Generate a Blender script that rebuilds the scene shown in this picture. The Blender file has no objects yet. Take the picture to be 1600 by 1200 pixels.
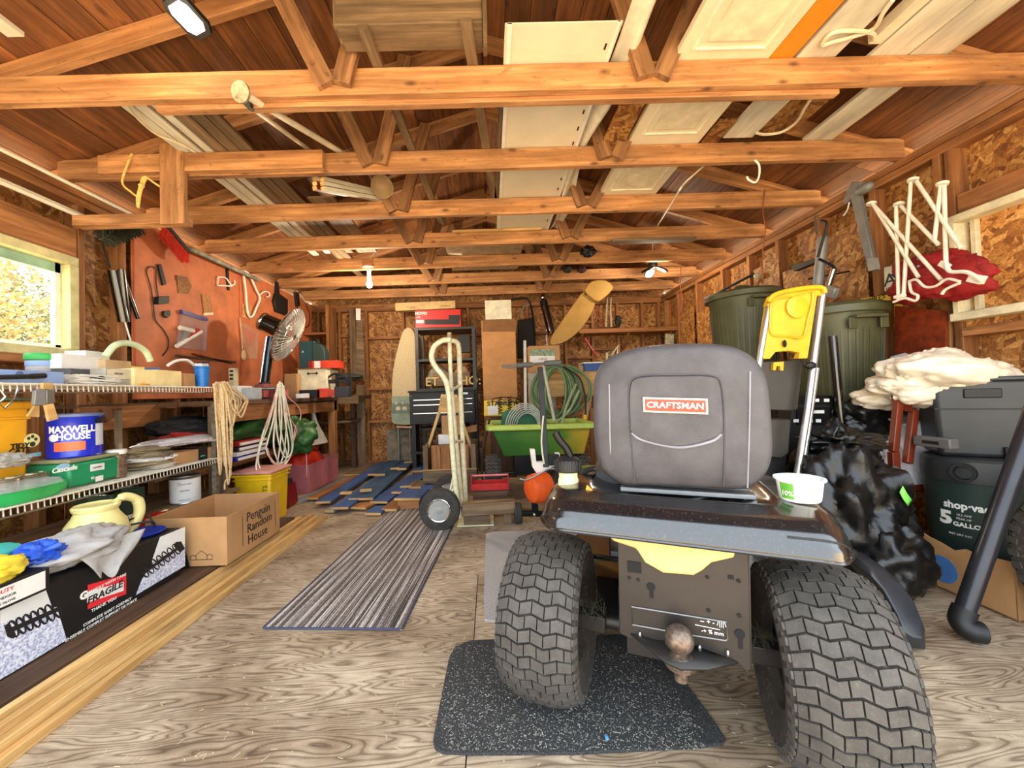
import bpy, math, random
from mathutils import Vector, Matrix, Euler, noise
random.seed(7)
C = bpy.context.scene.collection
SC = bpy.context.scene
V = Vector
PI = math.pi
# ------------------------------------------------------------------ camera, sky, sun, exposure
F = 600.0; CX, CY = 771.6, 600.0; CAMZ = 1.02
cam_d = bpy.data.cameras.new('camera'); cam = bpy.data.objects.new('camera', cam_d); C.objects.link(cam)
CAMR = Matrix.Rotation(-math.atan(.011), 3, 'Z') @ Matrix.Rotation(PI/2 + math.atan(.0228), 3, 'X') @ Matrix.Rotation(-math.radians(1.9), 3, 'Z')
cam.matrix_world = Matrix.Translation((0, 0, CAMZ)) @ CAMR.to_4x4()
cam_d.sensor_width = 36; cam_d.lens = 36*F/1600; cam_d.shift_x = (800-CX)/1600; cam_d.clip_start = .03
SC.camera = cam
w = bpy.data.worlds.new('sky'); SC.world = w; w.use_nodes = True
bg = w.node_tree.nodes['Background']; bg.inputs[0].default_value = (.80, .90, 1.0, 1); bg.inputs[1].default_value = 2.1
sd = bpy.data.lights.new('sun', 'SUN'); sd.energy = 12.5; sd.angle = .01; sd.color = (1, .90, .74)
sun = bpy.data.objects.new('sun', sd); C.objects.link(sun)
sun.rotation_euler = V((1, .12, -2.0)).to_track_quat('-Z', 'Y').to_euler(); sun.location = (-6, 0, 8)
SC.view_settings.view_transform = 'Standard'; SC.view_settings.look = 'None'
SC.view_settings.gamma = 1; SC.view_settings.use_curve_mapping = False; SC.view_settings.exposure = 1.27
# ------------------------------------------------------------------ picture measurements turned into room points
def ray(px, py): return CAMR @ V(((px-CX)/F, -(py-CY)/F, -1))
def at_y(px, py, y): r = ray(px, py); return V((0, 0, CAMZ)) + r*(y/r.y)
def at_x(px, py, x): r = ray(px, py); return V((0, 0, CAMZ)) + r*(x/r.x)
def at_z(px, py, z): r = ray(px, py); return V((0, 0, CAMZ)) + r*((z-CAMZ)/r.z)
# ------------------------------------------------------------------ mesh building
def frame(d, up=V((0, 0, 1))):
    x = V(d).normalized(); up = V(up)
    if abs(x.dot(up.normalized())) > .99: up = V((0, 1, 0)) if abs(x.y) < .9 else V((1, 0, 0))
    y = up.cross(x).normalized(); z = x.cross(y)
    return Matrix((x, y, z)).transposed()
def sm(pts, k=6, closed=False):
    P = [V(p) for p in pts]; n = len(P); out = []
    for i in range(n if closed else n-1):
        a, b, c, d = (P[(i-1) % n], P[i], P[(i+1) % n], P[(i+2) % n]) if closed else (P[max(i-1, 0)], P[i], P[i+1], P[min(i+2, n-1)])
        for j in range(k):
            t = j/k
            out.append(.5*((2*b)+(c-a)*t+(2*a-5*b+4*c-d)*t*t+(3*b-a-3*c+d)*t**3))
    if not closed: out.append(P[-1])
    return out
RX = lambda a: Matrix.Rotation(a, 3, 'X')
RY = lambda a: Matrix.Rotation(a, 3, 'Y')
RZ = lambda a: Matrix.Rotation(a, 3, 'Z')
class MB:
    def __init__(s): s.v = []; s.f = []; s.uv = []
    def add(s, vs, fs, uvs=None):
        o = len(s.v); s.v += [V(p) for p in vs]
        for i, f in enumerate(fs):
            s.f.append([o+k for k in f]); s.uv.append(uvs[i] if uvs else [(0, 0)]*len(f))
        return s
    def box(s, c, d, R=None, top=1.0):
        c = V(c); hx, hy, hz = d[0]/2, d[1]/2, d[2]/2
        pts = [V((x*hx*(top if z > 0 else 1), y*hy*(top if z > 0 else 1), z*hz)) for x in (-1, 1) for y in (-1, 1) for z in (-1, 1)]
        fs = [(0, 1, 3, 2), (4, 6, 7, 5), (0, 4, 5, 1), (2, 3, 7, 6), (0, 2, 6, 4), (1, 5, 7, 3)]
        L = max(range(3), key=lambda i: d[i]); oth = [i for i in range(3) if i != L]; o = random.random()*20
        uvs = []
        for k, f in enumerate(fs):
            ax = k//2
            uu = []
            for i in f:
                p = pts[i]
                if ax == L: uu.append((p[oth[0]]+o, p[oth[1]]+k*1.7))
                else:
                    q = [a for a in oth if a != ax][0]; uu.append((p[L]+o, p[q]+k*1.7+o))
            uvs.append(uu)
        R = R or Matrix.Identity(3)
        return s.add([c+R@p for p in pts], fs, uvs)
    def beam(s, a, b, wd, ht, up=(0, 0, 1)):
        a, b = V(a), V(b); return s.box((a+b)/2, ((b-a).length, wd, ht), frame(b-a, V(up)))
    def tube(s, pts, r, n=8, closed=False, cap=True):
        P = [V(p) for p in pts]; m = len(P); rs = r if isinstance(r, (list, tuple)) else [r]*m
        vs = []; up = None
        for i in range(m):
            if closed: t = P[(i+1) % m]-P[i-1]
            else: t = P[min(i+1, m-1)]-P[max(i-1, 0)]
            if t.length < 1e-9: t = V((0, 0, 1))
            t.normalize()
            if up is None: up = V((0, 0, 1)) if abs(t.z) < .9 else V((1, 0, 0))
            y = up.cross(t)
            if y.length < 1e-5: y = V((1, 0, 0)).cross(t)
            y.normalize(); z = t.cross(y); up = z
            for k in range(n):
                a = 2*PI*k/n; vs.append(P[i]+(y*math.cos(a)+z*math.sin(a))*rs[i])
        fs = []
        for i in range(m if closed else m-1):
            for k in range(n):
                j = (i+1) % m; fs.append((i*n+k, i*n+(k+1) % n, j*n+(k+1) % n, j*n+k))
        if cap and not closed: fs += [tuple(range(n-1, -1, -1)), tuple((m-1)*n+k for k in range(n))]
        return s.add(vs, fs)
    def lathe(s, prof, c=(0, 0, 0), R=None, n=28, sx=1, sy=1, a0=0, a1=2*PI):
        R = R or Matrix.Identity(3); c = V(c); full = abs(a1-a0-2*PI) < 1e-6; m = n if full else n+1
        vs = []; fs = []
        for (r, z) in prof:
            for k in range(m):
                a = a0+(a1-a0)*k/n; vs.append(c+R@V((r*math.cos(a)*sx, r*math.sin(a)*sy, z)))
        for i in range(len(prof)-1):
            for k in range(n):
                q = (k+1) % m; fs.append((i*m+k, i*m+q, (i+1)*m+q, (i+1)*m+k))
        uv = [[(V((0,0,0)).x, 0)]*4]*len(fs)
        if full:
            if prof[0][0] > 1e-5: fs.append(tuple(range(m-1, -1, -1)))
            if prof[-1][0] > 1e-5: fs.append(tuple((len(prof)-1)*m+k for k in range(m)))
        return s.add(vs, fs)
    def prism(s, poly, o, ex, ey, t):
        """poly in (ex,ey) from o, thickness t along ex x ey"""
        o, ex, ey = V(o), V(ex), V(ey); n = ex.cross(ey).normalized()*t; m = len(poly)
        a = [o+ex*p[0]+ey*p[1] for p in poly]; b = [p+n for p in a]
        fs = [tuple(range(m-1, -1, -1)), tuple(range(m, 2*m))]+[(i, (i+1) % m, m+(i+1) % m, m+i) for i in range(m)]
        uv = [[(poly[i][0], poly[i][1]) for i in f] if k == 0 else ([(poly[i-m][0], poly[i-m][1]) for i in f] if k == 1 else [(0, 0)]*4) for k, f in enumerate(fs)]
        return s.add(a+b, fs, uv)
    def grid(s, fn, nu, nv, closeu=False):
        vs = [V(fn(i/nu, j/nv)) for i in range(nu+1) for j in range(nv+1)]; fs = []; uv = []
        for i in range(nu):
            for j in range(nv):
                a = i*(nv+1)+j; fs.append((a, a+nv+1, a+nv+2, a+1))
                uv.append([(i/nu, j/nv), ((i+1)/nu, j/nv), ((i+1)/nu, (j+1)/nv), (i/nu, (j+1)/nv)])
        return s.add(vs, fs, uv)
    def sph(s, c, r, n=14, m=9, amp=0, fr=3, R=None, seed=0):
        r = (r, r, r) if isinstance(r, (int, float)) else r; c = V(c); R = R or Matrix.Identity(3); vs = []; fs = []
        for i in range(m+1):
            th = PI*i/m
            for k in range(n):
                a = 2*PI*k/n; d = V((math.sin(th)*math.cos(a), math.sin(th)*math.sin(a), math.cos(th)))
                q = 1
                if amp: q = 1+amp*(1-2*abs(noise.noise(d*fr+V((seed, 0, seed)))) + .5*noise.noise(d*fr*2.3+V((0, seed, 3))))
                vs.append(c+R@V((d.x*r[0]*q, d.y*r[1]*q, d.z*r[2]*q)))
        for i in range(m):
            for k in range(n): fs.append((i*n+k, (i+1)*n+k, (i+1)*n+(k+1) % n, i*n+(k+1) % n))
        return s.add(vs, fs)
def slab(pts, vec):
    pts = [V(p) for p in pts]; vec = V(vec); n = len(pts); m = MB()
    o = pts[0]; ex = (pts[1]-o).normalized(); nn = vec.normalized(); ey = nn.cross(ex)
    uv = [((p-o).dot(ex), (p-o).dot(ey)) for p in pts]
    nrm = sum((pts[i].cross(pts[(i+1) % n]) for i in range(n)), V())
    fs = [tuple(range(n)), tuple(range(2*n-1, n-1, -1))]+[(k, n+k, n+(k+1) % n, (k+1) % n) for k in range(n)]
    if nrm.dot(vec) > 0: fs = [tuple(reversed(f)) for f in fs]
    U = [[uv[i % n] for i in f] for f in fs]
    return m.add(pts+[p+vec for p in pts], fs, U)
def blob(c, r, amp=.25, fr=2.2, seed=0, n=40, m=26, zmin=None, R=None, crease=.5):
    # crumpled, creased soft shape
    c = V(c); R = R or Matrix.Identity(3); q = MB(); vs = []; fs = []
    S = V((seed*3.1, seed*1.7, seed*.9))
    for i in range(m+1):
        th = PI*i/m
        for k in range(n):
            a = 2*PI*k/n; d = V((math.sin(th)*math.cos(a), math.sin(th)*math.sin(a), math.cos(th)))
            w_ = V((noise.noise(d*fr+S), noise.noise(d*fr+S+V((9, 0, 0))), noise.noise(d*fr+S+V((0, 9, 0)))))
            f = 1+amp*(.8*noise.noise(d*fr*.8+S) - crease*abs(noise.noise(d*fr*1.6+w_*1.2+S)) - crease*.6*abs(noise.noise(d*fr*4+w_*2+S)))
            p = R@V((d.x*r[0]*f, d.y*r[1]*f, d.z*r[2]*f))+c
            if zmin is not None and p.z < zmin: p.z = zmin+.002*(p.z-zmin)
            vs.append(p)
    for i in range(m):
        for k in range(n): fs.append((i*n+k, (i+1)*n+k, (i+1)*n+(k+1) % n, i*n+(k+1) % n))
    return q.add(vs, fs)
def openbox(c, s, t, R=None):
    # open topped box standing on c (centre of its base)
    c = V(c); R = R or Matrix.Identity(3); m = MB(); X, Y, Z = s
    m.box(c+R@V((0, 0, t/2)), (X, Y, t), R)
    for k in (-1, 1): m.box(c+R@V((k*(X-t)/2, 0, Z/2)), (t, Y, Z), R); m.box(c+R@V((0, k*(Y-t)/2, Z/2)), (X-2*t, t, Z), R)
    return m
WM = {}
def part(name, mb, mat, parent=None, bev=0, sub=0, solid=0, label=None, flat=False, ang=38, kind=None, local=False):
    me = bpy.data.meshes.new(name)
    vs = mb.v
    if parent is not None and not local:
        inv = WM[parent.name].inverted(); vs = [inv@p for p in vs]
    me.from_pydata([tuple(p) for p in vs], [], mb.f)
    uvl = me.uv_layers.new(name='UVMap'); flatuv = [c for f in mb.uv for uv in f for c in uv]
    uvl.data.foreach_set('uv', flatuv)
    me.validate(); me.update()
    if not flat:
        me.polygons.foreach_set('use_smooth', [True]*len(me.polygons)); me.set_sharp_from_angle(angle=math.radians(ang))
    if isinstance(mat, (list, tuple)):
        for q in mat: me.materials.append(q)
    else: me.materials.append(mat)
    o = bpy.data.objects.new(name, me); C.objects.link(o)
    if solid: m = o.modifiers.new('t', 'SOLIDIFY'); m.thickness = solid; m.offset = 0
    if bev: m = o.modifiers.new('b', 'BEVEL'); m.width = bev; m.segments = 2; m.limit_method = 'ANGLE'; m.angle_limit = .6
    if sub: m = o.modifiers.new('s', 'SUBSURF'); m.levels = m.render_levels = sub
    WM[o.name] = Matrix.Identity(4)
    if parent is not None: o.parent = parent; WM[o.name] = WM[parent.name].copy()
    if label: o['label'] = label
    if kind: o['kind'] = kind
    return o
def tag(o, label=None, cat=None, group=None, kind=None):
    if label: o['label'] = label
    if cat: o['category'] = cat
    if group: o['group'] = group
    if kind: o['kind'] = kind
    return o
def thing(name, label, cat, loc=(0, 0, 0), rz=0, group=None, kind=None, R=None):
    o = bpy.data.objects.new(name, None); C.objects.link(o); o.empty_display_size = .05
    M = Matrix.Translation(V(loc)) @ (R.to_4x4() if R else Matrix.Rotation(rz, 4, 'Z'))
    o.matrix_basis = M; WM[o.name] = M
    return tag(o, label, cat, group, kind)
def base_of(mb):
    n = len(mb.v); xs = [p.x for p in mb.v]; ys = [p.y for p in mb.v]; zs = [p.z for p in mb.v]
    return V(((min(xs)+max(xs))/2, (min(ys)+max(ys))/2, min(zs)))
def solo(name, mb, mat, label, cat, group=None, kind=None, **k):
    b = base_of(mb); mb.v = [p-b for p in mb.v]
    o = part(name, mb, mat, None, **k); o.location = b; WM[o.name] = Matrix.Translation(b)
    return tag(o, label, cat, group, kind)
def multi(name, label, cat, parts, group=None, kind=None):
    """parts: list of (name, mb, mat[, opts]) in world coordinates; the first gives the base"""
    allv = MB()
    for p in parts: allv.v += p[1].v
    t = thing(name, label, cat, base_of(allv), group=group, kind=kind)
    for p in parts: part(p[0], p[1], p[2], t, **(p[3] if len(p) > 3 else {}))
    return t
def copytree(o, loc=None, label=None, rz=None):
    c = o.copy(); C.objects.link(c)
    if loc is not None: c.location = loc
    if rz is not None: c.rotation_euler.z = rz
    if label: c['label'] = label
    for ch in [x for x in bpy.data.objects if x.parent == o]:
        d = ch.copy(); C.objects.link(d); d.parent = c
        for g in [x for x in bpy.data.objects if x.parent == ch]:
            e = g.copy(); C.objects.link(e); e.parent = d
    return c
TEXTS = []
def text(s, o, ex, ey, size, mat, parent, align='CENTER', depth=.0008, name='lettering', bold=0, sx=1.0, shear=0, ay='CENTER'):
    """flat lettering with baseline along ex at point o (world)"""
    cu = bpy.data.curves.new(name, 'FONT'); cu.body = s; cu.size = size; cu.align_x = align; cu.align_y = ay
    cu.extrude = depth; cu.offset = bold; cu.resolution_u = 2; cu.shear = shear
    ob = bpy.data.objects.new(name+'_t', cu); C.objects.link(ob)
    ex = V(ex).normalized(); ey = V(ey); ey = (ey-ex*ey.dot(ex)).normalized(); n = ex.cross(ey)
    M = Matrix((ex*sx, ey, n)).transposed().to_4x4(); M.translation = V(o)
    TEXTS.append((ob, M, mat, parent, name))
def ctext(s, ac, z, size, mat, parent, base, rad, bold=0, sx=1.0):
    text(s, (0, 0, 0), (1, 0, 0), (0, 1, 0), size, mat, parent, bold=bold, depth=.0003)
    ob, M, mat, parent, name = TEXTS.pop(); TEXTS.append((ob, (V(base), rad+.001, ac, z, sx), mat, parent, name))
def flush_texts():
    bpy.context.view_layer.update(); dg = bpy.context.evaluated_depsgraph_get()
    for ob, M, mat, parent, name in TEXTS:
        me = bpy.data.meshes.new_from_object(ob.evaluated_get(dg)); me.name = name
        if isinstance(M, tuple):      # lettering printed round a can
            base, rad, a0, z0, sx = M; M = Matrix.Identity(4)
            for v in me.vertices:
                a = a0+v.co.x*sx/rad; q = rad+v.co.z; v.co = V((base[0]+q*math.cos(a), base[1]+q*math.sin(a), base[2]+z0+v.co.y))
        me.transform(WM[parent.name].inverted() @ M); me.materials.clear(); me.materials.append(mat)
        n = bpy.data.objects.new(name, me); C.objects.link(n); n.parent = parent
        bpy.data.objects.remove(ob)
# ------------------------------------------------------------------ materials
def srgb(c): return tuple([(x/255/12.92 if x/255 <= .04045 else ((x/255+.055)/1.055)**2.4) for x in c])+(1,)
def nodes(name):
    m = bpy.data.materials.new(name); m.use_nodes = True; nt = m.node_tree
    return m, nt, nt.nodes['Principled BSDF']
def N(nt, t, **k):
    n = nt.nodes.new(t)
    for a, b in k.items():
        if a == 'i':
            for q, val in b.items(): n.inputs[q].default_value = val
        else: setattr(n, a, b)
    return n
def cyl_hit(px, py, C0, r):
    d = ray(px, py); o = V((0, 0, CAMZ)); ox, oy = o.x-C0[0], o.y-C0[1]
    A = d.x*d.x+d.y*d.y; B = ox*d.x+oy*d.y; Cc = ox*ox+oy*oy-r*r; D = B*B-A*Cc
    p = o+d*((-B-math.sqrt(max(D, 0)))/A); return p, math.atan2(p.y-C0[1], p.x-C0[0])
def ramp(nt, stops, fac=None):
    r = nt.nodes.new('ShaderNodeValToRGB'); e = r.color_ramp.elements
    while len(e) < len(stops): e.new(.5)
    for k, (p, c) in enumerate(stops): e[k].position = p; e[k].color = srgb(c)
    if fac is not None: nt.links.new(fac, r.inputs[0])
    return r
def bump(nt, b, h, strength, dist=.003):
    n = N(nt, 'ShaderNodeBump', i={'Strength': strength, 'Distance': dist}); nt.links.new(h, n.inputs['Height']); nt.links.new(n.outputs[0], b.inputs['Normal'])
_pc = {}
def plain(c, rough=.6, metal=0, var=.12, sc=9, bmp=0, name=None, coat=0, emit=0, alpha=1, trans=0, bsc=None, spec=None, grime=0):
    key = (c, rough, metal, var, sc, bmp, coat, emit, alpha, trans, bsc, grime)
    if key in _pc: return _pc[key]
    m, nt, b = nodes(name or 'paint_%d_%d_%d' % c[:3]); L = nt.links.new
    tc = N(nt, 'ShaderNodeTexCoord'); nz = N(nt, 'ShaderNodeTexNoise', i={'Scale': sc, 'Detail': 5, 'Roughness': .6}); L(tc.outputs['Object'], nz.inputs['Vector'])
    lo = tuple(int(x*(1-var)) for x in c); hi = tuple(min(255, int(x*(1+var*.6))) for x in c)
    r = ramp(nt, [(.3, lo), (.7, hi)], nz.outputs[0]); col = r.outputs[0]
    if grime:
        n2 = N(nt, 'ShaderNodeTexNoise', i={'Scale': sc*6, 'Detail': 6, 'Roughness': .75}); L(tc.outputs['Object'], n2.inputs['Vector'])
        rr = ramp(nt, [(.55, (0, 0, 0)), (.72, (255, 255, 255))], n2.outputs[0]); mx = N(nt, 'ShaderNodeMix', data_type='RGBA'); mul = N(nt, 'ShaderNodeMath', operation='MULTIPLY', i={1: grime})
        L(rr.outputs[0], mul.inputs[0]); L(mul.outputs[0], mx.inputs[0]); L(col, mx.inputs[6]); mx.inputs[7].default_value = srgb((150, 135, 110)); col = mx.outputs[2]
    L(col, b.inputs['Base Color']); b.inputs['Roughness'].default_value = rough; b.inputs['Metallic'].default_value = metal
    if coat: b.inputs['Coat Weight'].default_value = coat; b.inputs['Coat Roughness'].default_value = .15
    if trans: b.inputs['Transmission Weight'].default_value = trans
    if alpha < 1: b.inputs['Alpha'].default_value = alpha
    if emit: L(col, b.inputs['Emission Color']); b.inputs['Emission Strength'].default_value = emit
    if bmp:
        n3 = N(nt, 'ShaderNodeTexNoise', i={'Scale': bsc or sc*8, 'Detail': 4}); L(tc.outputs['Object'], n3.inputs['Vector']); bump(nt, b, n3.outputs[0], bmp)
    _pc[key] = m; return m
def wood(name, dark, light, knots=.5, rough=.7, rand=.35, gs=1.0, stain=.0):
    m, nt, b = nodes(name); L = nt.links.new
    uv = N(nt, 'ShaderNodeUVMap'); oi = N(nt, 'ShaderNodeObjectInfo')
    off = N(nt, 'ShaderNodeVectorMath', operation='ADD'); sc = N(nt, 'ShaderNodeVectorMath', operation='SCALE', i={'Scale': 13.0})
    cmb = N(nt, 'ShaderNodeCombineXYZ'); L(oi.outputs['Random'], cmb.inputs[0]); L(oi.outputs['Random'], cmb.inputs[1]); L(cmb.outputs[0], sc.inputs[0])
    L(uv.outputs[0], off.inputs[0]); L(sc.outputs[0], off.inputs[1])
    mp = N(nt, 'ShaderNodeMapping', i={'Scale': (1.6*gs, 30*gs, 1)}); L(off.outputs[0], mp.inputs[0])
    wz = N(nt, 'ShaderNodeTexNoise', i={'Scale': 1.0, 'Detail': 6, 'Roughness': .62, 'Distortion': .6}); L(mp.outputs[0], wz.inputs['Vector'])
    mp2 = N(nt, 'ShaderNodeMapping', i={'Scale': (2.2, 7, 1)}); L(off.outputs[0], mp2.inputs[0])
    n2 = N(nt, 'ShaderNodeTexNoise', i={'Scale': 1.2, 'Detail': 5}); L(mp2.outputs[0], n2.inputs['Vector'])
    mid = tuple((a+c)//2 for a, c in zip(dark, light))
    r = ramp(nt, [(.25, dark), (.5, mid), (.72, light)], wz.outputs[0])
    # blotches
    r2 = ramp(nt, [(.3, (120, 120, 120)), (.7, (255, 255, 255))], n2.outputs[0])
    mx = N(nt, 'ShaderNodeMix', data_type='RGBA', blend_type='MULTIPLY', i={0: .6}); L(r.outputs[0], mx.inputs[6]); L(r2.outputs[0], mx.inputs[7]); col = mx.outputs[2]
    if knots:
        mp3 = N(nt, 'ShaderNodeMapping', i={'Scale': (4.5, 9, 1)}); L(off.outputs[0], mp3.inputs[0])
        vo = N(nt, 'ShaderNodeTexVoronoi', i={'Scale': 1.0, 'Randomness': 1}); L(mp3.outputs[0], vo.inputs['Vector'])
        k = ramp(nt, [(.04, (255, 255, 255)), (.17, (0, 0, 0))], vo.outputs['Distance']); km = N(nt, 'ShaderNodeMath', operation='MULTIPLY', i={1: knots}); L(k.outputs[0], km.inputs[0])
        mk = N(nt, 'ShaderNodeMix', data_type='RGBA'); L(km.outputs[0], mk.inputs[0]); L(col, mk.inputs[6]); mk.inputs[7].default_value = srgb(tuple(int(x*.45) for x in dark)); col = mk.outputs[2]
    if stain:
        mp5 = N(nt, 'ShaderNodeMapping', i={'Scale': (9, 26, 1)}); L(off.outputs[0], mp5.inputs[0]); n5 = N(nt, 'ShaderNodeTexNoise', i={'Scale': 1.0, 'Detail': 6, 'Roughness': .75, 'Distortion': .8}); L(mp5.outputs[0], n5.inputs['Vector'])
        k5 = ramp(nt, [(.56, (0, 0, 0)), (.72, (255, 255, 255))], n5.outputs[0]); m5 = N(nt, 'ShaderNodeMath', operation='MULTIPLY', i={1: stain}); L(k5.outputs[0], m5.inputs[0])
        x5 = N(nt, 'ShaderNodeMix', data_type='RGBA'); L(m5.outputs[0], x5.inputs[0]); L(col, x5.inputs[6]); x5.inputs[7].default_value = srgb(tuple(int(x*.6) for x in dark)); col = x5.outputs[2]
    hs = N(nt, 'ShaderNodeHueSaturation'); mr = N(nt, 'ShaderNodeMapRange', i={3: 1-rand, 4: 1+rand*.6}); L(oi.outputs['Random'], mr.inputs[0]); L(mr.outputs[0], hs.inputs['Value']); L(col, hs.inputs['Color'])
    L(hs.outputs[0], b.inputs['Base Color']); b.inputs['Roughness'].default_value = rough; bump(nt, b, wz.outputs[0], .35, .002)
    return m
def osb(name, tone=1.0, sc=1.0):
    m, nt, b = nodes(name); L = nt.links.new
    tc = N(nt, 'ShaderNodeTexCoord'); uvn = N(nt, 'ShaderNodeUVMap')
    wn = N(nt, 'ShaderNodeTexNoise', i={'Scale': 6, 'Detail': 2}); L(tc.outputs['Object'], wn.inputs['Vector'])
    cols = []
    for k, (rot, scl) in enumerate((((0, 0, .35), (10, 38, 1)), ((0, 0, 1.25), (12, 44, 1)), ((0, 0, -.7), (14, 36, 1)))):
        mp = N(nt, 'ShaderNodeMapping', i={'Rotation': rot}); L(uvn.outputs[0], mp.inputs[0])
        mq = N(nt, 'ShaderNodeMapping', i={'Scale': tuple(x*sc for x in scl)}); L(mp.outputs[0], mq.inputs[0]); mp = mq
        vo = N(nt, 'ShaderNodeTexVoronoi', i={'Scale': 1.0, 'Randomness': 1}); L(mp.outputs[0], vo.inputs['Vector'])
        sp = N(nt, 'ShaderNodeSeparateColor'); L(vo.outputs['Color'], sp.inputs[0]); cols.append(sp)
    sel = N(nt, 'ShaderNodeMath', operation='GREATER_THAN', i={1: .55}); L(cols[0].outputs[1], sel.inputs[0])
    m1 = N(nt, 'ShaderNodeMix', data_type='FLOAT'); L(sel.outputs[0], m1.inputs[0]); L(cols[0].outputs[0], m1.inputs[2]); L(cols[1].outputs[0], m1.inputs[3])
    sel2 = N(nt, 'ShaderNodeMath', operation='GREATER_THAN', i={1: .6}); L(cols[1].outputs[2], sel2.inputs[0])
    m2 = N(nt, 'ShaderNodeMix', data_type='FLOAT'); L(sel2.outputs[0], m2.inputs[0]); L(m1.outputs[0], m2.inputs[2]); L(cols[2].outputs[0], m2.inputs[3])
    t = lambda c: tuple(min(255, int(x*tone)) for x in c)
    r = ramp(nt, [(0, t((118, 70, 28))), (.35, t((160, 103, 46))), (.7, t((190, 132, 66))), (1, t((218, 168, 98)))], m2.outputs[0])
    fn = N(nt, 'ShaderNodeTexNoise', i={'Scale': 90, 'Detail': 4}); L(tc.outputs['Object'], fn.inputs['Vector'])
    r2 = ramp(nt, [(.3, (170, 160, 150)), (.65, (255, 255, 255))], fn.outputs[0])
    mx = N(nt, 'ShaderNodeMix', data_type='RGBA', blend_type='MULTIPLY', i={0: .8}); L(r.outputs[0], mx.inputs[6]); L(r2.outputs[0], mx.inputs[7])
    L(mx.outputs[2], b.inputs['Base Color']); b.inputs['Roughness'].default_value = .65; bump(nt, b, m2.outputs[0], .3, .002)
    return m
def ply(name, dark, light, rough=.6):
    m, nt, b = nodes(name); L = nt.links.new
    tc = N(nt, 'ShaderNodeTexCoord'); oi = N(nt, 'ShaderNodeObjectInfo')
    sc = N(nt, 'ShaderNodeVectorMath', operation='SCALE', i={'Scale': 17.0}); cmb = N(nt, 'ShaderNodeCombineXYZ')
    L(oi.outputs['Random'], cmb.inputs[0]); L(oi.outputs['Random'], cmb.inputs[1]); L(cmb.outputs[0], sc.inputs[0])
    ad = N(nt, 'ShaderNodeVectorMath', operation='ADD'); L(tc.outputs['Object'], ad.inputs[0]); L(sc.outputs[0], ad.inputs[1])
    mp = N(nt, 'ShaderNodeMapping', i={'Scale': (1.3, 8.5, 1)}); L(ad.outputs[0], mp.inputs[0])
    nz = N(nt, 'ShaderNodeTexNoise', i={'Scale': 1.1, 'Detail': 2.5, 'Roughness': .4, 'Distortion': .35}); L(mp.outputs[0], nz.inputs['Vector'])
    mu = N(nt, 'ShaderNodeMath', operation='MULTIPLY', i={1: 26}); L(nz.outputs[0], mu.inputs[0]); pw = N(nt, 'ShaderNodeMath', operation='PINGPONG', i={1: .5}); L(mu.outputs[0], pw.inputs[0])
    lr = ramp(nt, [(0, (138, 138, 138)), (.14, (228, 228, 228)), (.5, (255, 255, 255))], pw.outputs[0])
    fn = N(nt, 'ShaderNodeTexNoise', i={'Scale': 1, 'Detail': 8, 'Roughness': .7}); mp2 = N(nt, 'ShaderNodeMapping', i={'Scale': (7, 45, 7)}); L(ad.outputs[0], mp2.inputs[0]); L(mp2.outputs[0], fn.inputs['Vector'])
    big = N(nt, 'ShaderNodeTexNoise', i={'Scale': 2.0, 'Detail': 6, 'Roughness': .6}); L(ad.outputs[0], big.inputs['Vector'])
    mid = tuple((a+c)//2 for a, c in zip(dark, light))
    a1 = N(nt, 'ShaderNodeMix', data_type='FLOAT', i={0: .52}); L(lr.outputs[0], a1.inputs[2]); L(fn.outputs[0], a1.inputs[3])
    r = ramp(nt, [(.25, dark), (.55, mid), (.78, light)], a1.outputs[0])
    r2 = ramp(nt, [(.35, (150, 130, 110)), (.6, (255, 255, 255))], big.outputs[0])
    mx = N(nt, 'ShaderNodeMix', data_type='RGBA', blend_type='MULTIPLY', i={0: .75}); L(r.outputs[0], mx.inputs[6]); L(r2.outputs[0], mx.inputs[7])
    sp = N(nt, 'ShaderNodeTexNoise', i={'Scale': 120, 'Detail': 2}); L(tc.outputs['Object'], sp.inputs['Vector']); r3 = ramp(nt, [(.70, (0, 0, 0)), (.76, (255, 255, 255))], sp.outputs[0])
    mk = N(nt, 'ShaderNodeMix', data_type='RGBA'); L(r3.outputs[0], mk.inputs[0]); L(mx.outputs[2], mk.inputs[6]); mk.inputs[7].default_value = srgb((215, 200, 170))
    L(mk.outputs[2], b.inputs['Base Color']); b.inputs['Roughness'].default_value = rough; bump(nt, b, a1.outputs[0], .25, .002)
    return m
W_JOIST = wood('old_pine_framing', (158, 100, 54), (240, 180, 122), knots=.8, rand=.12, stain=.75)
W_WEB = wood('dark_web_pine', (116, 74, 42), (198, 146, 98), knots=.7, rand=.2, stain=.8)
W_ROOF = wood('roof_board_pine', (104, 60, 28), (180, 114, 62), knots=.6, rand=.28, stain=.5)
W_STUD = wood('stud_pine', (136, 80, 38), (212, 148, 88), knots=.4, rand=.15, stain=.5)
W_PALE = wood('fresh_pine', (205, 150, 82), (250, 212, 145), knots=.25, rand=.1)
W_GREY = wood('weathered_board', (92, 70, 48), (170, 140, 104), knots=.3, rand=.2)
W_DARK = wood('dark_plank', (68, 46, 30), (132, 96, 66), knots=.3, rand=.1)
W_WHITE = wood('white_painted_board', (232, 222, 196), (248, 242, 222), knots=.05, rand=.04)
W_RED = wood('red_stained_wood', (96, 34, 14), (150, 62, 30), knots=0, rand=.05, rough=.35)
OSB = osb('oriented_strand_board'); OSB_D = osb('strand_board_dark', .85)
PLY = ply('weathered_plywood', (98, 78, 60), (206, 186, 158))
PLYP = ply('pale_plywood', (120, 88, 50), (200, 160, 106))
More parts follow.
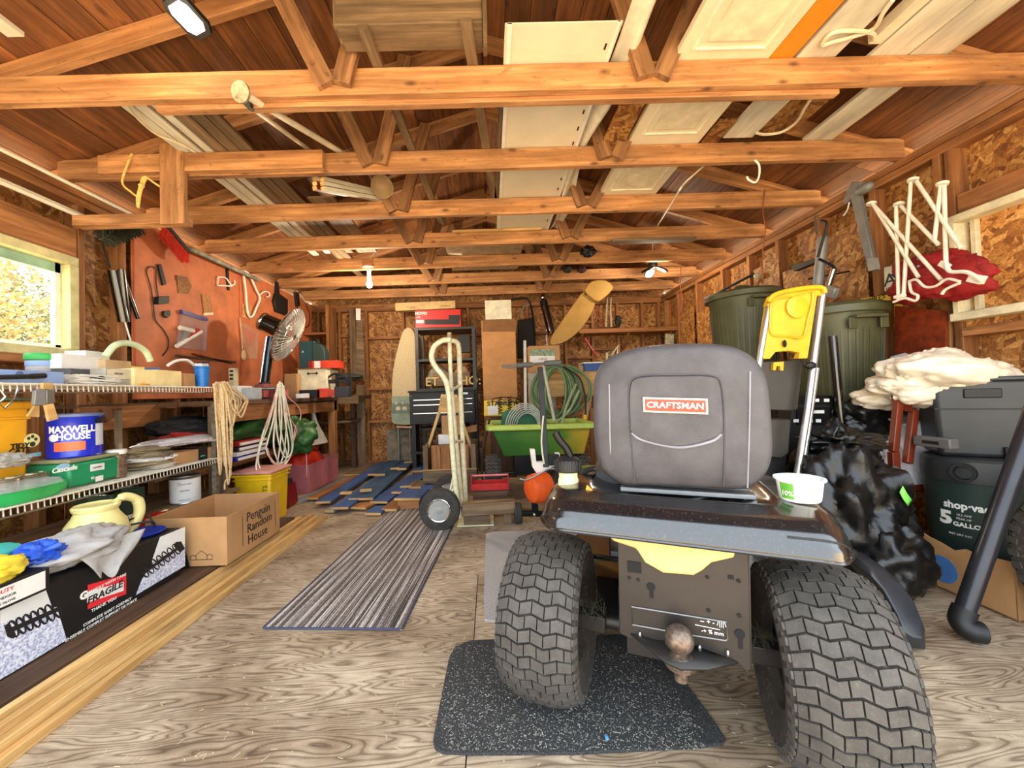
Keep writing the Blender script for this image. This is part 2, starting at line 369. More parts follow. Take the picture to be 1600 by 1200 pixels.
CARD = plain((186, 140, 92), .8, var=.1, sc=5, name='cardboard', bmp=.1)
CARDD = plain((140, 98, 58), .85, var=.15, sc=5, name='dark_cardboard')
WHITE = plain((240, 236, 224), .45, var=.06, name='white_plastic')
CREAM = plain((236, 228, 196), .5, var=.08, name='cream_paint')
BLACK = plain((20, 19, 19), .55, var=.3, name='black_plastic')
BLACKM = plain((30, 30, 31), .35, metal=.6, var=.2, name='black_metal')
GLOSSB = plain((14, 14, 15), .22, var=.2, name='gloss_black', coat=1)
RUBBER = plain((52, 49, 45), .8, var=.25, sc=14, name='tire_rubber', bmp=.3, grime=.35)
STEEL = plain((170, 170, 168), .35, metal=.9, var=.15, name='steel')
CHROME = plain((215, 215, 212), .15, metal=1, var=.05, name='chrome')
GREYM = plain((140, 140, 138), .5, metal=.3, name='grey_metal')
RED = plain((186, 22, 20), .45, name='red_plastic')
YEL = plain((240, 190, 30), .5, var=.06, name='yellow_plastic')
BLUE = plain((24, 50, 170), .4, name='blue_plastic')
ORANGE = plain((235, 92, 28), .45, name='orange_plastic')
GREEN = plain((30, 110, 66), .5, name='green_plastic')
INK = plain((26, 22, 20), .7, var=0, name='black_ink')
WINK = plain((240, 238, 230), .6, var=0, name='white_ink')
REDINK = plain((200, 30, 36), .6, var=0, name='red_ink')
# ================================================================== structure
XL, XR, YB, YF = -2.65, 2.70, 5.90, .45
ZJ = 2.44                    # underside of the ties
SL = .30; ZE = ZJ+.11        # roof slope, roof underside height at the wall plate
XC = (XL+XR)/2
def roofz(x): return ZE + SL*((XR-XC)-abs(x-XC))
fl = thing('floor', None, None, (0, 0, 0), kind='structure')
ys = [-1.5, .97, 2.19, 3.41, 4.63, 5.98]
for r in range(5):
    xs = [-2.74, -.1 if r % 2 else -1.45, 2.34 if r % 2 else .99, 2.74]
    for q in range(3):
        part('plywood_sheet', MB().box(((xs[q]+xs[q+1])/2, (ys[r]+ys[r+1])/2, -.01), (xs[q+1]-xs[q]-.004, ys[r+1]-ys[r]-.004, .02)), PLY, fl, flat=True)
part('subfloor', MB().box((0, 2.2, -.04), (5.6, 7.6, .03)), W_DARK, fl)
g = part('ground_outside', MB().grid(lambda u, v: (-40+80*u, -40+80*v, -.12), 8, 8), plain((196, 176, 142), .95, var=.2, sc=2, name='gravel_drive'))
g['kind'] = 'structure'
# ---- left wall
wl = thing('wall_left', None, None, (XL-.09, 3.2, 0), kind='structure')
WY0, WY1, WZ0, WZ1 = 1.25, 2.50, 1.33, 1.98
for (y0, y1, z0, z1) in ((YF, WY0, 0, 2.4), (WY0, WY1, 0, WZ0), (WY0, WY1, WZ1, 2.4), (WY1, 3.7, 0, 2.4), (3.7, 4.92, 0, 2.4), (4.92, 6, 0, 2.4)):
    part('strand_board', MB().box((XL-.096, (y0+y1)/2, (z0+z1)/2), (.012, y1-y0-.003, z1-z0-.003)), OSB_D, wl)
def stud(p, x0, x1, y0, y1, z0, z1, m=None):
    part('stud' if z1-z0 > max(x1-x0, y1-y0) else 'plate', MB().box(((x0+x1)/2, (y0+y1)/2, (z0+z1)/2), (x1-x0, y1-y0, z1-z0)), m or W_STUD, p, bev=.003)
for y in (.5, 1.2, 2.53, 2.82, 3.3, 3.9, 4.5, 5.1, 5.75): stud(wl, XL-.09, XL, y-.02, y+.02, .05, 2.34)
stud(wl, XL-.09, XL, WY0, WY1, WZ1, WZ1+.19); stud(wl, XL-.09, XL+.02, WY0-.1, WY1+.05, WZ0-.05, WZ0)
stud(wl, XL-.09, XL, YF, 5.9, 2.34, 2.39); stud(wl, XL-.09, XL, YF, 5.9, 2.395, 2.44); stud(wl, XL-.09, XL, YF, 5.9, 0, .05)
stud(wl, XL-.09, XL-.01, 2.55, 5.9, .98, 1.02)
for y in (1.6, 2.0, 2.3): stud(wl, XL-.09, XL, y-.02, y+.02, .05, WZ0-.05)
# ---- back wall
wb = thing('wall_back', None, None, (0, YB+.09, 0), kind='structure')
for x0, x1 in ((-2.74, -1.52), (-1.52, -.3), (-.3, .92), (.92, 2.14), (2.14, 2.79)):
    part('strand_board', MB().box(((x0+x1)/2, YB+.096, 1.2), (x1-x0-.003, .012, 2.4)), OSB, wb)
gp = [(XL-.09, 2.4), (XL-.09, 2.57), (XC, roofz(XC)+.05), (XR+.09, 2.57), (XR+.09, 2.4)]
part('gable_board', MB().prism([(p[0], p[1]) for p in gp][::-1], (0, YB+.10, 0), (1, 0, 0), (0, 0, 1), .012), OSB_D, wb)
xsb = [-2.6, -2.28, -1.87, -1.3, -.9, -.3, .1, .62, 1.2, 1.62, 2.02, 2.4, 2.66]
for x in xsb: stud(wb, x-.02, x+.02, YB, YB+.09, .05, 2.34)
for a, b_, z in [(xsb[i], xsb[i+1], (1.12, 1.35, 1.12, .86, 1.3, 1.12, 1.42, 1.2, 1.5, 1.62, 1.5, 1.3)[i]) for i in range(12)]: stud(wb, a+.02, b_-.02, YB+.005, YB+.09, z, z+.04)
for a, b_, z in [(xsb[i], xsb[i+1], (1.8, 1.95, 1.9, 2.0, 1.8, 1.9, 2.0, 1.9, 2.05, 1.95, 1.9, 1.9)[i]) for i in range(12)]: stud(wb, a+.02, b_-.02, YB+.005, YB+.09, z, z+.04)
for a, b_, z in [(xsb[i], xsb[i+1], .62) for i in range(6)]: stud(wb, a+.02, b_-.02, YB+.005, YB+.09, z, z+.04)
stud(wb, XL, XR, YB-.0, YB+.09, 2.34, 2.44); stud(wb, XL, XR, YB, YB+.09, 0, .05)
# ---- right wall
wr = thing('wall_right', None, None, (XR+.09, 3.2, 0), kind='structure')
RY0, RY1, RZ0, RZ1 = 1.05, 2.14, 1.33, 1.94
for (y0, y1, z0, z1) in ((YF, RY0, 0, 2.4), (RY0, RY1, 0, RZ0), (RY0, RY1, RZ1, 2.4), (RY1, 2.9, 0, 2.4), (2.9, 4.1, 0, 2.4), (4.1, 6, 0, 2.4)):
    part('strand_board', MB().box((XR+.096, (y0+y1)/2, (z0+z1)/2), (.012, y1-y0-.003, z1-z0-.003)), OSB, wr)
for y in (.5, 1.02, 2.17, 2.23, 2.62, 3.05, 3.5, 3.9, 4.35, 4.9, 5.4, 5.8): stud(wr, XR, XR+.09, y-.02, y+.02, .05, 2.34)
stud(wr, XR, XR+.09, RY0, RY1, RZ1, RZ1+.12); stud(wr, XR-.02, XR+.09, RY0, RY1, RZ0-.08, RZ0-.03)
stud(wr, XR, XR+.09, YF, 5.9, 2.34, 2.39); stud(wr, XR, XR+.09, YF, 5.9, 2.395, 2.44); stud(wr, XR, XR+.09, YF, 5.9, 0, .05)
# uneven vertical sheathing offcuts nailed to the studs at the back right
for (y0, y1, z1, dx) in ((2.66, 3.0, 2.16, .02), (3.02, 3.42, 2.02, .015), (3.46, 3.80, 2.16, .02), (3.84, 4.15, 1.98, .02), (4.2, 4.52, 2.1, .015), (4.56, 4.86, 1.95, .02), (4.95, 5.3, 2.05, .015)):
    part('strand_board_offcut', MB().box((XR-.008-dx*.3, (y0+y1)/2, (z1+.5)/2), (.012, y1-y0, z1-.5)), OSB, wr)
# ---- front wall round the open vehicle door
wf = thing('wall_front', None, None, (0, YF, 0), kind='structure')
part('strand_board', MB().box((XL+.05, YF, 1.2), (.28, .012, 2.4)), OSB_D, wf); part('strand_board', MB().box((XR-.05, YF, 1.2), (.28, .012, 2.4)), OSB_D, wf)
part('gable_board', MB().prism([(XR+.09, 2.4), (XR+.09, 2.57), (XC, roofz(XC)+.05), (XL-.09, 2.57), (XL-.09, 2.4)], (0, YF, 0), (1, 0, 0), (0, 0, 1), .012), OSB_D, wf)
# ---- roof boards
ce = thing('ceiling', None, None, (XC, 3.2, ZE), kind='structure')
for sgn in (-1, 1):
    xx = 0.0; half = XR-XC+.25
    while xx < half:
        wd = random.choice((.13, .14, .15, .14)); x0, x1 = xx, min(xx+wd, half)
        a = V((XC+sgn*x0, 0, ZE+SL*((XR-XC)-x0)))
        b_ = V((XC+sgn*x1, 0, ZE+SL*((XR-XC)-x1)))
        up = V((SL*sgn, 0, 1)).normalized(); c = (a+b_)/2+up*(.012+random.uniform(0, .003))
        ysplit = random.choice([2.7, 3.9, 4.6, 1.9])
        for (ya, yb) in ((YF-.1, ysplit), (ysplit+.003, YB+.1)):
            part('roof_board', MB().box((c.x, (ya+yb)/2, c.z), ((b_-a).length-.004, yb-ya, .02), RY(math.atan(SL)*sgn)), W_ROOF, ce)
        xx += wd
for sgn in (-1, 1):
    part('roofing', MB().beam((XC, (YF+YB)/2, ZE+SL*(XR-XC)+.045), (XC+sgn*3.1, (YF+YB)/2, ZE+SL*(XR-XC-3.1)+.045), YB-YF+.4, .02), BLACK, ce)
# ---- windows
def winframe(nm, x, y0, y1, z0, z1, side):
    t = thing(nm, None, None, (x, (y0+y1)/2, z0), kind='structure'); return t
w1 = winframe('window_1', XL, WY0, WY1, WZ0, WZ1, -1)
M_WF = plain((214, 206, 150), .6, name='aged_cream_paint', var=.15, bmp=.2)
M_WG = plain((150, 186, 160), .6, name='pale_green_paint')
f = .055
for (c, s) in (((0, WZ1-f/2), (WY1-WY0, f)), ((0, WZ0+f/2), (WY1-WY0, f))):
    part('window_frame', MB().box((XL-.03, (WY0+WY1)/2, c[1]), (.09, s[0], s[1])), M_WF, w1, bev=.004)
for y in (WY0+f/2, WY1-f/2): part('window_frame', MB().box((XL-.03, y, (WZ0+WZ1)/2), (.09, f, WZ1-WZ0-2*f)), M_WF, w1, bev=.004)
for z in (WZ0+f+.012, WZ1-f-.03): part('sash', MB().box((XL-.055, (WY0+WY1)/2, z), (.03, WY1-WY0-2*f, .024 if z < 1.6 else .06)), WHITE if z < 1.6 else M_WG, w1)
for y in (WY1-f-.02, 1.87): part('sash', MB().box((XL-.055, y, (WZ0+WZ1)/2), (.03, .03, WZ1-WZ0-2*f)), WHITE, w1)
glass, nt, b = nodes('window_glass'); b.inputs['Base Color'].default_value = (1, 1, 1, 1); b.inputs['Roughness'].default_value = 0; b.inputs['Transmission Weight'].default_value = 1; b.inputs['IOR'].default_value = 1.0; b.inputs['Alpha'].default_value = .12
part('pane', MB().box((XL-.055, (WY0+WY1)/2, (WZ0+WZ1)/2), (.004, WY1-WY0-2*f, WZ1-WZ0-2*f)), glass, w1)
w2 = winframe('window_2', XR, RY0, RY1, RZ0, RZ1, 1)
CP = plain((226, 214, 176), .6, var=.14, sc=12, bmp=.3, name='chipped_cream_paint')
for z in (RZ1-.03, RZ0+.03): part('window_frame', MB().box((XR-.01, (RY0+RY1)/2, z), (.1, RY1-RY0+.04, .045)), CP, w2, bev=.004)
for y in (RY1-.012, RY0+.03): part('window_frame', MB().box((XR-.01, y, (RZ0+RZ1)/2), (.1, .03, RZ1-RZ0-.09)), CP, w2, bev=.004)
part('sash', MB().box((XR+.01, RY1-.065, (RZ0+RZ1)/2), (.03, .025, RZ1-RZ0-.1)), CP, w2, bev=.003)
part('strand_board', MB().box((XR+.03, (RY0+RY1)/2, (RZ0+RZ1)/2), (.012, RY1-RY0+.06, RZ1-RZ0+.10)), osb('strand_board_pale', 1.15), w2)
# ---- roof trusses (two carry a doubled board)
TY = [1.776+.622*i for i in range(7)]
ORD = ['nearest the doorway', 'second back from the doorway', 'third back from the doorway', 'fourth back, midway down the garage', 'fifth back, behind the hanging bulb cord', 'second from the back wall', 'closest to the back wall']
UP_R = V((-SL, 0, 1)).normalized(); UP_L = V((SL, 0, 1)).normalized()
for i, y in enumerate(TY):
    t = thing('roof_truss', 'rough-sawn brown roof truss, '+ORD[i], 'roof truss', (XC, y, ZJ))
    part('bottom_chord', MB().box((XC, y+.02, ZJ+.064), (XR-XL+.02, .04, .127)), W_JOIST, t, bev=.004)
    for s in (-1, 1):
        e = V((XC+s*(XR-XC+.1), y+.062, ZE-.045-.03)); r = V((XC+s*.01, y+.062, roofz(XC)-.047))
        part('rafter', MB().beam(e, r, .04, .09, up=(s*SL, 0, 1)), W_JOIST, t, bev=.003)
        bx = .07+s*.745; j = random.uniform(-.03, .03)
        for q, dx in ((-1, .24), (1, .30)):
            x1 = bx+q*s*(dx+j)
            part('web', MB().beam((bx+q*s*.035, y-.018+.002*q, ZJ+.035), (x1, y-.018+.002*q, roofz(x1)-.05), .03, .085), W_WEB, t, bev=.002)
    if i == 0: part('sister_board', MB().box((.1, y+.061, ZJ+.03), (3.3, .04, .1)), W_JOIST, t, bev=.004)
    if i == 1: part('sister_board', MB().box((-1.68, y-.021, ZJ+.068), (1.38, .04, .115)), W_JOIST, t, bev=.004)
# ================================================================== riding mower
def at_plane(px, py, p0, n):
    r = ray(px, py); o = V((0, 0, CAMZ)); return o + r*((V(p0)-o).dot(n)/r.dot(n))
MLOC = V((.53, 1.205, 0)); MRZ = -math.radians(23)
mw = thing('riding_mower', 'black riding lawn mower seen from behind, grey seat with red badge', 'lawn mower', MLOC, MRZ)
MR = RZ(MRZ); ML = lambda x, y, z: MLOC + MR@V((x, y, z))
SEATG = plain((76, 73, 76), .42, var=.14, sc=14, bmp=.8, bsc=500, name='grey_seat_vinyl')
FEND = plain((20, 20, 23), .2, var=.2, sc=30, name='glossy_black_fender', coat=1, grime=.25)
PLATE = plain((48, 44, 42), .45, metal=.4, var=.15, sc=7, name='dusty_black_steel', bmp=.1)
TREAD = plain((72, 68, 63), .75, var=.18, sc=22, name='tread_rubber', bmp=.2, grime=.25)
SIDE = plain((56, 48, 40), .85, var=.3, sc=12, name='dusty_sidewall', bmp=.3, grime=.5)
def tire(parent, name, c, R, Wd, rim, rows=44, cols=6, axis=None, hubm=None, world=True):
    """tire with its axle along local X of matrix 'axis' (3x3), centre c"""
    A = axis or MR; h = Wd/2
    prof = lambda x: R-.030*abs(x/h)**3.2*(R/.258)
    # carcass: lathe about X -> use R mapping z->x
    Q = A @ Matrix(((0, 0, 1), (0, 1, 0), (-1, 0, 0)))
    pts = [(rim, -h*.62), (rim+.012, -h*.88), (R*.72, -h*1.06), (R*.86, -h*1.04)]
    pts += [(prof(x*h)-.010, x*h) for x in (-.97, -.8, -.5, 0, .5, .8, .97)]
    pts += [(R*.86, h*1.04), (R*.72, h*1.06), (rim+.012, h*.88), (rim, h*.62)]
    t = part(name, MB().lathe(pts, c, Q, n=56), SIDE, parent)
    m = MB(); pitch = 2*PI/rows
    tri = lambda u: abs((u*3) % 1-.5)*2-.5
    for i in range(rows):
        stag = .5 if i % 2 else 0
        for k in range(-1, cols):
            u0 = max(0, (k+stag)/cols); u1 = min(1, (k+1+stag)/cols)
            if u1-u0 < .3/cols: continue
            us = sorted(set([u0+.008, u1-.008]+[q/6 for q in range(7) if u0+.02 < q/6 < u1-.02]))
            vs = []
            for u in us:
                x = (u*2-1)*h*.97; o = tri(u)*pitch*.30
                for (dth, dr) in ((.07, -.012), (.09, 0), (.91, 0), (.93, -.012)):
                    a = (i+dth)*pitch+o; r = prof(x)+dr
                    vs.append(c+A@V((x, r*math.cos(a), r*math.sin(a))))
            fs = []
            for j in range(len(us)-1):
                for q in range(3): fs.append((j*4+q, (j+1)*4+q, (j+1)*4+q+1, j*4+q+1))
            fs += [(0, 1, 2, 3), tuple((len(us)-1)*4+q for q in (3, 2, 1, 0))]
            m.add(vs, fs)
        for s in (-1, 1):
            a = (i+.5)*pitch; m.beam(c+A@V((s*h*.99, (R*.9)*math.cos(a), (R*.9)*math.sin(a))), c+A@V((s*h*1.05, R*.8*math.cos(a), R*.8*math.sin(a))), R*pitch*.45, .006, up=A@V((s, 0, 0)))
    part('tread', m, TREAD, t, ang=25)
    hm = MB().lathe([(rim+.004, -h*.66), (rim+.004, -h*.6), (rim*.9, -h*.55), (rim*.82, -h*.1), (.03, -h*.05), (.03, -h*.3), (.0001, -h*.3)], c, Q, n=36)
    hm.lathe([(.0001, h*.3), (.03, h*.3), (.03, h*.05), (rim*.82, h*.1), (rim*.9, h*.55), (rim+.004, h*.6), (rim+.004, h*.66)], c, Q, n=36)
    part('rim', hm, hubm or PLATE, t)
    return t
tire(mw, 'rear_tire', ML(-.37, 0, .258), .258, .235, .115)
tire(mw, 'rear_tire', ML(.375, 0, .258), .258, .235, .115)
for s in (-1, 1): tire(mw, 'front_tire', ML(s*.31, 1.12, .18), .18, .14, .08, rows=30, cols=4)
part('axle', MB().tube([ML(-.3, 0, .258), ML(.3, 0, .258)], .02, 10).box(ML(0, .05, .27), (.24, .2, .14), MR), PLATE, mw)
for s in (-1, 1): part('axle_bracket', MB().box(ML(s*.235, -.02, .265), (.10, .05, .05), MR), PLATE, mw, bev=.004)
# deck, hood, dash, steering wheel (hidden ahead of the seat)
part('mowing_deck', MB().lathe([(.44, .06), (.47, .09), (.47, .15), (.40, .19), (.2, .2), (.0001, .2)], ML(0, .62, 0), MR, n=30, sx=1.05, sy=.72), FEND, mw)
part('hood', MB().grid(lambda u, v: ML((u-.5)*.44*(1-.1*v), .72+.62*v, .42+.42*math.sin(PI*min(max(u, .0), 1))**.35*(1-.12*v*v)), 16, 8), GLOSSB, mw, solid=.006)
part('hood_nose', MB().prism([(-.2, 0), (.2, 0), (.19, .22), (.1, .30), (-.1, .30), (-.19, .22)], ML(0, 1.36, .4), MR@V((1, 0, 0)), (0, 0, 1), .03), BLACK, mw, bev=.01)
part('dash', MB().box(ML(0, .64, .66), (.34, .12, .34), MR@RX(.2), top=.8), BLACK, mw, bev=.02)
part('steering_wheel', MB().tube([ML(0, .55, .88)+MR@RX(-.45)@V((.17*math.cos(a), .17*math.sin(a), 0)) for a in [2*PI*k/24 for k in range(24)]], .013, 8, closed=True).beam(ML(-.16, .55, .88), ML(.16, .55, .88), .03, .012).tube([ML(0, .55, .88), ML(0, .62, .75)], .02), BLACK, mw)
part('floor_pan', MB().box(ML(0, .42, .36), (.72, .36, .02), MR).box(ML(0, .3, .45), (.4, .06, .2), MR), FEND, mw, bev=.006)
part('frame_rail', MB().box(ML(-.13, .6, .34), (.03, 1.2, .06), MR).box(ML(.15, .6, .34), (.03, 1.2, .06), MR), PLATE, mw)
# fender deck
FX0, FX1 = -.365, .425
def fend(u, v):
    x = FX0+(FX1-FX0)*u; e = 2*u-1
    side = max(0, abs(e)-.74)/.26
    pr = [(.34, .690), (.20, .704), (.06, .709), (-.05, .707), (-.11, .699), (-.157, .682), (-.19, .658), (-.208, .635), (-.214, .609)]
    t = v*(len(pr)-1); i = min(int(t), len(pr)-2); q = t-i
    y = pr[i][0]*(1-q)+pr[i+1][0]*q; z = pr[i][1]*(1-q)+pr[i+1][1]*q
    # ends curl down and pull in
    z -= .10*(1-math.sqrt(max(0, 1-side**2.4))); z += .012*(1-u)
    if y < 0: y *= (1-.5*side**2.5)
    z = max(z, .604+.012*(1-u))
    # saddle hollow in the middle behind the seat, raised wheel humps beside it
    if abs(e) < .62 and v < .52: z -= .030*(1-(abs(e)/.62)**6)*min(1, (.52-v)*6)
    if v > .55: z -= .010*(1-abs(e))*0
    # crease groove in the right shoulder
    return ML(x, y, z)
part('fender', MB().grid(fend, 64, 40), FEND, mw, solid=.006, ang=60)
part('fender_lip', MB().tube([fend(i/40, 1)+V((0, 0, -.002)) for i in range(41)], .005, 6), FEND, mw)
for a, b_ in ((.80, .975), (.02, .10)): part('crease', MB().tube([fend(a+(b_-a)*i/12, .80)+MR@V((0, -.001, .001)) for i in range(13)], .004, 6), BLACK, mw)
# seat
SP = ML(0, -.07, 0); SN = MR@V((0, 1, 0)); SN = (SN+V((0, 0, .10))).normalized()
P0 = ML(.0, -.06, .9)
cr = [(290, 955), (165, 870), (118, 740), (105, 560), (105, 340), (130, 235), (190, 165), (320, 108), (500, 77), (720, 66), (900, 73), (1010, 96), (1110, 150), (1170, 220), (1203, 310), (1222, 450), (1235, 640), (1233, 770), (1195, 880), (1110, 965), (1000, 985), (700, 972), (450, 960)]
out = [at_plane(900+x/4, 520+y/4, P0, SN) for x, y in cr]
out = sm(out, 4, True); cen = sum(out, V())/len(out); no = len(out)
def ring(sc, d): return [cen+(p-cen)*sc - SN*d for p in out]
m = MB(); rings = [ring(.93, -.135), ring(.985, -.115), ring(1.0, -.075), ring(1.0, -.02), ring(.985, .0), ring(.95, .016), ring(.90, .024), ring(.6, .030), ring(.25, .032)]
vs = [p for r in rings for p in r]; fs = []
for i in range(len(rings)-1):
    for k in range(no): fs.append((i*no+k, i*no+(k+1) % no, (i+1)*no+(k+1) % no, (i+1)*no+k))
fs += [tuple(range(no)), tuple((len(rings)-1)*no+k for k in range(no))[::-1]]
part('seat_back', m.add(vs, fs), SEATG, mw, ang=50)
SX = MR@V((1, 0, 0)); SZ = SN.cross(SX)*-1
SZ = SX.cross(SN)
PF = P0-SN*.031
def onb(px, py, d=.0): return at_plane(px, py, PF-SN*d, SN)
pan = sm([onb(984, 660), onb(984, 604), onb(1000, 589), onb(1060, 587), onb(1112, 588), onb(1126, 604), onb(1130, 660), onb(1128, 676), onb(1105, 688), onb(1060, 697), onb(1015, 690), onb(986, 675)], 3, True)
cp = sum(pan, V())/len(pan)
vs = pan+[cp+(p-cp)*.975-SN*.006 for p in pan]; n_ = len(pan)
part('back_panel', MB().add(vs, [(k, (k+1) % n_, n_+(k+1) % n_, n_+k) for k in range(n_)]+[tuple(range(n_, 2*n_))]), SEATG, mw, ang=30)
part('seam', MB().tube(sm([onb(984, 664), onb(983, 606), onb(998, 588), onb(1060, 585.5), onb(1114, 587), onb(1128, 606), onb(1132, 668), onb(1131, 760)], 5), .0022, 6).tube([onb(984, 664), onb(987, 700), onb(992, 755)], .0018, 6), plain((64, 62, 68), .6, name='seam_grey'), mw)
part('seam_ridge', MB().tube(sm([onb(987, 676), onb(1005, 688), onb(1060, 699), onb(1110, 690), onb(1127, 678)], 5), .004, 8).tube(sm([onb(1172, 580, -.006), onb(1171, 660, -.002), onb(1168, 762, -.008)], 4), .0022, 6).tube(sm([onb(952, 600, -.006), onb(953, 680, -.004), onb(955, 735, -.012)], 4), .0022, 6), plain((134, 134, 144), .4, name='seam_light_grey'), mw)
bc = onb(1054, 633.5, .008); ex = (onb(1104, 635)-onb(1004, 632)).normalized(); ey = SZ if SZ.z > 0 else -SZ
part('badge', MB().box(bc, ((onb(1104, 635)-onb(1004, 632)).length, .006, .043), Matrix((ex, SN, ey)).transposed()), plain((232, 222, 190), .5, var=.02, name='badge_border'), mw)
part('badge_field', MB().box(bc-SN*.0035, ((onb(1104, 635)-onb(1004, 632)).length-.010, .002, .034), Matrix((ex, SN, ey)).transposed()), plain((202, 62, 44), .5, var=.05, name='badge_red'), mw)
text('CRAFTSMAN', bc-SN*.0052, ex, ey, .0245, WINK, mw, bold=.0003, sx=1.06, name='badge_lettering')
part('seat_cushion', MB().grid(lambda u, v: ML((u-.5)*.44, .05+.36*v, .74+.05*math.sin(PI*u)**.3*math.sin(PI*v)**.3), 12, 12).box(ML(0, .23, .72), (.42, .34, .05), MR), SEATG, mw)
sb = P0+SN*.04
spl = at_plane(970, 762, ML(0, -.02, .7), MR@V((0, 1, 0))); spr = at_plane(1180, 775, ML(0, -.02, .7), MR@V((0, 1, 0)))
part('seat_pan', MB().beam(spl, spr, .04, .014).beam(spl+MR@V((0, .2, 0)), spr+MR@V((0, .2, 0)), .3, .012), plain((150, 148, 146), .5, metal=.5, name='worn_steel'), mw, bev=.003)
for px, py in ((979, 782), (1147, 789)):
    c = at_plane(px, py, ML(0, -.0, .7), MR@V((0, 1, 0)))
    part('seat_spring', MB().tube([c+V((.022*math.cos(a*.7), .022*math.sin(a*.7), (a/50-.5)*.06)) for a in range(0, 51)], .0045, 6), BLACKM, mw)
part('seat_pivot', MB().box(ML(0, .02, .668), (.30, .14, .02), MR).tube([ML(-.1, -.03, .685), ML(.06, -.05, .682), ML(.12, -.02, .69)], .006).sph(ML(.02, -.06, .685), .007), BLACKM, mw)
# back plate with slots, fuel tank, drawbar and hitch ball
BP = ML(0, -.175, .4); BN = MR@V((0, 1, 0)); bp = lambda x, y, d=0: at_plane(x, y, BP-BN*d, BN)
pl = [bp(965, 838), bp(1168, 850), bp(1174, 1045), bp(1168, 1052), bp(1152, 1034), bp(1070, 1004), bp(985, 998), bp(968, 990)]
n_ = len(pl)
part('back_plate', MB().add(pl+[p+BN*.006 for p in pl], [tuple(range(n_)), tuple(range(2*n_-1, n_-1, -1))]+[(k, n_+k, n_+(k+1) % n_, (k+1) % n_) for k in range(n_)]), PLATE, mw, bev=.002)
for a in ((968, 842, 968, 988), (1171, 855, 1174, 1045)): part('plate_flange', MB().beam(bp(a[0], a[1])+BN*.05, bp(a[2], a[3])+BN*.05, .09, .004, up=MR@V((1, 0, 0))), PLATE, mw)
HOLE = plain((10, 9, 9), .9, name='hole_black', var=0)
for x, y, r in ((1017, 917, 6.5), (983, 903, 2.6), (997, 906, 2.6), (1105, 902, 2.6), (1154, 908, 3), (1107, 954, 3), (1155, 962, 3), (1156, 991, 7)):
    part('slot', MB().lathe([(.0001, 0), (r/600*1.0, 0), (r/600*1.0, .0012)], bp(x, y, .0016), Matrix((MR@V((1, 0, 0)), MR@V((0, 0, 1)), -BN)).transposed(), n=16), HOLE, mw, flat=True)
for x, y, s_ in ((991, 886, (.036, .002, .03)), (1142, 902, (.013, .002, .010)), (1018, 928, (.010, .002, .022)), (1157, 1003, (.010, .002, .034))): part('slot', MB().box(bp(x, y, .001), s_, MR), HOLE, mw, flat=True)
rb = [bp(987, 948, .002), bp(1135, 972, .002), bp(1137, 998, .002), bp(1134, 1001, .002), bp(1060, 989, .002), bp(988, 976, .002)]
part('stamped_rib', MB().tube(rb, .0025, 6, closed=True), plain((120, 116, 114), .35, metal=.6, name='polished_edge'), mw)
text('-- + - /|||\\', bp(1114, 973, .003), bp(1134, 976)-bp(1094, 969), (0, 0, 1), .016, WINK, mw, name='lever_symbols')
part('lever_symbols', MB().beam(bp(1086, 976, .002), bp(1125, 984, .002), .001, .0012), WINK, mw)
text('-+ % mm', bp(1113, 988, .003), bp(1134, 991)-bp(1094, 984), (0, 0, 1), .014, WINK, mw, name='lever_symbols')
TANKM = plain((208, 178, 106), .45, name='yellowed_plastic', var=.1)
tk = [bp(940, 826, .004), bp(1150, 850, .004), bp(1148, 872, .008), bp(1112, 880, .010), bp(1098, 892, .010), bp(1084, 900, .012), bp(1036, 896, .012), bp(1008, 880, .010), bp(994, 858, .006), bp(958, 846, .004)]
n_ = len(tk)
part('fuel_tank', MB().add(tk+[p+BN*.12 for p in tk], [tuple(range(n_)), tuple(range(2*n_-1, n_-1, -1))]+[(k, n_+k, n_+(k+1) % n_, (k+1) % n_) for k in range(n_)]), TANKM, mw, bev=.006)
db = [bp(985, 990), bp(1153, 1036)]
hb = at_plane(1066, 1043, BP-BN*.06, BN)
part('drawbar', MB().add([db[0], db[0]+BN*.05, db[1]+BN*.05, db[1], bp(1105, 1046, .08), bp(1064, 1046, .085), bp(1040, 1035, .075)], [(0, 1, 2, 3, 4, 5, 6)]), PLATE, mw, solid=.006)
RUST = plain((112, 98, 86), .42, metal=.7, var=.45, sc=60, name='rusty_steel', bmp=.3)
hb = at_plane(1063, 1036, BP-BN*.045, BN)
K_ = 1.42
part('hitch_ball', MB().lathe([(r_*K_, z_*K_) for r_, z_ in [(.011, -.03), (.011, -.004), (.026, -.004), (.027, .004), (.022, .010), (.012, .014), (.0115, .022)]+[(.0245*math.sin(t_), .043-.0245*math.cos(t_)) for t_ in [.5+k*.24 for k in range(11)]]+[(.0001, .0675)]], hb, n=28), RUST, mw)
for x, y in ((1000, 992), (1042, 1003), (1093, 1013), (1137, 1021)): part('bolt', MB().sph(bp(x, y, .004), (.005, .005, .009), 8, 6), STEEL, mw)
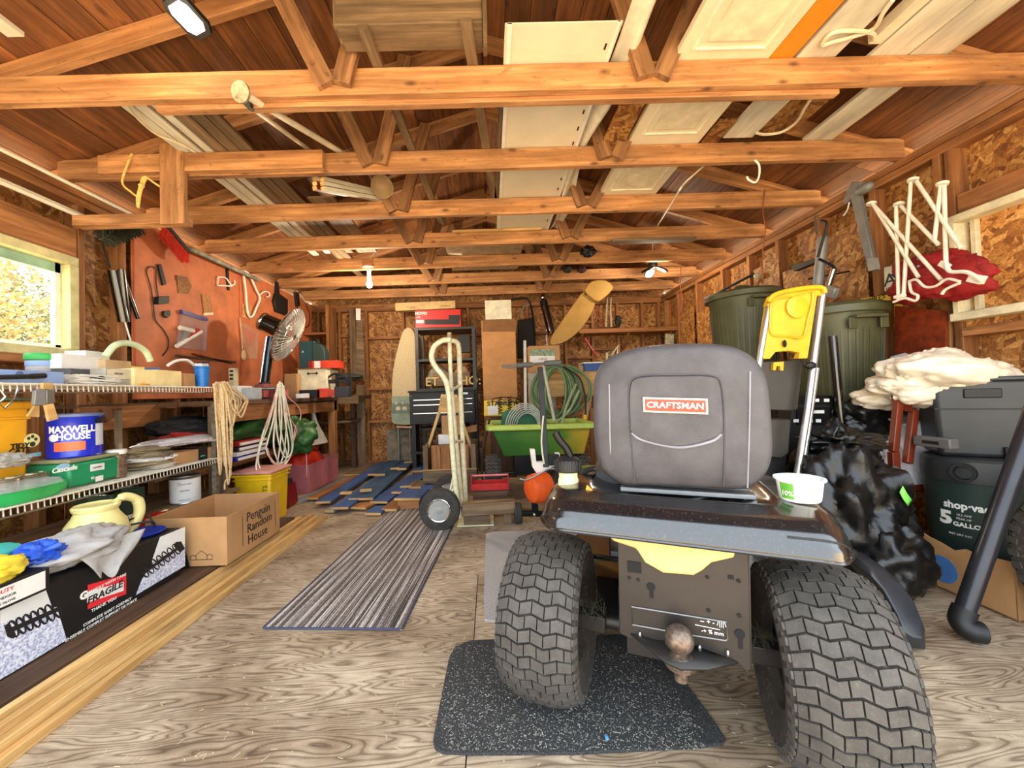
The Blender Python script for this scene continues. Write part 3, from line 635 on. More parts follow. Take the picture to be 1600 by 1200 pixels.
# filler neck, cap
fc = ML(-.285, -.045, .712); KF = .80
part('filler_neck', MB().lathe([(r_*KF, z_*KF) for r_, z_ in ((.043, -.01), (.041, .02), (.038, .022), (.038, .05), (.04, .055))], fc, n=24), plain((222, 214, 160), .5, name='cream_filler'), mw)
capm = MB().lathe([(r_*KF, z_*KF) for r_, z_ in ((.046, .05), (.053, .055), (.054, .075), (.050, .098), (.038, .108), (.0001, .112))], fc, n=36)
for k in range(18): a = 2*PI*k/18; capm.box(fc+V((.0525*math.cos(a), .0525*math.sin(a), .076))*KF, (.005, .0065, .032), RZ(a))
part('fuel_cap', capm, BLACK, mw, bev=.001)
q0 = fc+V((-.002, 0, .085)); part('fill_pipe', MB().tube(sm([q0+V((.012, 0, 0)), q0+V((0, 0, .03)), q0+V((-.022, 0, .058)), q0+V((-.036, 0, .085))], 5), .0125, 12), BLACKM, mw)
part('control_lever', MB().tube(sm([ML(-.27, .05, .69), ML(-.24, .08, .735), ML(-.14, .1, .735)], 5), .009), BLACK, mw)
part('reflector', MB().prism([(0, 0), (.07, -.02), (.05, .0), (.01, .035)], ML(-.225, -.10, .69), MR@V((1, 0, 0)), (0, 0, 1), .01), plain((255, 150, 40), .3, name='amber_reflector'), mw)
# discharge chute
def cq(px, py): return at_y(px, py, 1.62-(py-872)/146*.20)
cp_ = [cq(x, y) for x, y in ((1338, 868), (1372, 880), (1402, 905), (1428, 940), (1446, 985), (1447, 1017), (1425, 1013), (1404, 1000), (1392, 965), (1365, 915), (1338, 885))]
cc0 = sum(cp_, V())/len(cp_); vs = cp_+[cc0+(p-cc0)*.72+V((-.012, -.035, .015)) for p in cp_]; n_ = len(cp_)
part('discharge_chute', MB().add(vs+[p+V((.03, .10, 0)) for p in cp_], [(k, n_+k, n_+(k+1) % n_, (k+1) % n_) for k in range(n_)]+[tuple(range(2*n_-1, n_-1, -1))]+[(k, (k+1) % n_, 2*n_+(k+1) % n_, 2*n_+k) for k in range(n_)]), plain((44, 44, 48), .35, name='chute_plastic', var=.2), mw, bev=.006, ang=60)
gr = MB()
for s in (-1, 1):
    for k in range(70):
        p = ML(s*.235, -.03, .30)+V((random.gauss(0, .022), random.gauss(0, .022), random.gauss(0, .014))); d = V((random.gauss(0, 1), random.gauss(0, 1), random.gauss(0, 1))).normalized()*.018
        gr.beam(p-d, p+d, .002, .001)
part('dried_grass', gr, plain((50, 50, 38), .9, name='caught_grass'), mw, kind='stuff', flat=True)
# ================================================================== things up under the roof
ZT = ZJ+.130   # top of the ties
def lay(name, x0, x1, y0, y1, z, th, mat, label, cat, group=None, x0b=None, x1b=None, **k):
    x0b = x0 if x0b is None else x0b; x1b = x1 if x1b is None else x1b
    return solo(name, slab([(x0, y0, z), (x0b, y1, z), (x1b, y1, z), (x1, y0, z)], (0, 0, th)) if False else MB().beam(((x0+x1)/2, y0, z+th/2), ((x0b+x1b)/2, y1, z+th/2), x1-x0, th), mat, label, cat, group, **k)
GB = 'loose boards stored on the roof ties'
def zlay(name, p0, p1, wd, th, mat, label, cat, z=None, group=None, **k):
    z = ZT if z is None else z
    a = at_z(p0[0], p0[1], z); b_ = at_z(p1[0], p1[1], z); a.z = b_.z = z+th/2
    return solo(name, MB().beam(a, b_, wd, th), mat, label, cat, group, **k)
# white soffit panel, plastic sheet under it
SOF = plain((232, 222, 196), .5, var=.05, sc=3, name='soffit_vinyl')
t = multi('soffit_panel', 'long white slotted vinyl soffit panel lying across the roof ties', 'panel', [
    ('sheet', MB().box((.365, 2.66, ZT+.006), (.50, 2.15, .006)), SOF), ('folded_edge', MB().box((.135, 2.66, ZT+.004), (.02, 2.15, .012)), WHITE), ('folded_edge', MB().box((.60, 2.66, ZT+.004), (.012, 2.15, .012)), WHITE)])
for k in range(14): part('slot', MB().box((.575, 1.70+.135*k, ZT+.002), (.008, .03, .004)), INK, t, flat=True)
part('torn_end', MB().tube([(.13+.03*k, 1.588+.008*(k % 2), ZT+.006) for k in range(16)], .003, 5), plain((180, 168, 140), .8, name='torn_vinyl'), t)
solo('plastic_sheet', MB().grid(lambda u, v: (.625+.11*u+.02*math.sin(v*9), 1.35+2.4*v, ZT+.03+.03*math.sin(u*5+v*6)+.06*(u*u)*math.sin(v*7+1)**2), 10, 40), plain((236, 228, 204), .4, name='curled_plastic'), 'curled white plastic sheet beside the slotted panel, edge ragged', 'sheet', solid=.002)
# doors and boards at the right
t = thing('panel_door', 'narrow cream panelled door resting on the roof ties', 'door', (1.16, 2.0, ZT))
part('slab', MB().box((1.155, 2.02, ZT+.018), (.455, 2.05, .034)), plain((238, 226, 194), .5, var=.05, sc=4, name='cream_door'), t, bev=.003)
for (y0, y1) in ((1.08, 1.72), (1.84, 2.30), (2.42, 2.95)):
    for (x0, x1) in ((.99, 1.32),):
        part('moulding', MB().tube([(x0, y0, ZT+.002), (x1, y0, ZT+.002), (x1, y1, ZT+.002), (x0, y1, ZT+.002)], .010, 6, closed=True), plain((244, 234, 206), .5, name='cream_moulding'), t)
        part('raised_panel', MB().box(((x0+x1)/2, (y0+y1)/2, ZT-.001), (x1-x0-.08, y1-y0-.08, .012)), plain((236, 224, 192), .5, name='cream_door_panel'), t, bev=.004)
lay('orange_strip', 1.385, 1.495, 1.15, 1.90, ZT, .012, plain((245, 140, 30), .5, name='orange_board', var=.04), 'bright orange strip between cream door and white board', 'strip')
lay('white_board', 1.515, 1.70, 1.15, 2.36, ZT, .02, W_WHITE, 'white board under roof carrying a white cable loop', 'board', GB)
lay('foam_strip', 1.80, 1.86, 1.25, 1.72, ZT+.002, .05, plain((232, 220, 190), .9, bmp=.6, bsc=60, name='rough_foam'), 'rough cream foam strip near the right end of the ties', 'strip')
lay('white_board', 1.87, 2.05, 1.2, 1.82, ZT, .018, W_WHITE, 'short wide white board right of the foam strip', 'board', GB)
lay('white_board', 2.06, 2.245, 1.2, 2.41, ZT, .018, W_WHITE, 'rightmost long white board on the roof ties', 'board', GB)
lay('strand_board_scrap', .76, .90, 1.84, 2.44, ZT, .012, OSB, 'orange strand board scrap between white sheet and cream door', 'board')
lay('strand_board_scrap', 1.55, 1.95, 2.0, 2.35, ZT+.022, .012, OSB_D, 'dark strand board scrap above the white boards', 'board')
lay('plywood_scrap', 1.40, 1.5, 2.2, 2.5, ZT, .012, OSB_D, 'small strand board scrap beyond the orange strip', 'board')
# boards at the left
for k, (x, w_, m_, lb) in enumerate(((-1.835, .06, W_WHITE, 'white trim board, leftmost of the bundle on the ties'), (-1.765, .06, W_WHITE, 'white trim board with a torn end, second in the bundle'), (-1.685, .05, W_WHITE, 'narrow white trim board third in the bundle on the ties'), (-1.61, .07, W_GREY, 'greyish brown board, left of the brown boards in the bundle'), (-1.53, .07, W_GREY, 'brown board second from the right in the bundle'), (-1.45, .07, W_GREY, 'brown board at the right edge of the bundle'))):
    lay('trim_board', x-w_/2, x+w_/2, 1.8, (4.15, 3.9, 4.1, 4.9, 4.6, 4.1)[k], ZT, .016, m_, lb, 'board', 'trim boards bundled on the roof ties')
lay('brown_board', -1.36, -1.16, 2.95, 4.1, ZT, .015, W_GREY, 'wide brown board beyond the bundle, above the red sticks', 'board', GB)
lay('white_strip', -2.0, -1.93, .75, 1.62, ZT+.03, .02, W_WHITE, 'white strip at the upper left corner near the doorway', 'strip')
# strips and the drawer-like box near the doorway
st1 = zlay('wooden_strip', (566, 45), (690, 350), .045, .02, W_GREY, 'slanting brown strip on the ties, left one under the box', 'strip', group=GB)
zlay('wooden_strip', (728, 35), (772, 312), .05, .02, W_GREY, 'slanting brown strip on the ties, right one under the box', 'strip', group=GB)
zlay('wooden_strip', (786, 148), (776, 316), .04, .02, W_GREY, 'short dark strip just left of the slotted white panel', 'strip', group=GB)
z0 = ZT+.02; t = thing('wooden_box', 'old brown wooden box sitting on two strips near the doorway', 'box', (-.28, 1.66, z0))
part('side_board', MB().box((-.29, 1.60, z0+.10), (.62, .018, .19)), W_GREY, t, bev=.003); part('side_board', MB().box((-.29, 1.70, z0+.10), (.62, .018, .19)), W_GREY, t, bev=.003)
part('bottom_board', MB().box((-.29, 1.655, z0+.008), (.62, .13, .016)), W_GREY, t, bev=.003)
part('end_board', MB().box((.03, 1.65, z0+.10), (.018, .15, .26)), W_GREY, t, bev=.003); part('end_board', MB().box((-.605, 1.65, z0+.10), (.014, .11, .19)), W_GREY, t, bev=.003)
# wooden rack at the left on the second truss
t = thing('hanging_rack', 'wooden bracket hung from a roof tie, upright and crosspiece', 'rack', at_y(270, 350, 2.38))
a = at_y(251, 225, 2.36); b_ = at_y(290, 350, 2.36)
part('upright', MB().box(((a.x+b_.x)/2, 2.365, (a.z+b_.z)/2), (b_.x-a.x, .035, a.z-b_.z)), W_JOIST, t, bev=.003)
a = at_y(116, 341, 2.40); b_ = at_y(291, 341, 2.40); zr = b_.z-.033
part('crosspiece', MB().box(((a.x+b_.x)/2, 2.42, b_.z), (b_.x-a.x, .07, .066)), W_JOIST, t, bev=.003)
TUBEM = plain((236, 232, 210), .3, name='white_tube', var=.04)
for k, (x, z, y1, lb) in enumerate(((-2.50, 2.37, 2.72, 'long thin white pipe high on the left, nearest the ties'), (-2.615, 2.262, 2.5, 'white pipe above the window, upper of the pair'), (-2.585, 2.236, 2.48, 'white pipe above the window, lower of the pair'))):
    solo('white_pipe', MB().tube([(x, 1.1, z), (x, y1, z)], .013 if k else .011, 10), TUBEM, lb, 'pipe', 'white pipes above the left window')
ROPEY = plain((236, 200, 110), .85, var=.2, sc=60, name='yellow_rope', bmp=.5)
solo('rope', MB().tube(sm([at_y(x, y, 2.335) for x, y in ((206, 240), (199, 258), (191, 285), (205, 300), (216, 305), (222, 280), (228, 278), (220, 300), (216, 325), (215, 305), (226, 278), (240, 285), (249, 291))], 5), .006, 7).sph(at_y(221, 290, 2.33), .016, 8, 6), ROPEY, 'yellow rope knotted round the wooden bracket', 'rope')
CREAMP = plain((238, 226, 198), .4, name='cream_tube_paint')
a = at_y(378, 145, 1.71); b_ = at_y(530, 236, 2.46); e = b_+(b_-a)*.35
t = multi('flanged_pole', 'white pole with a round metal flange poking below the ties', 'pole', [('pole', MB().tube([a, e], .0165, 12), CREAMP)])
dd = (e-a).normalized()
part('flange', MB().lathe([(.018, 0), (.045, .0), (.045, .010), (.012, .010), (.012, .004)], a-dd*.012, frame(dd)@Matrix(((0, 0, 1), (0, 1, 0), (-1, 0, 0))), n=22), plain((150, 140, 110), .5, metal=.6, var=.3, sc=40, name='spotted_metal', bmp=.3), t)
a = at_y(386, 163, 1.79); b_ = at_y(476, 229, 2.46); e = b_+(b_-a)*.3; dd = (e-a).normalized()
t = multi('thin_pole', 'slimmer white pole with black tip beneath the flanged pole', 'pole', [('pole', MB().tube([a+dd*.04, e], .013, 10), CREAMP), ('black_tip', MB().tube([a, a+dd*.05], .0145, 10), BLACK)])
# red and white sticks
for k, (x, y, m_) in enumerate(((492, 280, 'w'), (504, 280, 'w'), (492, 287, 'r'), (504, 287, 'w'), (492, 294, 'r'), (505, 295, 'w'))):
    a = at_y(x, y, 2.52); b_ = at_y(598+(x-492)*.9, 304+(y-280)*.7, 3.15)
    t = multi('painted_stick', ('white stick at the upper left of the sawn-ended stick bundle', 'white stick at the upper right of the sawn-ended stick bundle', 'red-edged stick at the middle left of the stick bundle', 'white stick at the middle right of the stick bundle', 'red-edged stick at the lower left of the stick bundle', 'white stick at the lower right of the stick bundle')[k], 'stick', [('stick', MB().beam(a, b_, .036, .024), W_WHITE if m_ == 'w' else W_RED), ('sawn_end', MB().beam(a-(b_-a).normalized()*.003, a, .036, .024), W_PALE)], group='sticks hung under the second truss')
solo('round_shade', MB().lathe([(.02, .05), (.06, .03), (.085, 0), (.08, 0), (.055, .027), (.015, .047)], at_y(597, 292, 2.9), RX(-.9), n=24), plain((170, 140, 100), .6, name='dusty_shade'), 'small dusty round shade beyond the red sticks', 'shade')  # only a dusty round shade, no lantern and nothing lit inside
# bulb on cord
BULB = plain((255, 244, 214), .3, var=0, emit=2.2, name='lit_bulb')
def lamp(p, pw, r=.05, col=(1, .84, .62)):
    l = bpy.data.lights.new('bulb_light', 'POINT'); l.energy = pw; l.shadow_soft_size = r; l.color = col
    o = bpy.data.objects.new('bulb_light', l); C.objects.link(o); o.location = p; return o
y = 4.30; c = at_y(576.5, 419, y)
t = thing('hanging_bulb', 'long white bulb in a socket hung from two white cords', 'light bulb', c-V((0, 0, .22)))
part('socket', MB().lathe([(.001, -.03), (.028, -.028), (.030, -.004), (.072, 0), (.072, .008), (.03, .014), (.028, .05), (.001, .05)], c, n=24), WHITE, t)
part('bulb', MB().lathe([(.001, -.225), (.024, -.215), (.036, -.19), (.033, -.165), (.022, -.14), (.019, -.03), (.001, -.03)], c, n=20), BULB, t)
for pts in (((533, 392), (545, 404), (560, 413), (570, 413)), ((593, 390), (583, 398), (577, 408))): part('cord', MB().tube(sm([at_y(x, yy, y) for x, yy in pts], 5), .005, 6), WHITE, t)
lamp(c-V((0, .05, .34)), 26)
def panel_lamp(c, label, s=1.0, angs=(0.2, 2.3, 4.4), em=1.5, tilt=.5, pw=20, cord=.15):
    t = thing('panel_lamp', label, 'ceiling lamp', c)
    part('hub', MB().lathe([(.001, -.03*s), (.035*s, -.028*s), (.05*s, 0), (.045*s, .03*s), (.02*s, .045*s), (.02*s, .07*s), (.001, .07*s)], c, n=20), BLACK, t)
    part('socket', MB().lathe([(.02*s, .06*s), (.055*s, .066*s), (.055*s, .076*s), (.025*s, .082*s), (.022*s, .11*s), (.001, .11*s)], c, n=20), WHITE, t)
    part('cord', MB().tube([c+V((0, 0, .1*s)), c+V((.01, 0, (roofz(c.x+.01)-c.z+.006 if cord is None else .1*s+cord)))], .004, 6), WHITE, t)
    for a in angs:
        R = RZ(a)@RY(tilt); o = c+R@V((.10*s, 0, 0))
        oc = [(x*s, y*s) for x, y in ((-.055, -.035), (-.03, -.052), (.04, -.052), (.065, -.03), (.065, .03), (.04, .052), (-.03, .052), (-.055, .035))]
        w_ = part('lamp_panel', MB().prism(oc, o-R@V((0, 0, .008*s)), R@V((1, 0, 0)), R@V((0, 1, 0)), .016*s), BLACK, t, bev=.002)
        part('diffuser', MB().prism([(x*.74, y*.74) for x, y in oc], o-R@V((0, 0, .0105*s)), R@V((1, 0, 0)), R@V((0, 1, 0)), .003*s), plain((255, 246, 222), .4, var=0, emit=em, name='lit_diffuser'), w_)
    if pw: lamp(c-V((0, 0, .14*s)), pw, .06)
    return t
panel_lamp(at_y(1020, 415, 4.45), 'black lamp with two lit panels at the back right ties', 1.1, (PI/2-1.1+PI, PI/2+1.1+PI, PI/2), 1.4, .55, 13)
panel_lamp(at_y(240, -32, 1.50), 'black lamp with white panels at the top left near doorway', 1.25, (-.5, -2.7, 1.2), 1.6, .28, 1.5, None)
# dark things tucked on the ties
for k, (x, y_, yy, r, lb) in enumerate(((919, 393, 4.28, .085, 'round black lump of netting on the fifth tie'), (887, 421, 4.9, .06, 'black lump left of its twin on the sixth tie'), (909, 421, 4.9, .06, 'dark red lump right of its twin on the sixth tie'))):
    c = at_y(x, y_, yy-.07); solo('netting_bundle', blob(c, (r, r*.8, r*.75), .35, 3, k), BLACK if k < 2 else plain((60, 22, 16), .6, name='dark_red_net'), lb, 'bundle')
zlay('mossy_board', (955, 380), (1085, 376), .08, .03, W_GREY, 'mossy grey board beneath the ties above the panel lamp', 'board', z=ZJ-.04)
solo('hook', MB().tube(sm([at_y(x, y_, 2.39) for x, y_ in ((1179, 250), (1186, 258), (1186, 275), (1180, 285), (1170, 281), (1167, 276))], 5), .006, 8), WHITE, 'white hook screwed into the underside of a tie', 'hook')
solo('hanging_string', MB().tube(sm([at_y(x, y_, 3.0) for x, y_ in ((1195, 296), (1192, 330), (1196, 360), (1191, 400), (1192, 445))], 5), .004, 6), plain((150, 80, 50), .9, name='brown_string'), 'brown string hanging from the third truss at right', 'string')
solo('hanging_string', MB().tube(sm([at_y(x, y_, 4.885) for x, y_ in ((1064, 417), (1063, 445), (1066, 470), (1062, 490))], 4), .005, 6), plain((150, 80, 60), .9, name='red_string'), 'thin reddish string hanging before the back wall', 'string')
CAB = plain((226, 212, 184), .5, name='white_cable')
def zc(pts, z): return [at_z(x, y_, z) for x, y_ in pts]
solo('cable', MB().tube(sm(zc([(1395, 0), (1380, 20), (1365, 45), (1330, 58), (1300, 66), (1285, 70), (1300, 52), (1330, 48), (1362, 52), (1366, 62)], ZT-.012), 5), .009, 8), CAB, 'white cable looped on the white board near doorway', 'cable')
solo('cable', MB().tube(sm(zc([(1276, 142), (1258, 168), (1245, 190), (1222, 206), (1195, 210), (1180, 207)], ZT-.012), 5)[:-1], .008, 8), CAB, 'white cable sagging under the second white board', 'cable')
solo('cable', MB().tube(sm([at_y(x, y_, 2.6) for x, y_ in ((1108, 252), (1085, 272), (1068, 288), (1058, 303))]+[at_y(1028, 352, 3.4)], 5), .006, 8), CAB, 'thin white cable drooping between the second and third trusses', 'cable')
solo('cable', MB().tube(sm(zc([(192, 155), (215, 185), (245, 210), (275, 222), (305, 238)], ZT-.02), 5), .006, 8), CAB, 'thin white cable drooping beside the left trim boards', 'cable')
lay('tan_board', -.42, .40, 3.70, 4.80, ZT, .012, plain((150, 124, 92), .8, var=.2, name='dusty_tan_board'), 'dusty tan sheet across the ties beyond the white panel', 'board')
solo('white_corner_piece', slab([at_y(x, y, 4.2) for x, y in ((708, 387), (718, 388), (722, 398), (701, 396))], (0, .02, 0)), WHITE, 'small white triangular scrap below the dusty tan sheet', 'scrap')
solo('thin_lath', MB().beam(at_y(707, 362, 3.6), at_y(846, 358, 3.6), .03, .02), W_PALE, 'thin pale lath lying on the fourth tie', 'lath')
# ================================================================== left side: tool board, bench, wire shelves
XB = XL+.012
def lw(px, py, off=0): return at_x(px, py, XB+off)
OB = plain((196, 112, 70), .6, var=.16, sc=5, name='orange_hardboard', bmp=.15, bsc=300)
t = multi('tool_board', 'large orange-painted hardboard on the left wall, hung with tools', 'tool board', [('hardboard', MB().box((XL+.007, 4.32, 1.745), (.010, 2.90, 1.37)), OB, dict(bev=.002))])
for y in (2.885, 4.1, 5.74): part('batten', MB().box((XL+.013, y, 1.745), (.006, .012, 1.37)), plain((186, 84, 38), .6, name='orange_batten'), t)
Y_, Z_, X_ = V((0, 1, 0)), V((0, 0, 1)), V((1, 0, 0))
def wslab(name, pts, th, mat, label, cat, off=.002, x=None, bev=.002, **k):
    return solo(name, slab([lw(a, b_, off) for a, b_ in pts], (th, 0, 0)), mat, label, cat, bev=bev, **k)
def wtube(name, pts, r, mat, label, cat, off=None, k=4, group=None):
    return solo(name, MB().tube(sm([lw(a, b_, (off or r)+.001) for a, b_ in pts], k), r, 6), mat, label, cat, group)
# black tubes by the window
t = thing('black_tube_pair', 'two glossy black tubes hung on a wire beside the window', 'tube', lw(195, 520, .05))
part('tube', MB().tube([lw(178, 423, .05), lw(194, 503, .05)], .036, 14), GLOSSB, t); part('tube', MB().tube([lw(190, 421, .09), lw(199, 503, .06)], .022, 14), GLOSSB, t)
part('arm', MB().tube([lw(190, 425, .04), lw(216, 498, .04)], .015, 10), GLOSSB, t); part('arm_clip', MB().tube([lw(207, 470, .04), lw(216, 498, .04)], .012, 8), plain((210, 210, 205), .3, name='silver_band'), t)
part('wire', MB().tube(sm([lw(149, 352, .03), lw(158, 375, .03), lw(172, 418, .04)], 4), .006, 6), BLACK, t); part('rod', MB().tube([lw(195, 503, .04), lw(204, 532, .04)], .006, 6), WHITE, t)
# green round brush and red broom on the ties
def bristles(m, c, ax, L, r, n, R0, side=None, seed=1):
    rnd = random.Random(seed)
    for i in range(n):
        u = rnd.random(); a = rnd.random()*2*PI; d = (R0@V((0, math.cos(a), math.sin(a)))) if side is None else (V(side)+V((rnd.gauss(0, .12), rnd.gauss(0, .12), rnd.gauss(0, .12)))).normalized()
        p = c+ax*(u*L)+( ax*0 if side is None else (R0@V((0, 1, 0)))*rnd.uniform(-.02, .02)); m.beam(p, p+d*r*rnd.uniform(.85, 1), .0035, .002)
BR = MB(); a = at_y(160, 372, 2.55); b_ = at_y(215, 352, 2.75); ax = (b_-a); L = ax.length; ax.normalize(); bristles(BR, a, ax, L, .075, 700, frame(ax))
t = multi('round_brush', 'dark green round bristle brush hanging behind the wooden rack', 'brush', [('bristles', BR, plain((52, 58, 44), .8, name='dark_green_bristle'), dict(flat=True)), ('twisted_wire', MB().tube([a-ax*.02, b_+ax*.1], .007, 6), STEEL)])
a = lw(256, 354, .11); b_ = lw(292, 396, .11); ax = b_-a; L = ax.length; ax.normalize(); sd_ = (V((.1, -.35, -1))).normalized()
BR = MB(); bristles(BR, a, ax, L, .105, 900, frame(ax), side=sd_, seed=3)
t = multi('push_broom', 'push broom with red bristles and long grey handle along board top', 'broom', [('bristles', BR, plain((222, 66, 52), .6, name='red_bristle'), dict(flat=True)), ('broom_head', MB().beam(a-sd_*.01, b_-sd_*.01, .06, .035), BLACK, dict(bev=.005)), ('broom_head_cap', MB().beam(a-sd_*.035-ax*.02, b_-sd_*.035, .035, .02), plain((196, 178, 140), .5, name='tan_cap'), dict(bev=.003))])
HG = plain((140, 140, 124), .7, var=.35, sc=14, name='worn_grey_handle')
part('handle', MB().tube([lw(296, 388, .10), lw(405, 438, .06)], .020, 10), HG, t)
# small hung things
wslab('black_file', [(244, 414), (249, 413), (257, 444), (252, 446)], .018, BLACK, 'narrow black handle hanging at the top left of the orange board', 'tool')
t = thing('power_adapter', 'black power adapter with a looped cord on the orange board', 'adapter', lw(248, 475))
part('body', slab([lw(240, 464), lw(257, 463), lw(257, 474), lw(240, 476)], (.04, 0, 0)), BLACK, t, bev=.003)
part('cord', MB().tube(sm([lw(x, y, .008) for x, y in ((247, 464), (244, 440), (243, 420), (234, 417), (229, 425), (236, 450), (240, 480), (243, 500), (255, 515), (263, 530), (262, 545), (254, 556))], 5), .0045, 6), BLACK, t)
wslab('hook_tool', [(253, 486), (262, 485), (263, 492), (258, 497), (252, 493)], .02, BLACK, 'small black clip below the power adapter', 'clip')
t = thing('bagged_hardware', 'small clear bag of brown fittings pinned on the orange board', 'bag', lw(284, 460))
part('bag', slab([lw(274, 430), lw(291, 434), (lw(298, 447)), lw(292, 459), lw(278, 458)], (.012, 0, 0)), plain((150, 104, 50), .3, var=.3, sc=60, name='brown_bag', alpha=.8), t, bev=.002)
part('header', slab([lw(274, 430), lw(290, 433), lw(291, 440), lw(274, 437)], (.014, 0, 0)), plain((120, 72, 34), .5, name='brown_header'), t)
wslab('blister_pack', [(314, 460), (327, 462), (330, 490), (318, 491)], .012, plain((176, 120, 70), .35, var=.25, sc=50, name='tan_blister'), 'narrow tan blister pack under the bagged fittings', 'package')
wslab('label_card', [(317, 489), (331, 488), (331, 492), (317, 493)], .016, plain((230, 214, 170), .6, name='pale_card'), 'pale card strip at the foot of the blister pack', 'card')
t = thing('zip_bag', 'clear zip bag holding white and red items on the orange board', 'bag', lw(297, 548))
part('bag', slab([lw(281, 485), lw(320, 499), lw(318, 549), lw(273, 543)], (.030, 0, 0)), plain((190, 190, 200), .25, name='clear_film', alpha=.28), t, bev=.006)
part('zip_edge', slab([lw(280, 484, .01), lw(321, 497, .01), lw(321, 502, .01), lw(281, 490, .01)], (.026, 0, 0)), plain((70, 60, 130), .4, name='blue_zip'), t)
part('white_item', MB().tube([lw(281, 512, .03), lw(302, 517, .03)], .02, 8).tube([lw(276, 541, .03), lw(314, 518, .03)], .018, 8), WHITE, t)
part('red_item', slab([lw(288, 530, .02), lw(306, 513, .02), lw(312, 516, .02), lw(296, 533, .02)], (.02, 0, 0)), RED, t, bev=.003)
part('grey_item', slab([lw(278, 536, .012), lw(288, 513, .012), lw(296, 520, .012), lw(286, 540, .012)], (.02, 0, 0)), GREYM, t, bev=.003)
def fr(name, pts, r, mat, label, cat, off=.02, k=1, closed=True): return solo(name, MB().tube(sm([lw(a, b_, off) for a, b_ in pts], k, closed) if k > 1 else [lw(a, b_, off) for a, b_ in pts], r, 7, closed=closed), mat, label, cat)
t = thing('coping_saw', 'white plastic D-shaped saw handle hanging on the orange board', 'saw', lw(352, 446))
part('frame', MB().tube(sm([lw(x, y, .02) for x, y in ((341, 433), (352, 434), (358, 441), (362, 446), (367, 443), (366, 438))], 4), .007, 7).tube([lw(341, 432, .02), lw(340, 446, .02), lw(362, 447, .02)], .008, 7), WHITE, t)
part('black_grip', slab([lw(352, 419), lw(355, 418), lw(357, 454), (lw(354, 453))], (.014, 0, 0)), BLACK, t)
t = thing('coat_hanger', 'white plastic coat hanger hooked on the orange board', 'hanger', lw(392, 495))
part('frame', MB().tube(sm([lw(x, y, .03) for x, y in ((382, 424), (390, 430), (400, 452), (406, 466), (400, 482), (396, 492), (390, 495), (386, 482), (384, 455), (381, 430))], 4, True), .011, 8, closed=True), WHITE, t)
part('hook', MB().tube(sm([lw(x, y, .03) for x, y in ((405, 462), (412, 456), (420, 457), (421, 463), (416, 464))], 4), .008, 7), WHITE, t)
wslab('red_tag', [(377, 475), (391, 476), (392, 500), (378, 496)], .008, plain((190, 130, 80), .6, var=.4, sc=50, name='printed_card'), 'small printed card pinned behind the coat hanger', 'card', off=.001)
t = thing('dustpan', 'black dustpan hanging right of the coat hanger', 'dustpan', lw(436, 494))
part('pan', slab([lw(427, 458), lw(433, 459), lw(446, 468), lw(446, 494), lw(428, 487), lw(424, 470)], (.035, 0, 0)), BLACK, t, bev=.006)
part('handle', slab([lw(429, 440), lw(433, 441), lw(435, 460), lw(428, 459)], (.02, 0, 0)), BLACK, t, bev=.004)
t = thing('spoon_package', 'clear package with an orange triangle insert on the board', 'package', lw(385, 562))
part('bag', slab([lw(376, 504), lw(402, 520), lw(400, 562), lw(375, 560)], (.014, 0, 0)), plain((200, 180, 160), .25, name='film', alpha=.35), t)
part('insert', slab([lw(380, 510, .004), lw(400, 524, .004), lw(388, 542, .004)], (.006, 0, 0)), plain((214, 74, 30), .5, name='orange_card'), t)
part('long_spoon', MB().tube([lw(375, 497, .02), lw(379, 545, .02)], .006, 6).sph(lw(381, 555, .02), (.012, .04, .06), 10, 8), plain((210, 180, 130), .5, name='pale_wood'), t)
wtube('tape_cord', [(462, 470), (468, 500), (461, 512)], .006, BLACK, 'black cord hanging at the far right of the orange board', 'cord')
t = thing('hanging_strap', 'dark strap loop hanging above the fan on the board', 'strap', lw(462, 560))
part('strap', slab([lw(458, 456), lw(464, 457), lw(466, 478), lw(461, 480)], (.03, 0, 0)), BLACK, t, bev=.003)
part('white_cord', MB().tube(sm([lw(x, y, .02) for x, y in ((464, 455), (472, 464), (479, 475))], 4), .006, 6), WHITE, t)
part('long_loop', MB().tube(sm([lw(x, y, .02) for x, y in ((478, 474), (484, 490), (484, 505), (478, 512), (468, 505))], 4), .006, 6), plain((90, 44, 26), .6, name='brown_cord'), t)
fr('coiled_cord', [(464+2*math.sin(k*1.57), 520+1.1*k) for k in range(50)], .003, plain((230, 130, 110), .5, name='pink_coiled_cord'), 'pink coiled cord hanging beside the teal case', 'cord', k=1, closed=False)
t = thing('wooden_sticks', 'two thin brown sticks nailed low across the orange board', 'stick', lw(320, 565))
part('stick', MB().beam(lw(275, 556, .01), lw(368, 566, .01), .015, .02), W_DARK, t); part('stick', MB().beam(lw(300, 553, .01), lw(362, 568, .01), .015, .014), W_RED, t)
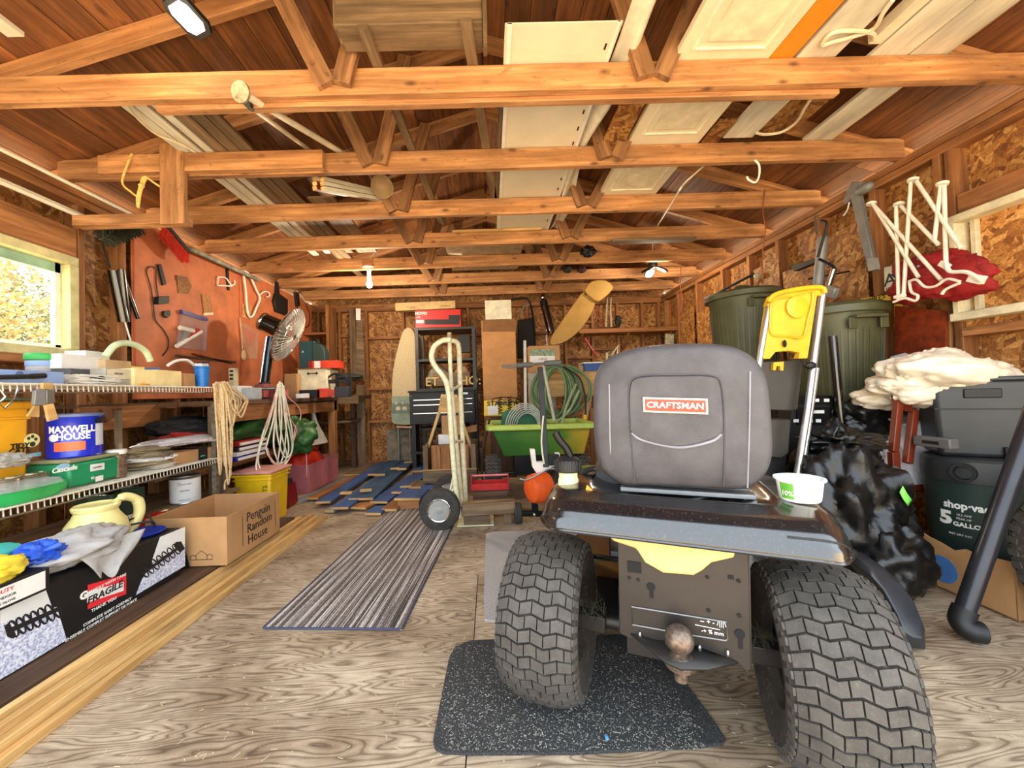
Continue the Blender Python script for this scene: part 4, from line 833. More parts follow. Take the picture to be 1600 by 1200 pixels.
# --------------------------------------------------------- work bench
BX0, BX1, BY0, BY1, BZ = XL+.015, -2.0, 2.84, 5.05, 1.03
t = thing('workbench', 'stained wooden workbench along the left wall below the orange board', 'workbench', ((BX0+BX1)/2, (BY0+BY1)/2, 0))
for k in range(4): part('top_plank', MB().box((BX0+.09+.155*k+.02, (BY0+BY1)/2, BZ-.018), (.152, BY1-BY0, .036)), W_DARK, t, bev=.003)
part('apron', MB().box((BX1-.02, (BY0+BY1)/2, BZ-.105), (.035, BY1-BY0, .13)), W_STUD, t, bev=.003)
part('stained_edge', MB().box((BX1+.001, 4.4, BZ-.03), (.006, 1.2, .05)), plain((48, 36, 26), .6, var=.5, sc=12, name='oil_stain'), t)
for y in (BY1-.05, 2.90): part('leg', MB().box((BX1-.045, y, (BZ-.04)/2), (.085, .085, BZ-.04)), W_STUD if y > 3 else W_GREY, t, bev=.003)
for y in (BY1-.05, 3.0): part('leg', MB().box((BX0+.06, y, (BZ-.04)/2), (.085, .085, BZ-.04)), W_STUD, t, bev=.003)
part('apron', MB().box((-2.45, 2.58, BZ-.09), (.035, .56, .15)), W_STUD, t, bev=.003); part('top_plank', MB().box((-2.535, 2.58, BZ-.01), (.20, .56, .02)), W_DARK, t)
part('lower_shelf', MB().box((-2.42, 3.7, .52), (.42, 2.3, .03)), W_GREY, t, bev=.002)
part('stretcher', MB().box((-2.22, 3.85, .49), (.03, 2.2, .05)), W_STUD, t)
part('post_bracket', MB().box((BX1+.002, 2.90, .5), (.008, .03, .98)), plain((120, 110, 96), .5, metal=.5, name='slotted_metal', var=.3, sc=30), t)
# second low bench behind it
t = multi('side_bench', 'grimy narrow bench beyond the workbench in the far left corner', 'bench', [('top_plank', MB().box((-2.12, 5.38, 1.02), (.75, .6, .05)), W_DARK), ('front_board', MB().box((-1.9, 5.07, .99), (.34, .03, .10)), W_GREY), ('leg', MB().box((-2.0, 5.62, .49), (.06, .06, .985)), W_DARK), ('leg', MB().box((-2.5, 5.6, .49), (.06, .06, .985)), W_DARK), ('lower_shelf', MB().box((-2.25, 5.36, .70), (.75, .45, .025)), W_GREY)])
# --------------------------------------------------------- wire shelf rack
WX0, WX1, WY_0, WY_1 = -2.42, -1.95, .9, 2.78
WIRE = plain((222, 214, 196), .35, name='coated_wire'); WIRED = plain((120, 106, 88), .5, metal=.4, name='dull_wire')
def wshelf(z, label, x1=WX1, y1=WY_1):
    t = thing('wire_shelf', label, 'shelf', ((WX0+x1)/2, 1.8, z-.04)); m = MB()
    n = int((y1-WY_0)/.0235)
    for k in range(n):
        y = WY_0+k*.0235; m.tube([(WX0, y, z), (x1, y, z), (x1+.002, y, z-.034)], .0028, 5)
    part('cross_wires', m, WIRE, t, kind='stuff')
    for (x, dz) in ((x1+.004, 0), (x1+.004, -.036), (WX0, 0), ((WX0+x1)/2, -.006)): part('rail', MB().tube([(x, WY_0, z+dz-.003), (x, y1, z+dz-.003)], .0045, 6), WIRED if dz < -.01 else WIRE, t)
    return t
wshelf(1.125, 'upper white wire shelf at left, crowded with small boxes'); wshelf(.625, 'lower white wire shelf at left, under the blue can')
t = thing('shelf_standard', 'slotted metal post and bracket between the wire shelves', 'bracket', (-2.4, 2.35, .56))
part('post', MB().box((-2.30, 2.40, .77), (.025, .025, .44)), plain((140, 124, 104), .45, metal=.5, name='dull_steel_post'), t); part('post', MB().box((-1.965, 2.76, .62), (.03, .03, .80)), plain((132, 120, 104), .45, metal=.5, var=.3, sc=40, name='paint_speckled_post'), t)
part('wall_bracket', slab([(-2.62, 2.42, 1.0), (-2.30, 2.42, 1.0), (-2.30, 2.42, .97), (-2.60, 2.42, .80)], (0, .004, 0)), plain((96, 60, 36), .5, name='brown_bracket'), t)
# ---- things on the upper wire shelf (z top 1.022)
ZS = 1.1285
def sbox(name, x, y0, y1, h, d, mat, label, cat='box', z=ZS, lid=None, group=None, rz=0, hole=False, **k):
    """box with its front face at x, from y0 to y1 along the wall"""
    c = V((x-d/2, (y0+y1)/2, z)); R = RZ(rz)
    t = thing(name, label, cat, c, rz, group)
    part('body', MB().box(c+V((0, 0, h/2)), (d, y1-y0, h), R), mat, t, bev=k.get('bev', .002))
    if lid: part('lid', MB().box(c+V((0, 0, h+.006)), (d+.006, y1-y0+.006, .014), R), lid, t, bev=.002)
    return t
def ys_(px, x): return at_x(px, 600, x).y
PAPER = plain((232, 230, 224), .6, var=.06, name='white_card'); GCARD = plain((176, 168, 150), .7, name='grey_card'); LBLUE = plain((140, 168, 214), .5, name='light_blue_plastic')
t = sbox('blue_tray', -2.0, ys_(-30, -2.0), ys_(100, -2.0), .055, .2, LBLUE, 'light blue case lying at the near end of the upper wire shelf', 'case')
part('latch', MB().lathe([(.001, 0), (.012, 0), (.012, .004), (.001, .004)], at_x(30, 584, -1.999), RY(PI/2), n=16), plain((90, 110, 150), .5, name='dark_latch'), t)
solo('long_tool', MB().tube(sm([at_x(x, y, -1.965) for x, y in ((-20, 590), (20, 589), (50, 588), (70, 587))], 4), [.010]*8+[.012]*5, 8), BLACK, 'long black tool handle lying before the light blue case', 'tool')
t = thing('food_jar', 'clear jar with green lid behind the light blue case', 'jar', at_x(66, 574, -2.25))
c = at_x(66, 576, -2.25); c.z = ZS
part('jar', MB().lathe([(.05, 0), (.056, .02), (.056, .125), (.05, .13)], c, n=24), plain((200, 196, 200), .25, name='clear_jar', alpha=.6), t); part('blue_band', MB().lathe([(.0565, .10), (.0575, .102), (.0575, .122), (.0565, .124)], c, n=24), LBLUE, t); part('lid', MB().lathe([(.06, .13), (.062, .134), (.062, .155), (.058, .162), (.001, .162)], c, n=28), plain((60, 176, 84), .45, name='green_lid'), t)
bs = MB(); rnd = random.Random(5)
a0 = at_x(108, 583, -2.04); a0.z = ZS+.03
for k in range(180):
    st = a0+V((rnd.uniform(-.05, .05), rnd.uniform(-.02, .03), rnd.uniform(-.02, .02))); bs.beam(st, st+V((rnd.uniform(.0, .06), rnd.uniform(.1, .16), rnd.uniform(-.02, .005))), .002, .002)
solo('wire_bundle', bs, plain((226, 222, 210), .4, name='white_fibre'), 'fanned bundle of white fibre beside the light blue case', 'bundle', flat=True)
sbox('white_carton', -2.14, ys_(96, -2.14), ys_(170, -2.14), .075, .18, PAPER, 'crumpled white carton at the back behind the white fibre', z=ZS+.0855)
sbox('grey_carton', -2.10, ys_(110, -2.10), ys_(166, -2.10), .085, .2, plain((88, 84, 84), .7, name='charcoal_card'), 'charcoal box carrying the crumpled white carton')
t = thing('round_brush_tool', 'black-handled tool with a round black head by the grey box', 'tool', at_x(155, 598, -1.99))
part('head', MB().sph(at_x(158, 592, -1.99), (.014, .02, .016), 14, 10), BLACK, t); part('handle', MB().tube([at_x(140, 592, -1.99), at_x(155, 592, -1.99)], .009, 8), BLACK, t)
t = sbox('grey_box', -2.02, ys_(165, -2.02), ys_(208, -2.02), .090, .2, GCARD, 'grey cardboard box with a cream label beside the round-headed tool')
part('label', slab([at_x(168, 577, -2.0185), at_x(204, 577, -2.0185), at_x(204, 592, -2.0185), at_x(168, 593, -2.0185)], (.002, 0, 0)), plain((216, 204, 172), .6, name='cream_label'), t)
text('FRAGILE', at_x(186, 584, -2.016), Y_, Z_, .013, INK, t)
t = sbox('open_carton', -2.0, ys_(210, -2.0), ys_(284, -2.0), .098, .2, plain((250, 222, 160), .6, name='bright_cream_card'), 'long cream box in the window light, right of the grey box')
part('blue_stripe', slab([at_x(226, 574.5, -1.999), at_x(250, 574.5, -1.999), at_x(250, 577.5, -1.999), at_x(226, 577.5, -1.999)], (.001, 0, 0)), plain((70, 110, 160), .5, name='blue_print'), t)
sbox('tan_flap', -2.1, ys_(165, -2.1), ys_(206, -2.1), .055, .12, plain((196, 166, 124), .7, name='tan_card'), 'tan carton with a raised flap standing on the grey box', z=ZS+.0905)
sbox('yellow_envelope', -2.16, ys_(196, -2.16), ys_(226, -2.16), .07, .1, plain((250, 226, 130), .6, name='yellow_paper'), 'pale yellow envelope upright behind the tan carton', z=ZS+.055)
sbox('white_envelope', -2.2, ys_(222, -2.2), ys_(250, -2.2), .075, .06, PAPER, 'white packet upright behind the long cream box', z=ZS+.05)
solo('foam_arc', MB().tube(sm([at_x(x, y, -2.06) for x, y in ((164, 558), (178, 541), (196, 536), (214, 540), (228, 550), (235, 564))], 5), .017, 10), plain((206, 222, 180), .5, name='pale_green_hose'), 'pale green plastic arc bowed over the boxes by the window', 'hose')
sbox('green_white_box', -2.3, ys_(134, -2.3), ys_(172, -2.3), .05, .12, plain((226, 232, 220), .5, name='greenish_white'), 'small white and green box topping the stack by the window', z=ZS+.161)
sbox('tin_strip', -2.08, ys_(282, -2.08), ys_(292, -2.08), .085, .03, GREYM, 'thin grey plate upright beside the long cream box', 'plate')
sbox('brown_card', -2.01, ys_(289, -2.01), ys_(305, -2.01), .088, .08, CARD, 'small brown carton left of the blue cup')
c = at_x(316, 596, -2.02); c.z = ZS; t = thing('blue_cup', 'blue ribbed plastic cup with a white card inside', 'cup', c)
part('cup', MB().lathe([(.034, 0), (.038, .004), (.044, .13), (.049, .134), (.049, .145), (.043, .145), (.040, .137), (.033, .006), (.001, .006)], c, n=24), plain((30, 120, 200), .4, name='bright_blue'), t)
part('card', MB().box(c+V((0, 0, .145)), (.05, .06, .05), RX(.2)), PAPER, t); part('clip', MB().box(c+V((.01, .0, .172)), (.04, .07, .012), RX(.1)), BLACK, t)
solo('curved_plastic', MB().tube(sm([at_x(x, y, -2.1) for x, y in ((262, 571), (275, 564), (292, 563), (305, 572))], 5), .010, 8), WHITE, 'small white plastic arc behind the brown carton', 'hose')
solo('orange_bar', MB().box(at_x(225, 601, -1.99), (.02, .06, .008)), plain((230, 160, 40), .5, name='orange_bar'), 'small orange bar on the wire shelf below the cream box', 'bar')
# hanging from upper wire shelf
t = thing('paint_brush', 'pair of old paintbrushes hooked on the upper wire shelf', 'brush', at_x(65, 655, -1.93))
part('handle', slab([at_x(38, 651, -1.93), at_x(50, 634, -1.93), at_x(58, 633, -1.93), at_x(58, 652, -1.93)], (.012, 0, 0)), W_PALE, t, bev=.003)
part('handle', slab([at_x(66, 632, -1.935), at_x(80, 630, -1.935), at_x(88, 655, -1.935), at_x(72, 659, -1.935)], (.012, 0, 0)), W_PALE, t, bev=.003)
part('ferrule', slab([at_x(50, 610, -1.93), at_x(66, 607, -1.93), at_x(66, 633, -1.93), at_x(48, 633, -1.93)], (.016, 0, 0)), GREYM, t, bev=.002)
part('ferrule', slab([at_x(67, 609, -1.935), at_x(79, 609, -1.935), at_x(81, 630, -1.935), at_x(67, 631, -1.935)], (.016, 0, 0)), STEEL, t, bev=.002)
part('clip', slab([at_x(62, 598, -1.928), at_x(78, 598, -1.928), at_x(78, 608, -1.928), at_x(62, 608, -1.928)], (.014, 0, 0)), W_PALE, t, bev=.002)
solo('wire_hook', MB().tube([at_x(x, y, -1.93) for x, y in ((-3, 605), (8, 620), (-2, 631), (8, 638), (22, 624), (27, 606))], .003, 6), CHROME, 'bent silver wire hook below the upper wire shelf', 'hook')
# ---- things on the lower wire shelf
ZL = .6285
c = V((-2.26, 1.665, ZL)); KZ = 1.42
t = thing('litter_bucket', 'yellow pet litter bucket at the near end of the lower shelf', 'bucket', c)
YB_ = plain((236, 170, 24), .5, var=.05, name='deep_yellow')
part('bucket', MB().box(c+V((0, 0, .14*KZ)), (.24, .26, .28*KZ), top=1.06), YB_, t, bev=.012)
part('rim', MB().box(c+V((0, 0, .285*KZ)), (.275, .295, .035)), YB_, t, bev=.008); part('rim', MB().box(c+V((0, 0, .245*KZ)), (.262, .282, .014)), YB_, t, bev=.004)
part('lid', MB().box(c+V((0, 0, .306*KZ)), (.265, .285, .012)), plain((104, 128, 96), .5, name='grey_green_lid'), t, bev=.004)
fx = c.x+.1285
text('TIDY', at_x(31, 697, fx), Y_, Z_, .032, INK, t, shear=.1, bold=.001); text('CATS', at_x(30, 704.5, fx), Y_, Z_, .032, INK, t, shear=.1, bold=.001)
part('paw_print', MB().lathe([(.001, 0), (.032, 0), (.001, .001)], at_x(50, 688, fx-.001), RY(PI/2), n=20), plain((244, 226, 150), .5, name='pale_disc'), t); part('paw_print', MB().sph(at_x(51, 694, fx), (.001, .012, .012), 10, 6).sph(at_x(45, 685, fx), (.001, .007, .008), 8, 6).sph(at_x(51, 682, fx), (.001, .007, .008), 8, 6).sph(at_x(56, 686, fx), (.001, .007, .008), 8, 6), plain((30, 60, 40), .5, name='dark_green_ink'), t)
part('blue_band', slab([at_x(15, 713, fx-.001), at_x(64, 706, fx-.001), at_x(64, 712, fx-.001), at_x(15, 720, fx-.001)], (.001, 0, 0)), plain((110, 170, 190), .5, name='blue_band'), t)
# coffee can
CB = plain((22, 44, 190), .25, var=.04, name='can_blue', coat=.5)
a = at_x(84, 705, -2.02); b_ = at_x(169, 705, -2.02); r = .102
c = V((-2.12, 1.985, ZL+.142)); t = thing('coffee_can', 'blue coffee can standing on the green detergent tub', 'can', c)
part('can', MB().lathe([(r, 0), (r+.003, .003), (r, .007), (r, 0.200), (r+.003, .204), (r+.001, .208)], c, n=44), CB, t)
part('lid', MB().lathe([(r+.004, 0.200), (r+.004, .212), (r-.004, .216), (r-.006, .209), (.001, .209)], c, n=44), plain((110, 120, 160), .35, name='translucent_blue_lid'), t)
cd = (V((0, 0, 0))-V((c.x, c.y, 0))).normalized(); a_c = math.atan2(cd.y, cd.x)
def wrap(parent, name, a0, a1, z0, z1, mat, rr=.0008, base=c, rad=None):
    rad = rad or r; part(name, MB().lathe([(rad+rr, z0), (rad+rr, z1)], base, n=24, a0=a0, a1=a1), mat, parent)
wrap(t, 'orange_label', a_c-.75, a_c+.35, .034, .078, plain((236, 110, 60), .4, name='orange_label'))
wrap(t, 'white_label', a_c+.75, a_c+1.3, .05, .16, plain((214, 218, 224), .4, name='white_label')); wrap(t, 'dark_label', a_c+.72, a_c+1.32, .16, .19, plain((16, 26, 60), .4, name='navy_label'))
ctext('MAXWELL', a_c-.14, .138, .046, WINK, t, c, r, bold=.0016, sx=.82); ctext('HOUSE', a_c-.06, .103, .046, WINK, t, c, r, bold=.0016, sx=.82)
part('cup_mark', MB().sph(c+V((math.cos(a_c-.78), math.sin(a_c-.78), 0))*(r)+V((0, 0, .10)), (.006, .02, .019), 12, 8, R=RZ(a_c-.78)), WINK, t)
# green detergent tub
c = V((-2.10, 1.975, ZL+.001)); t = thing('detergent_tub', 'green detergent tub with clear lid under the blue can', 'tub', c)
part('tub', MB().box(c+V((0, 0, .062)), (.20, .26, .118), top=1.04), plain((36, 140, 90), .4, name='detergent_green'), t, bev=.014)
part('lid', MB().box(c+V((0, 0, .131)), (.215, .275, .018)), plain((150, 150, 110), .35, name='smoky_lid', alpha=.85), t, bev=.006)
text('Cascade', at_x(101, 733, c.x+.105), Y_, Z_, .032, WINK, t, shear=.2, bold=.0008); part('cloud_mark', MB().sph(at_x(99, 729, c.x+.1035), (.001, .03, .014), 14, 8), plain((150, 190, 220), .5, name='pale_blue_mark'), t)
part('label', slab([at_x(141, 726, c.x+.104), at_x(163, 723, c.x+.104), at_x(163, 733, c.x+.104), at_x(141, 737, c.x+.104)], (.001, 0, 0)), PAPER, t); text('CLEANER', at_x(152, 730, c.x+.1055), Y_, Z_, .011, INK, t)
text('85', at_x(145, 747, c.x+.105), Y_, Z_, .018, WINK, t); part('barcode', slab([at_x(149, 745, c.x+.104), at_x(161, 742, c.x+.104), at_x(161, 750, c.x+.104), at_x(149, 753, c.x+.104)], (.001, 0, 0)), PAPER, t)
# jar, gloves, box, cloth
c = at_x(182, 745, -2.03); c.z = ZL; t = thing('glass_jar', 'clear jar of screws with white lid beside the detergent tub', 'jar', c)
part('jar', MB().lathe([(.036, 0), (.042, .006), (.042, .125), (.036, .132)], c, n=24), plain((120, 96, 78), .2, name='jar_of_screws', var=.4, sc=70, alpha=.9), t); part('lid', MB().lathe([(.042, .128), (.044, .13), (.044, .15), (.04, .153), (.001, .153)], c, n=24), WHITE, t)
c = at_x(240, 735, -2.10); c.z = ZL; t = thing('work_gloves', 'folded stack of grey-beige leather work gloves', 'gloves', c)
LEA = plain((158, 140, 108), .8, var=.25, sc=14, name='worn_leather', bmp=.4)
for k, (dz, sx_, sy_, m_) in enumerate(((.012, .12, .15, GCARD), (.034, .12, .15, LEA), (.058, .125, .15, PAPER), (.088, .11, .14, LEA), (.115, .10, .13, LEA))):
    part('glove', blob(c+V((.0, -.01*k, dz)), (sx_, sy_, .024), .35, 1.8, k+3, n=30, m=16), m_, t)
q = at_x(262, 712, -1.99); part('cuff', MB().tube([q+V((0, .035*math.cos(a), .018*math.sin(a))) for a in [2*PI*k/20 for k in range(20)]], .004, 6, closed=True).sph(q+V((-.005, 0, 0)), (.004, .032, .016), 14, 8), plain((110, 100, 84), .8, name='glove_cuff'), t)
t = sbox('shipping_box', -1.99, ys_(272, -1.99), ys_(341, -1.99), .075, .22, CARD, 'brown shipping box with black tape at the end of the lower shelf', z=ZL)
part('black_tape', slab([at_x(310, 699, -1.9895), at_x(324, 697, -1.9895), at_x(324, 720, -1.9895), at_x(310, 722, -1.9895)], (.002, 0, 0)), BLACK, t); part('tape_over', MB().box((-2.1, (at_x(310, 700, -1.99).y+at_x(324, 700, -1.99).y)/2, ZL+.0765), (.22, .066, .002)), BLACK, t); text('prime', at_x(317, 712, -1.987), Y_, Z_, .018, plain((60, 190, 190), .5, name='teal_ink'), t)
CLOTHW = plain((226, 222, 222), .85, var=.08, sc=20, name='white_cloth', bmp=.3)
c = at_x(285, 692, -2.12); solo('white_shirt', blob(c+V((0, .03, .012)), (.17, .3, .028), .5, 1.8, 8, n=44, m=22), CLOTHW, 'crumpled white cloth lying over the shipping box', 'cloth')
c = at_x(292, 678, -2.26); solo('red_rag', blob(c+V((0, 0, 0)), (.10, .22, .03), .5, 2, 9), plain((186, 56, 50), .8, name='red_cloth', bmp=.3), 'red rag lying behind the white cloth', 'rag')
c = at_x(302, 672, -2.40); solo('brown_rag', blob(c+V((0, -.05, -.01)), (.10, .25, .03), .5, 2, 19), plain((166, 96, 60), .8, name='brown_cloth', bmp=.3), 'brown cloth strip lying behind the red rag', 'rag')
# green tray with tins
c = at_x(32, 762, -1.99); c.z = ZL; t = thing('green_tray', 'green oval tray under a clear dome on the lower shelf', 'tray', c)
part('tray', MB().lathe([(.11, 0), (.135, .02), (.142, .052), (.146, .054), (.138, .05), (.13, .022), (.105, .006), (.001, .006)], c, n=40, sx=.42, sy=1.25), plain((44, 176, 92), .4, name='bright_green'), t)
part('clear_lid', MB().lathe([(.136, .05), (.12, .075), (.07, .088), (.001, .09)], c, n=36, sx=.42, sy=1.2), plain((200, 206, 200), .15, name='clear_dome', alpha=.35), t)
TIN = plain((196, 184, 158), .25, metal=.9, name='tin_can', var=.15)
for k, (px, x_, s, lb) in enumerate(((12, -2.08, 1, 'tin can behind the green tray, nearest the doorway'), (43, -2.08, 1, 'tin can between its two neighbours behind the green tray'), (64, -2.10, .85, 'small tin can just left of the detergent tub'))):
    c = at_x(px, 745, x_); c.z = ZL; pf = [(.036*s, 0)]+[((.036+.0012*math.cos(j*PI))*s, .008+.0035*j) for j in range(24)]+[(.037*s, .095), (.034*s, .095), (.034*s, .088), (.001, .088)]
    solo('tin_can', MB().lathe(pf, c, n=24), TIN, lb, 'can', 'tin cans on the lower shelf')
c = at_x(77, 725, -2.14); c.z = ZL; solo('glass_tumbler', MB().lathe([(.03, 0), (.036, .07), (.034, .07), (.028, .004), (.001, .004)], c+V((0, 0, .035)), n=20), plain((210, 210, 210), .1, name='ribbed_glass', alpha=.5), 'small ribbed glass beside the yellow bucket', 'glass')
c = at_x(10, 720, -2.08); solo('crumpled_wrap', blob(c, (.05, .09, .035), .5, 3, 22), plain((190, 190, 184), .2, name='cling_wrap', alpha=.6), 'crumpled clear wrap on top of the tin can', 'wrap')
# rope on the post
ROPE = plain((226, 196, 146), .9, var=.15, sc=50, name='beige_rope', bmp=.5)
m = MB(); rnd = random.Random(11); top = at_x(337, 597, -1.93)
for k in range(18):
    y0 = rnd.uniform(-.01, .03); xb = -1.94+.012*rnd.randrange(0, 6); ln = rnd.uniform(.30, .80) if k < 10 else rnd.uniform(.20, .36); wdt = rnd.uniform(.02, .06) if k < 10 else rnd.uniform(.06, .18)
    yc = top.y+.04+rnd.uniform(-.02, .04)+(.10 if k >= 10 else 0)
    P = [V((xb, top.y+y0, top.z-.01)), V((xb, yc-wdt*.6, top.z-.12)), V((xb+.006, yc-wdt*.5, top.z-ln*.7)), V((xb+.006, yc, top.z-ln)), V((xb+.004, yc+wdt*.6, top.z-ln*.7)), V((xb, yc+wdt*.7, top.z-.12)), V((xb, top.y+y0+.02, top.z+.0))]
    m.tube(sm(P, 5), .0068, 6)
t = multi('rope_hank', 'thick hank of beige rope hanging from the wire shelf corner', 'rope', [('hank', m, ROPE)])
part('binding', MB().tube([top+V((.0, .025+.035*math.cos(a), -.02-.0012*i+.02*math.sin(a))) for i, a in enumerate([2*PI*j/12 for j in range(60)])], .0055, 6), ROPE, t)
part('loose_end', MB().tube(sm([at_x(x, y, -1.93) for x, y in ((352, 690), (356, 720), (361, 740), (352, 752), (351, 765))], 5), .0055, 6), ROPE, t)
# white extension cord on the bench
def cordhank(name, label, px, x, pts_list, mat, r=.007):
    m = MB()
    for pts in pts_list: m.tube(sm([at_x(a, b_, x+.008*(i % 3)) for i, (a, b_) in enumerate(pts)], 5), r, 7)
    return m
XCD = -1.955
EW = plain((238, 232, 210), .4, name='white_cord'); EP = plain((232, 168, 156), .4, name='pink_cord')
L1 = [[(434, 604), (424, 640), (410, 680), (402, 715), (401, 735), (413, 750), (428, 742), (437, 700), (440, 650), (437, 604)],
      [(434, 600), (428, 650), (418, 690), (416, 700), (420, 712), (432, 725), (445, 720), (451, 700), (446, 660), (440, 602)],
      [(436, 598), (431, 630), (432, 670), (438, 700), (446, 715), (455, 708), (456, 690), (448, 650), (441, 600)],
      [(437, 596), (420, 660), (406, 700), (404, 725), (415, 745), (432, 735), (444, 705), (447, 650), (443, 602)],
      [(438, 597), (436, 640), (440, 680), (448, 712), (440, 728), (428, 700), (430, 650), (434, 600)],
      [(440, 598), (450, 640), (457, 680), (456, 706), (444, 728), (420, 752)]]
L2 = [[(442, 605), (452, 622), (466, 635), (470, 650), (464, 670), (458, 690), (462, 664)], [(445, 640), (462, 668), (475, 690), (479, 720), (479, 745)], [(430, 620), (420, 650), (413, 670)], [(418, 700), (425, 722), (440, 728)]]
t = thing('extension_cord', 'white extension cord looped and hung from the bench edge', 'cord', at_x(430, 752, XCD))
part('white_loops', cordhank('', '', 0, XCD, L1, EW), EW, t); part('pink_loops', cordhank('', '', 0, XCD+.01, L2, EP, .005), EP, t); part('cord_tie', MB().tube([at_x(437, 610, XCD)+V((.0, .05*math.cos(a), .014*math.sin(a)-.001*i)) for i, a in enumerate([2*PI*j/10 for j in range(40)])], .006, 6), EW, t)
# ================================================================== right side
def rw(px, py, off=0): return at_x(px, py, XR-off)
CAN = plain((86, 86, 58), .45, var=.12, sc=6, name='olive_plastic')
def garbage_can(c, R0, H, label, tilt=None, lid_handle=0):
    t = thing('garbage_can', label, 'garbage can', c); R = tilt or Matrix.Identity(3)
    pf = [(R0*.72, 0), (R0*.74, .01), (R0*.96, H*.90), (R0*1.0, H*.93), (R0*1.02, H*.94), (R0*1.02, H*.95), (R0*.98, H*.95)]
    part('body', MB().lathe(pf, c, R, n=56), CAN, t)
    m = MB()
    for k in range(40):
        a = 2*PI*k/40; d = V((math.cos(a), math.sin(a), 0)); m.beam(c+R@(d*R0*.765+V((0, 0, H*.1))), c+R@(d*R0*.945+V((0, 0, H*.82))), .010, .006, up=R@d)
    part('ribs', m, CAN, t)
    part('lid', MB().lathe([(R0*1.06, H*.92), (R0*1.08, H*.925), (R0*1.08, H*.965), (R0*1.0, H*.985), (R0*.75, H*1.0), (R0*.7, H*.99), (R0*.3, H*1.01), (.001, H*1.015)], c, R, n=56), CAN, t)
    for a in (-PI/2-.1, PI/2-.1):
        d = V((math.cos(a), math.sin(a), 0)); q = V((-d.y, d.x, 0)); o = c+R@(d*R0*1.02+V((0, 0, H*.84)))
        part('side_handle', MB().beam(o-R@q*.09+R@V((0, 0, .045)), o+R@q*.09+R@V((0, 0, .045)), .07, .02).beam(o-R@q*.09+R@V((0, 0, .04)), o-R@q*.09-R@V((0, 0, .03)), .05, .012).beam(o+R@q*.09+R@V((0, 0, .04)), o+R@q*.09-R@V((0, 0, .03)), .05, .012), CAN, t, bev=.004)
    if lid_handle: part('lid_handle', MB().tube(sm([c+R@V((-.07, 0, H)), c+R@V((-.05, 0, H+.05)), c+R@V((.05, 0, H+.05)), c+R@V((.07, 0, H))], 5), .013, 8), CAN, t)
    return t
# cans stand on a crate-high shelf: tops at px y 450 and 470
pl = multi('low_platform', 'dark low shelf behind the bags carrying both garbage cans', 'shelf', [('top', MB().box((2.12, 3.52, .50), (1.0, 2.3, .03)), W_DARK), ('leg', MB().box((1.66, 2.45, .243), (.06, .06, .483)), W_DARK), ('leg', MB().box((2.55, 2.45, .243), (.06, .06, .483)), W_DARK), ('leg', MB().box((1.66, 4.6, .243), (.06, .06, .483)), W_DARK), ('leg', MB().box((2.55, 4.6, .243), (.06, .06, .483)), W_DARK)])
c1 = V((2.31, 3.42, .90)); garbage_can(c1, .285, .95, 'olive garbage can left of the yellow step ladder, farther back', lid_handle=1)
solo('crate', MB().box((2.31, 3.42, .708), (.56, .56, .38)), W_DARK, 'dark crate on the low shelf under the back garbage can', 'crate', bev=.004)
c2 = V((2.385, 2.60, .517)); garbage_can(c2, .25, 1.02, 'olive garbage can right of the yellow step ladder, beside the wall')
# yellow step ladder
YD = 1.95
t = thing('step_ladder', 'folded step ladder with yellow tray and silver rails', 'ladder', at_y(1240, 900, YD))
def ly(x, y, d=0): return at_y(x, y, YD+d)
ALU = plain((196, 196, 196), .28, metal=.85, name='aluminium', var=.1)
part('rail', MB().tube([ly(1285, 460), ly(1262, 640), ly(1236, 800), at_z(1222, 900, .02)], .016, 12), ALU, t)
part('rail', MB().tube([ly(1276, 575, .05), ly(1250, 760, .05), ly(1232, 860, .05)], .013, 12), ALU, t)
part('rail', MB().tube([ly(1203, 470), ly(1190, 545), ly(1178, 620), ly(1168, 700), ly(1150, 830)], .014, 12), ALU, t)
yt = [(1199, 478), (1205, 462), (1220, 455), (1228, 452), (1245, 448), (1262, 446), (1282, 445), (1290, 455), (1288, 462), (1277, 462), (1262, 560), (1248, 560), (1250, 551), (1232, 548), (1212, 550), (1203, 561), (1189, 560), (1196, 510), (1201, 478)]
YM = plain((226, 174, 30), .4, var=.08, sc=12, name='ladder_yellow')
part('tray', slab([ly(x, y, -.012) for x, y in yt], (0, .035, 0)), YM, t, bev=.006)
part('tray_rim', MB().tube(sm([ly(1208, 470, -.018), ly(1240, 462, -.018), ly(1270, 457, -.018), ly(1262, 500, -.018), ly(1254, 527, -.018), ly(1230, 525, -.018), ly(1206, 522, -.018), ly(1204, 495, -.018)], 3, True), .006, 6, closed=True), YM, t)
part('tray_recess', MB().lathe([(.05, 0), (.056, .004), (.05, .006)], ly(1245, 480, -.020), RX(PI/2), n=24), YM, t)
part('tray_top', MB().tube(sm([ly(1200, 472, -.02), ly(1212, 460, -.02), ly(1245, 452, -.02), ly(1282, 449, -.02), ly(1289, 458, -.02)], 4), .012, 8), YM, t)
part('tray_slot', MB().lathe([(.001, 0), (.016, 0), (.016, .002)], ly(1226, 537, -.022), RX(PI/2), n=16, sx=.6, sy=1.2), HOLE, t)
part('hinge', MB().sph(ly(1266, 571, -.01), (.03, .02, .02), 12, 8), BLACK, t)
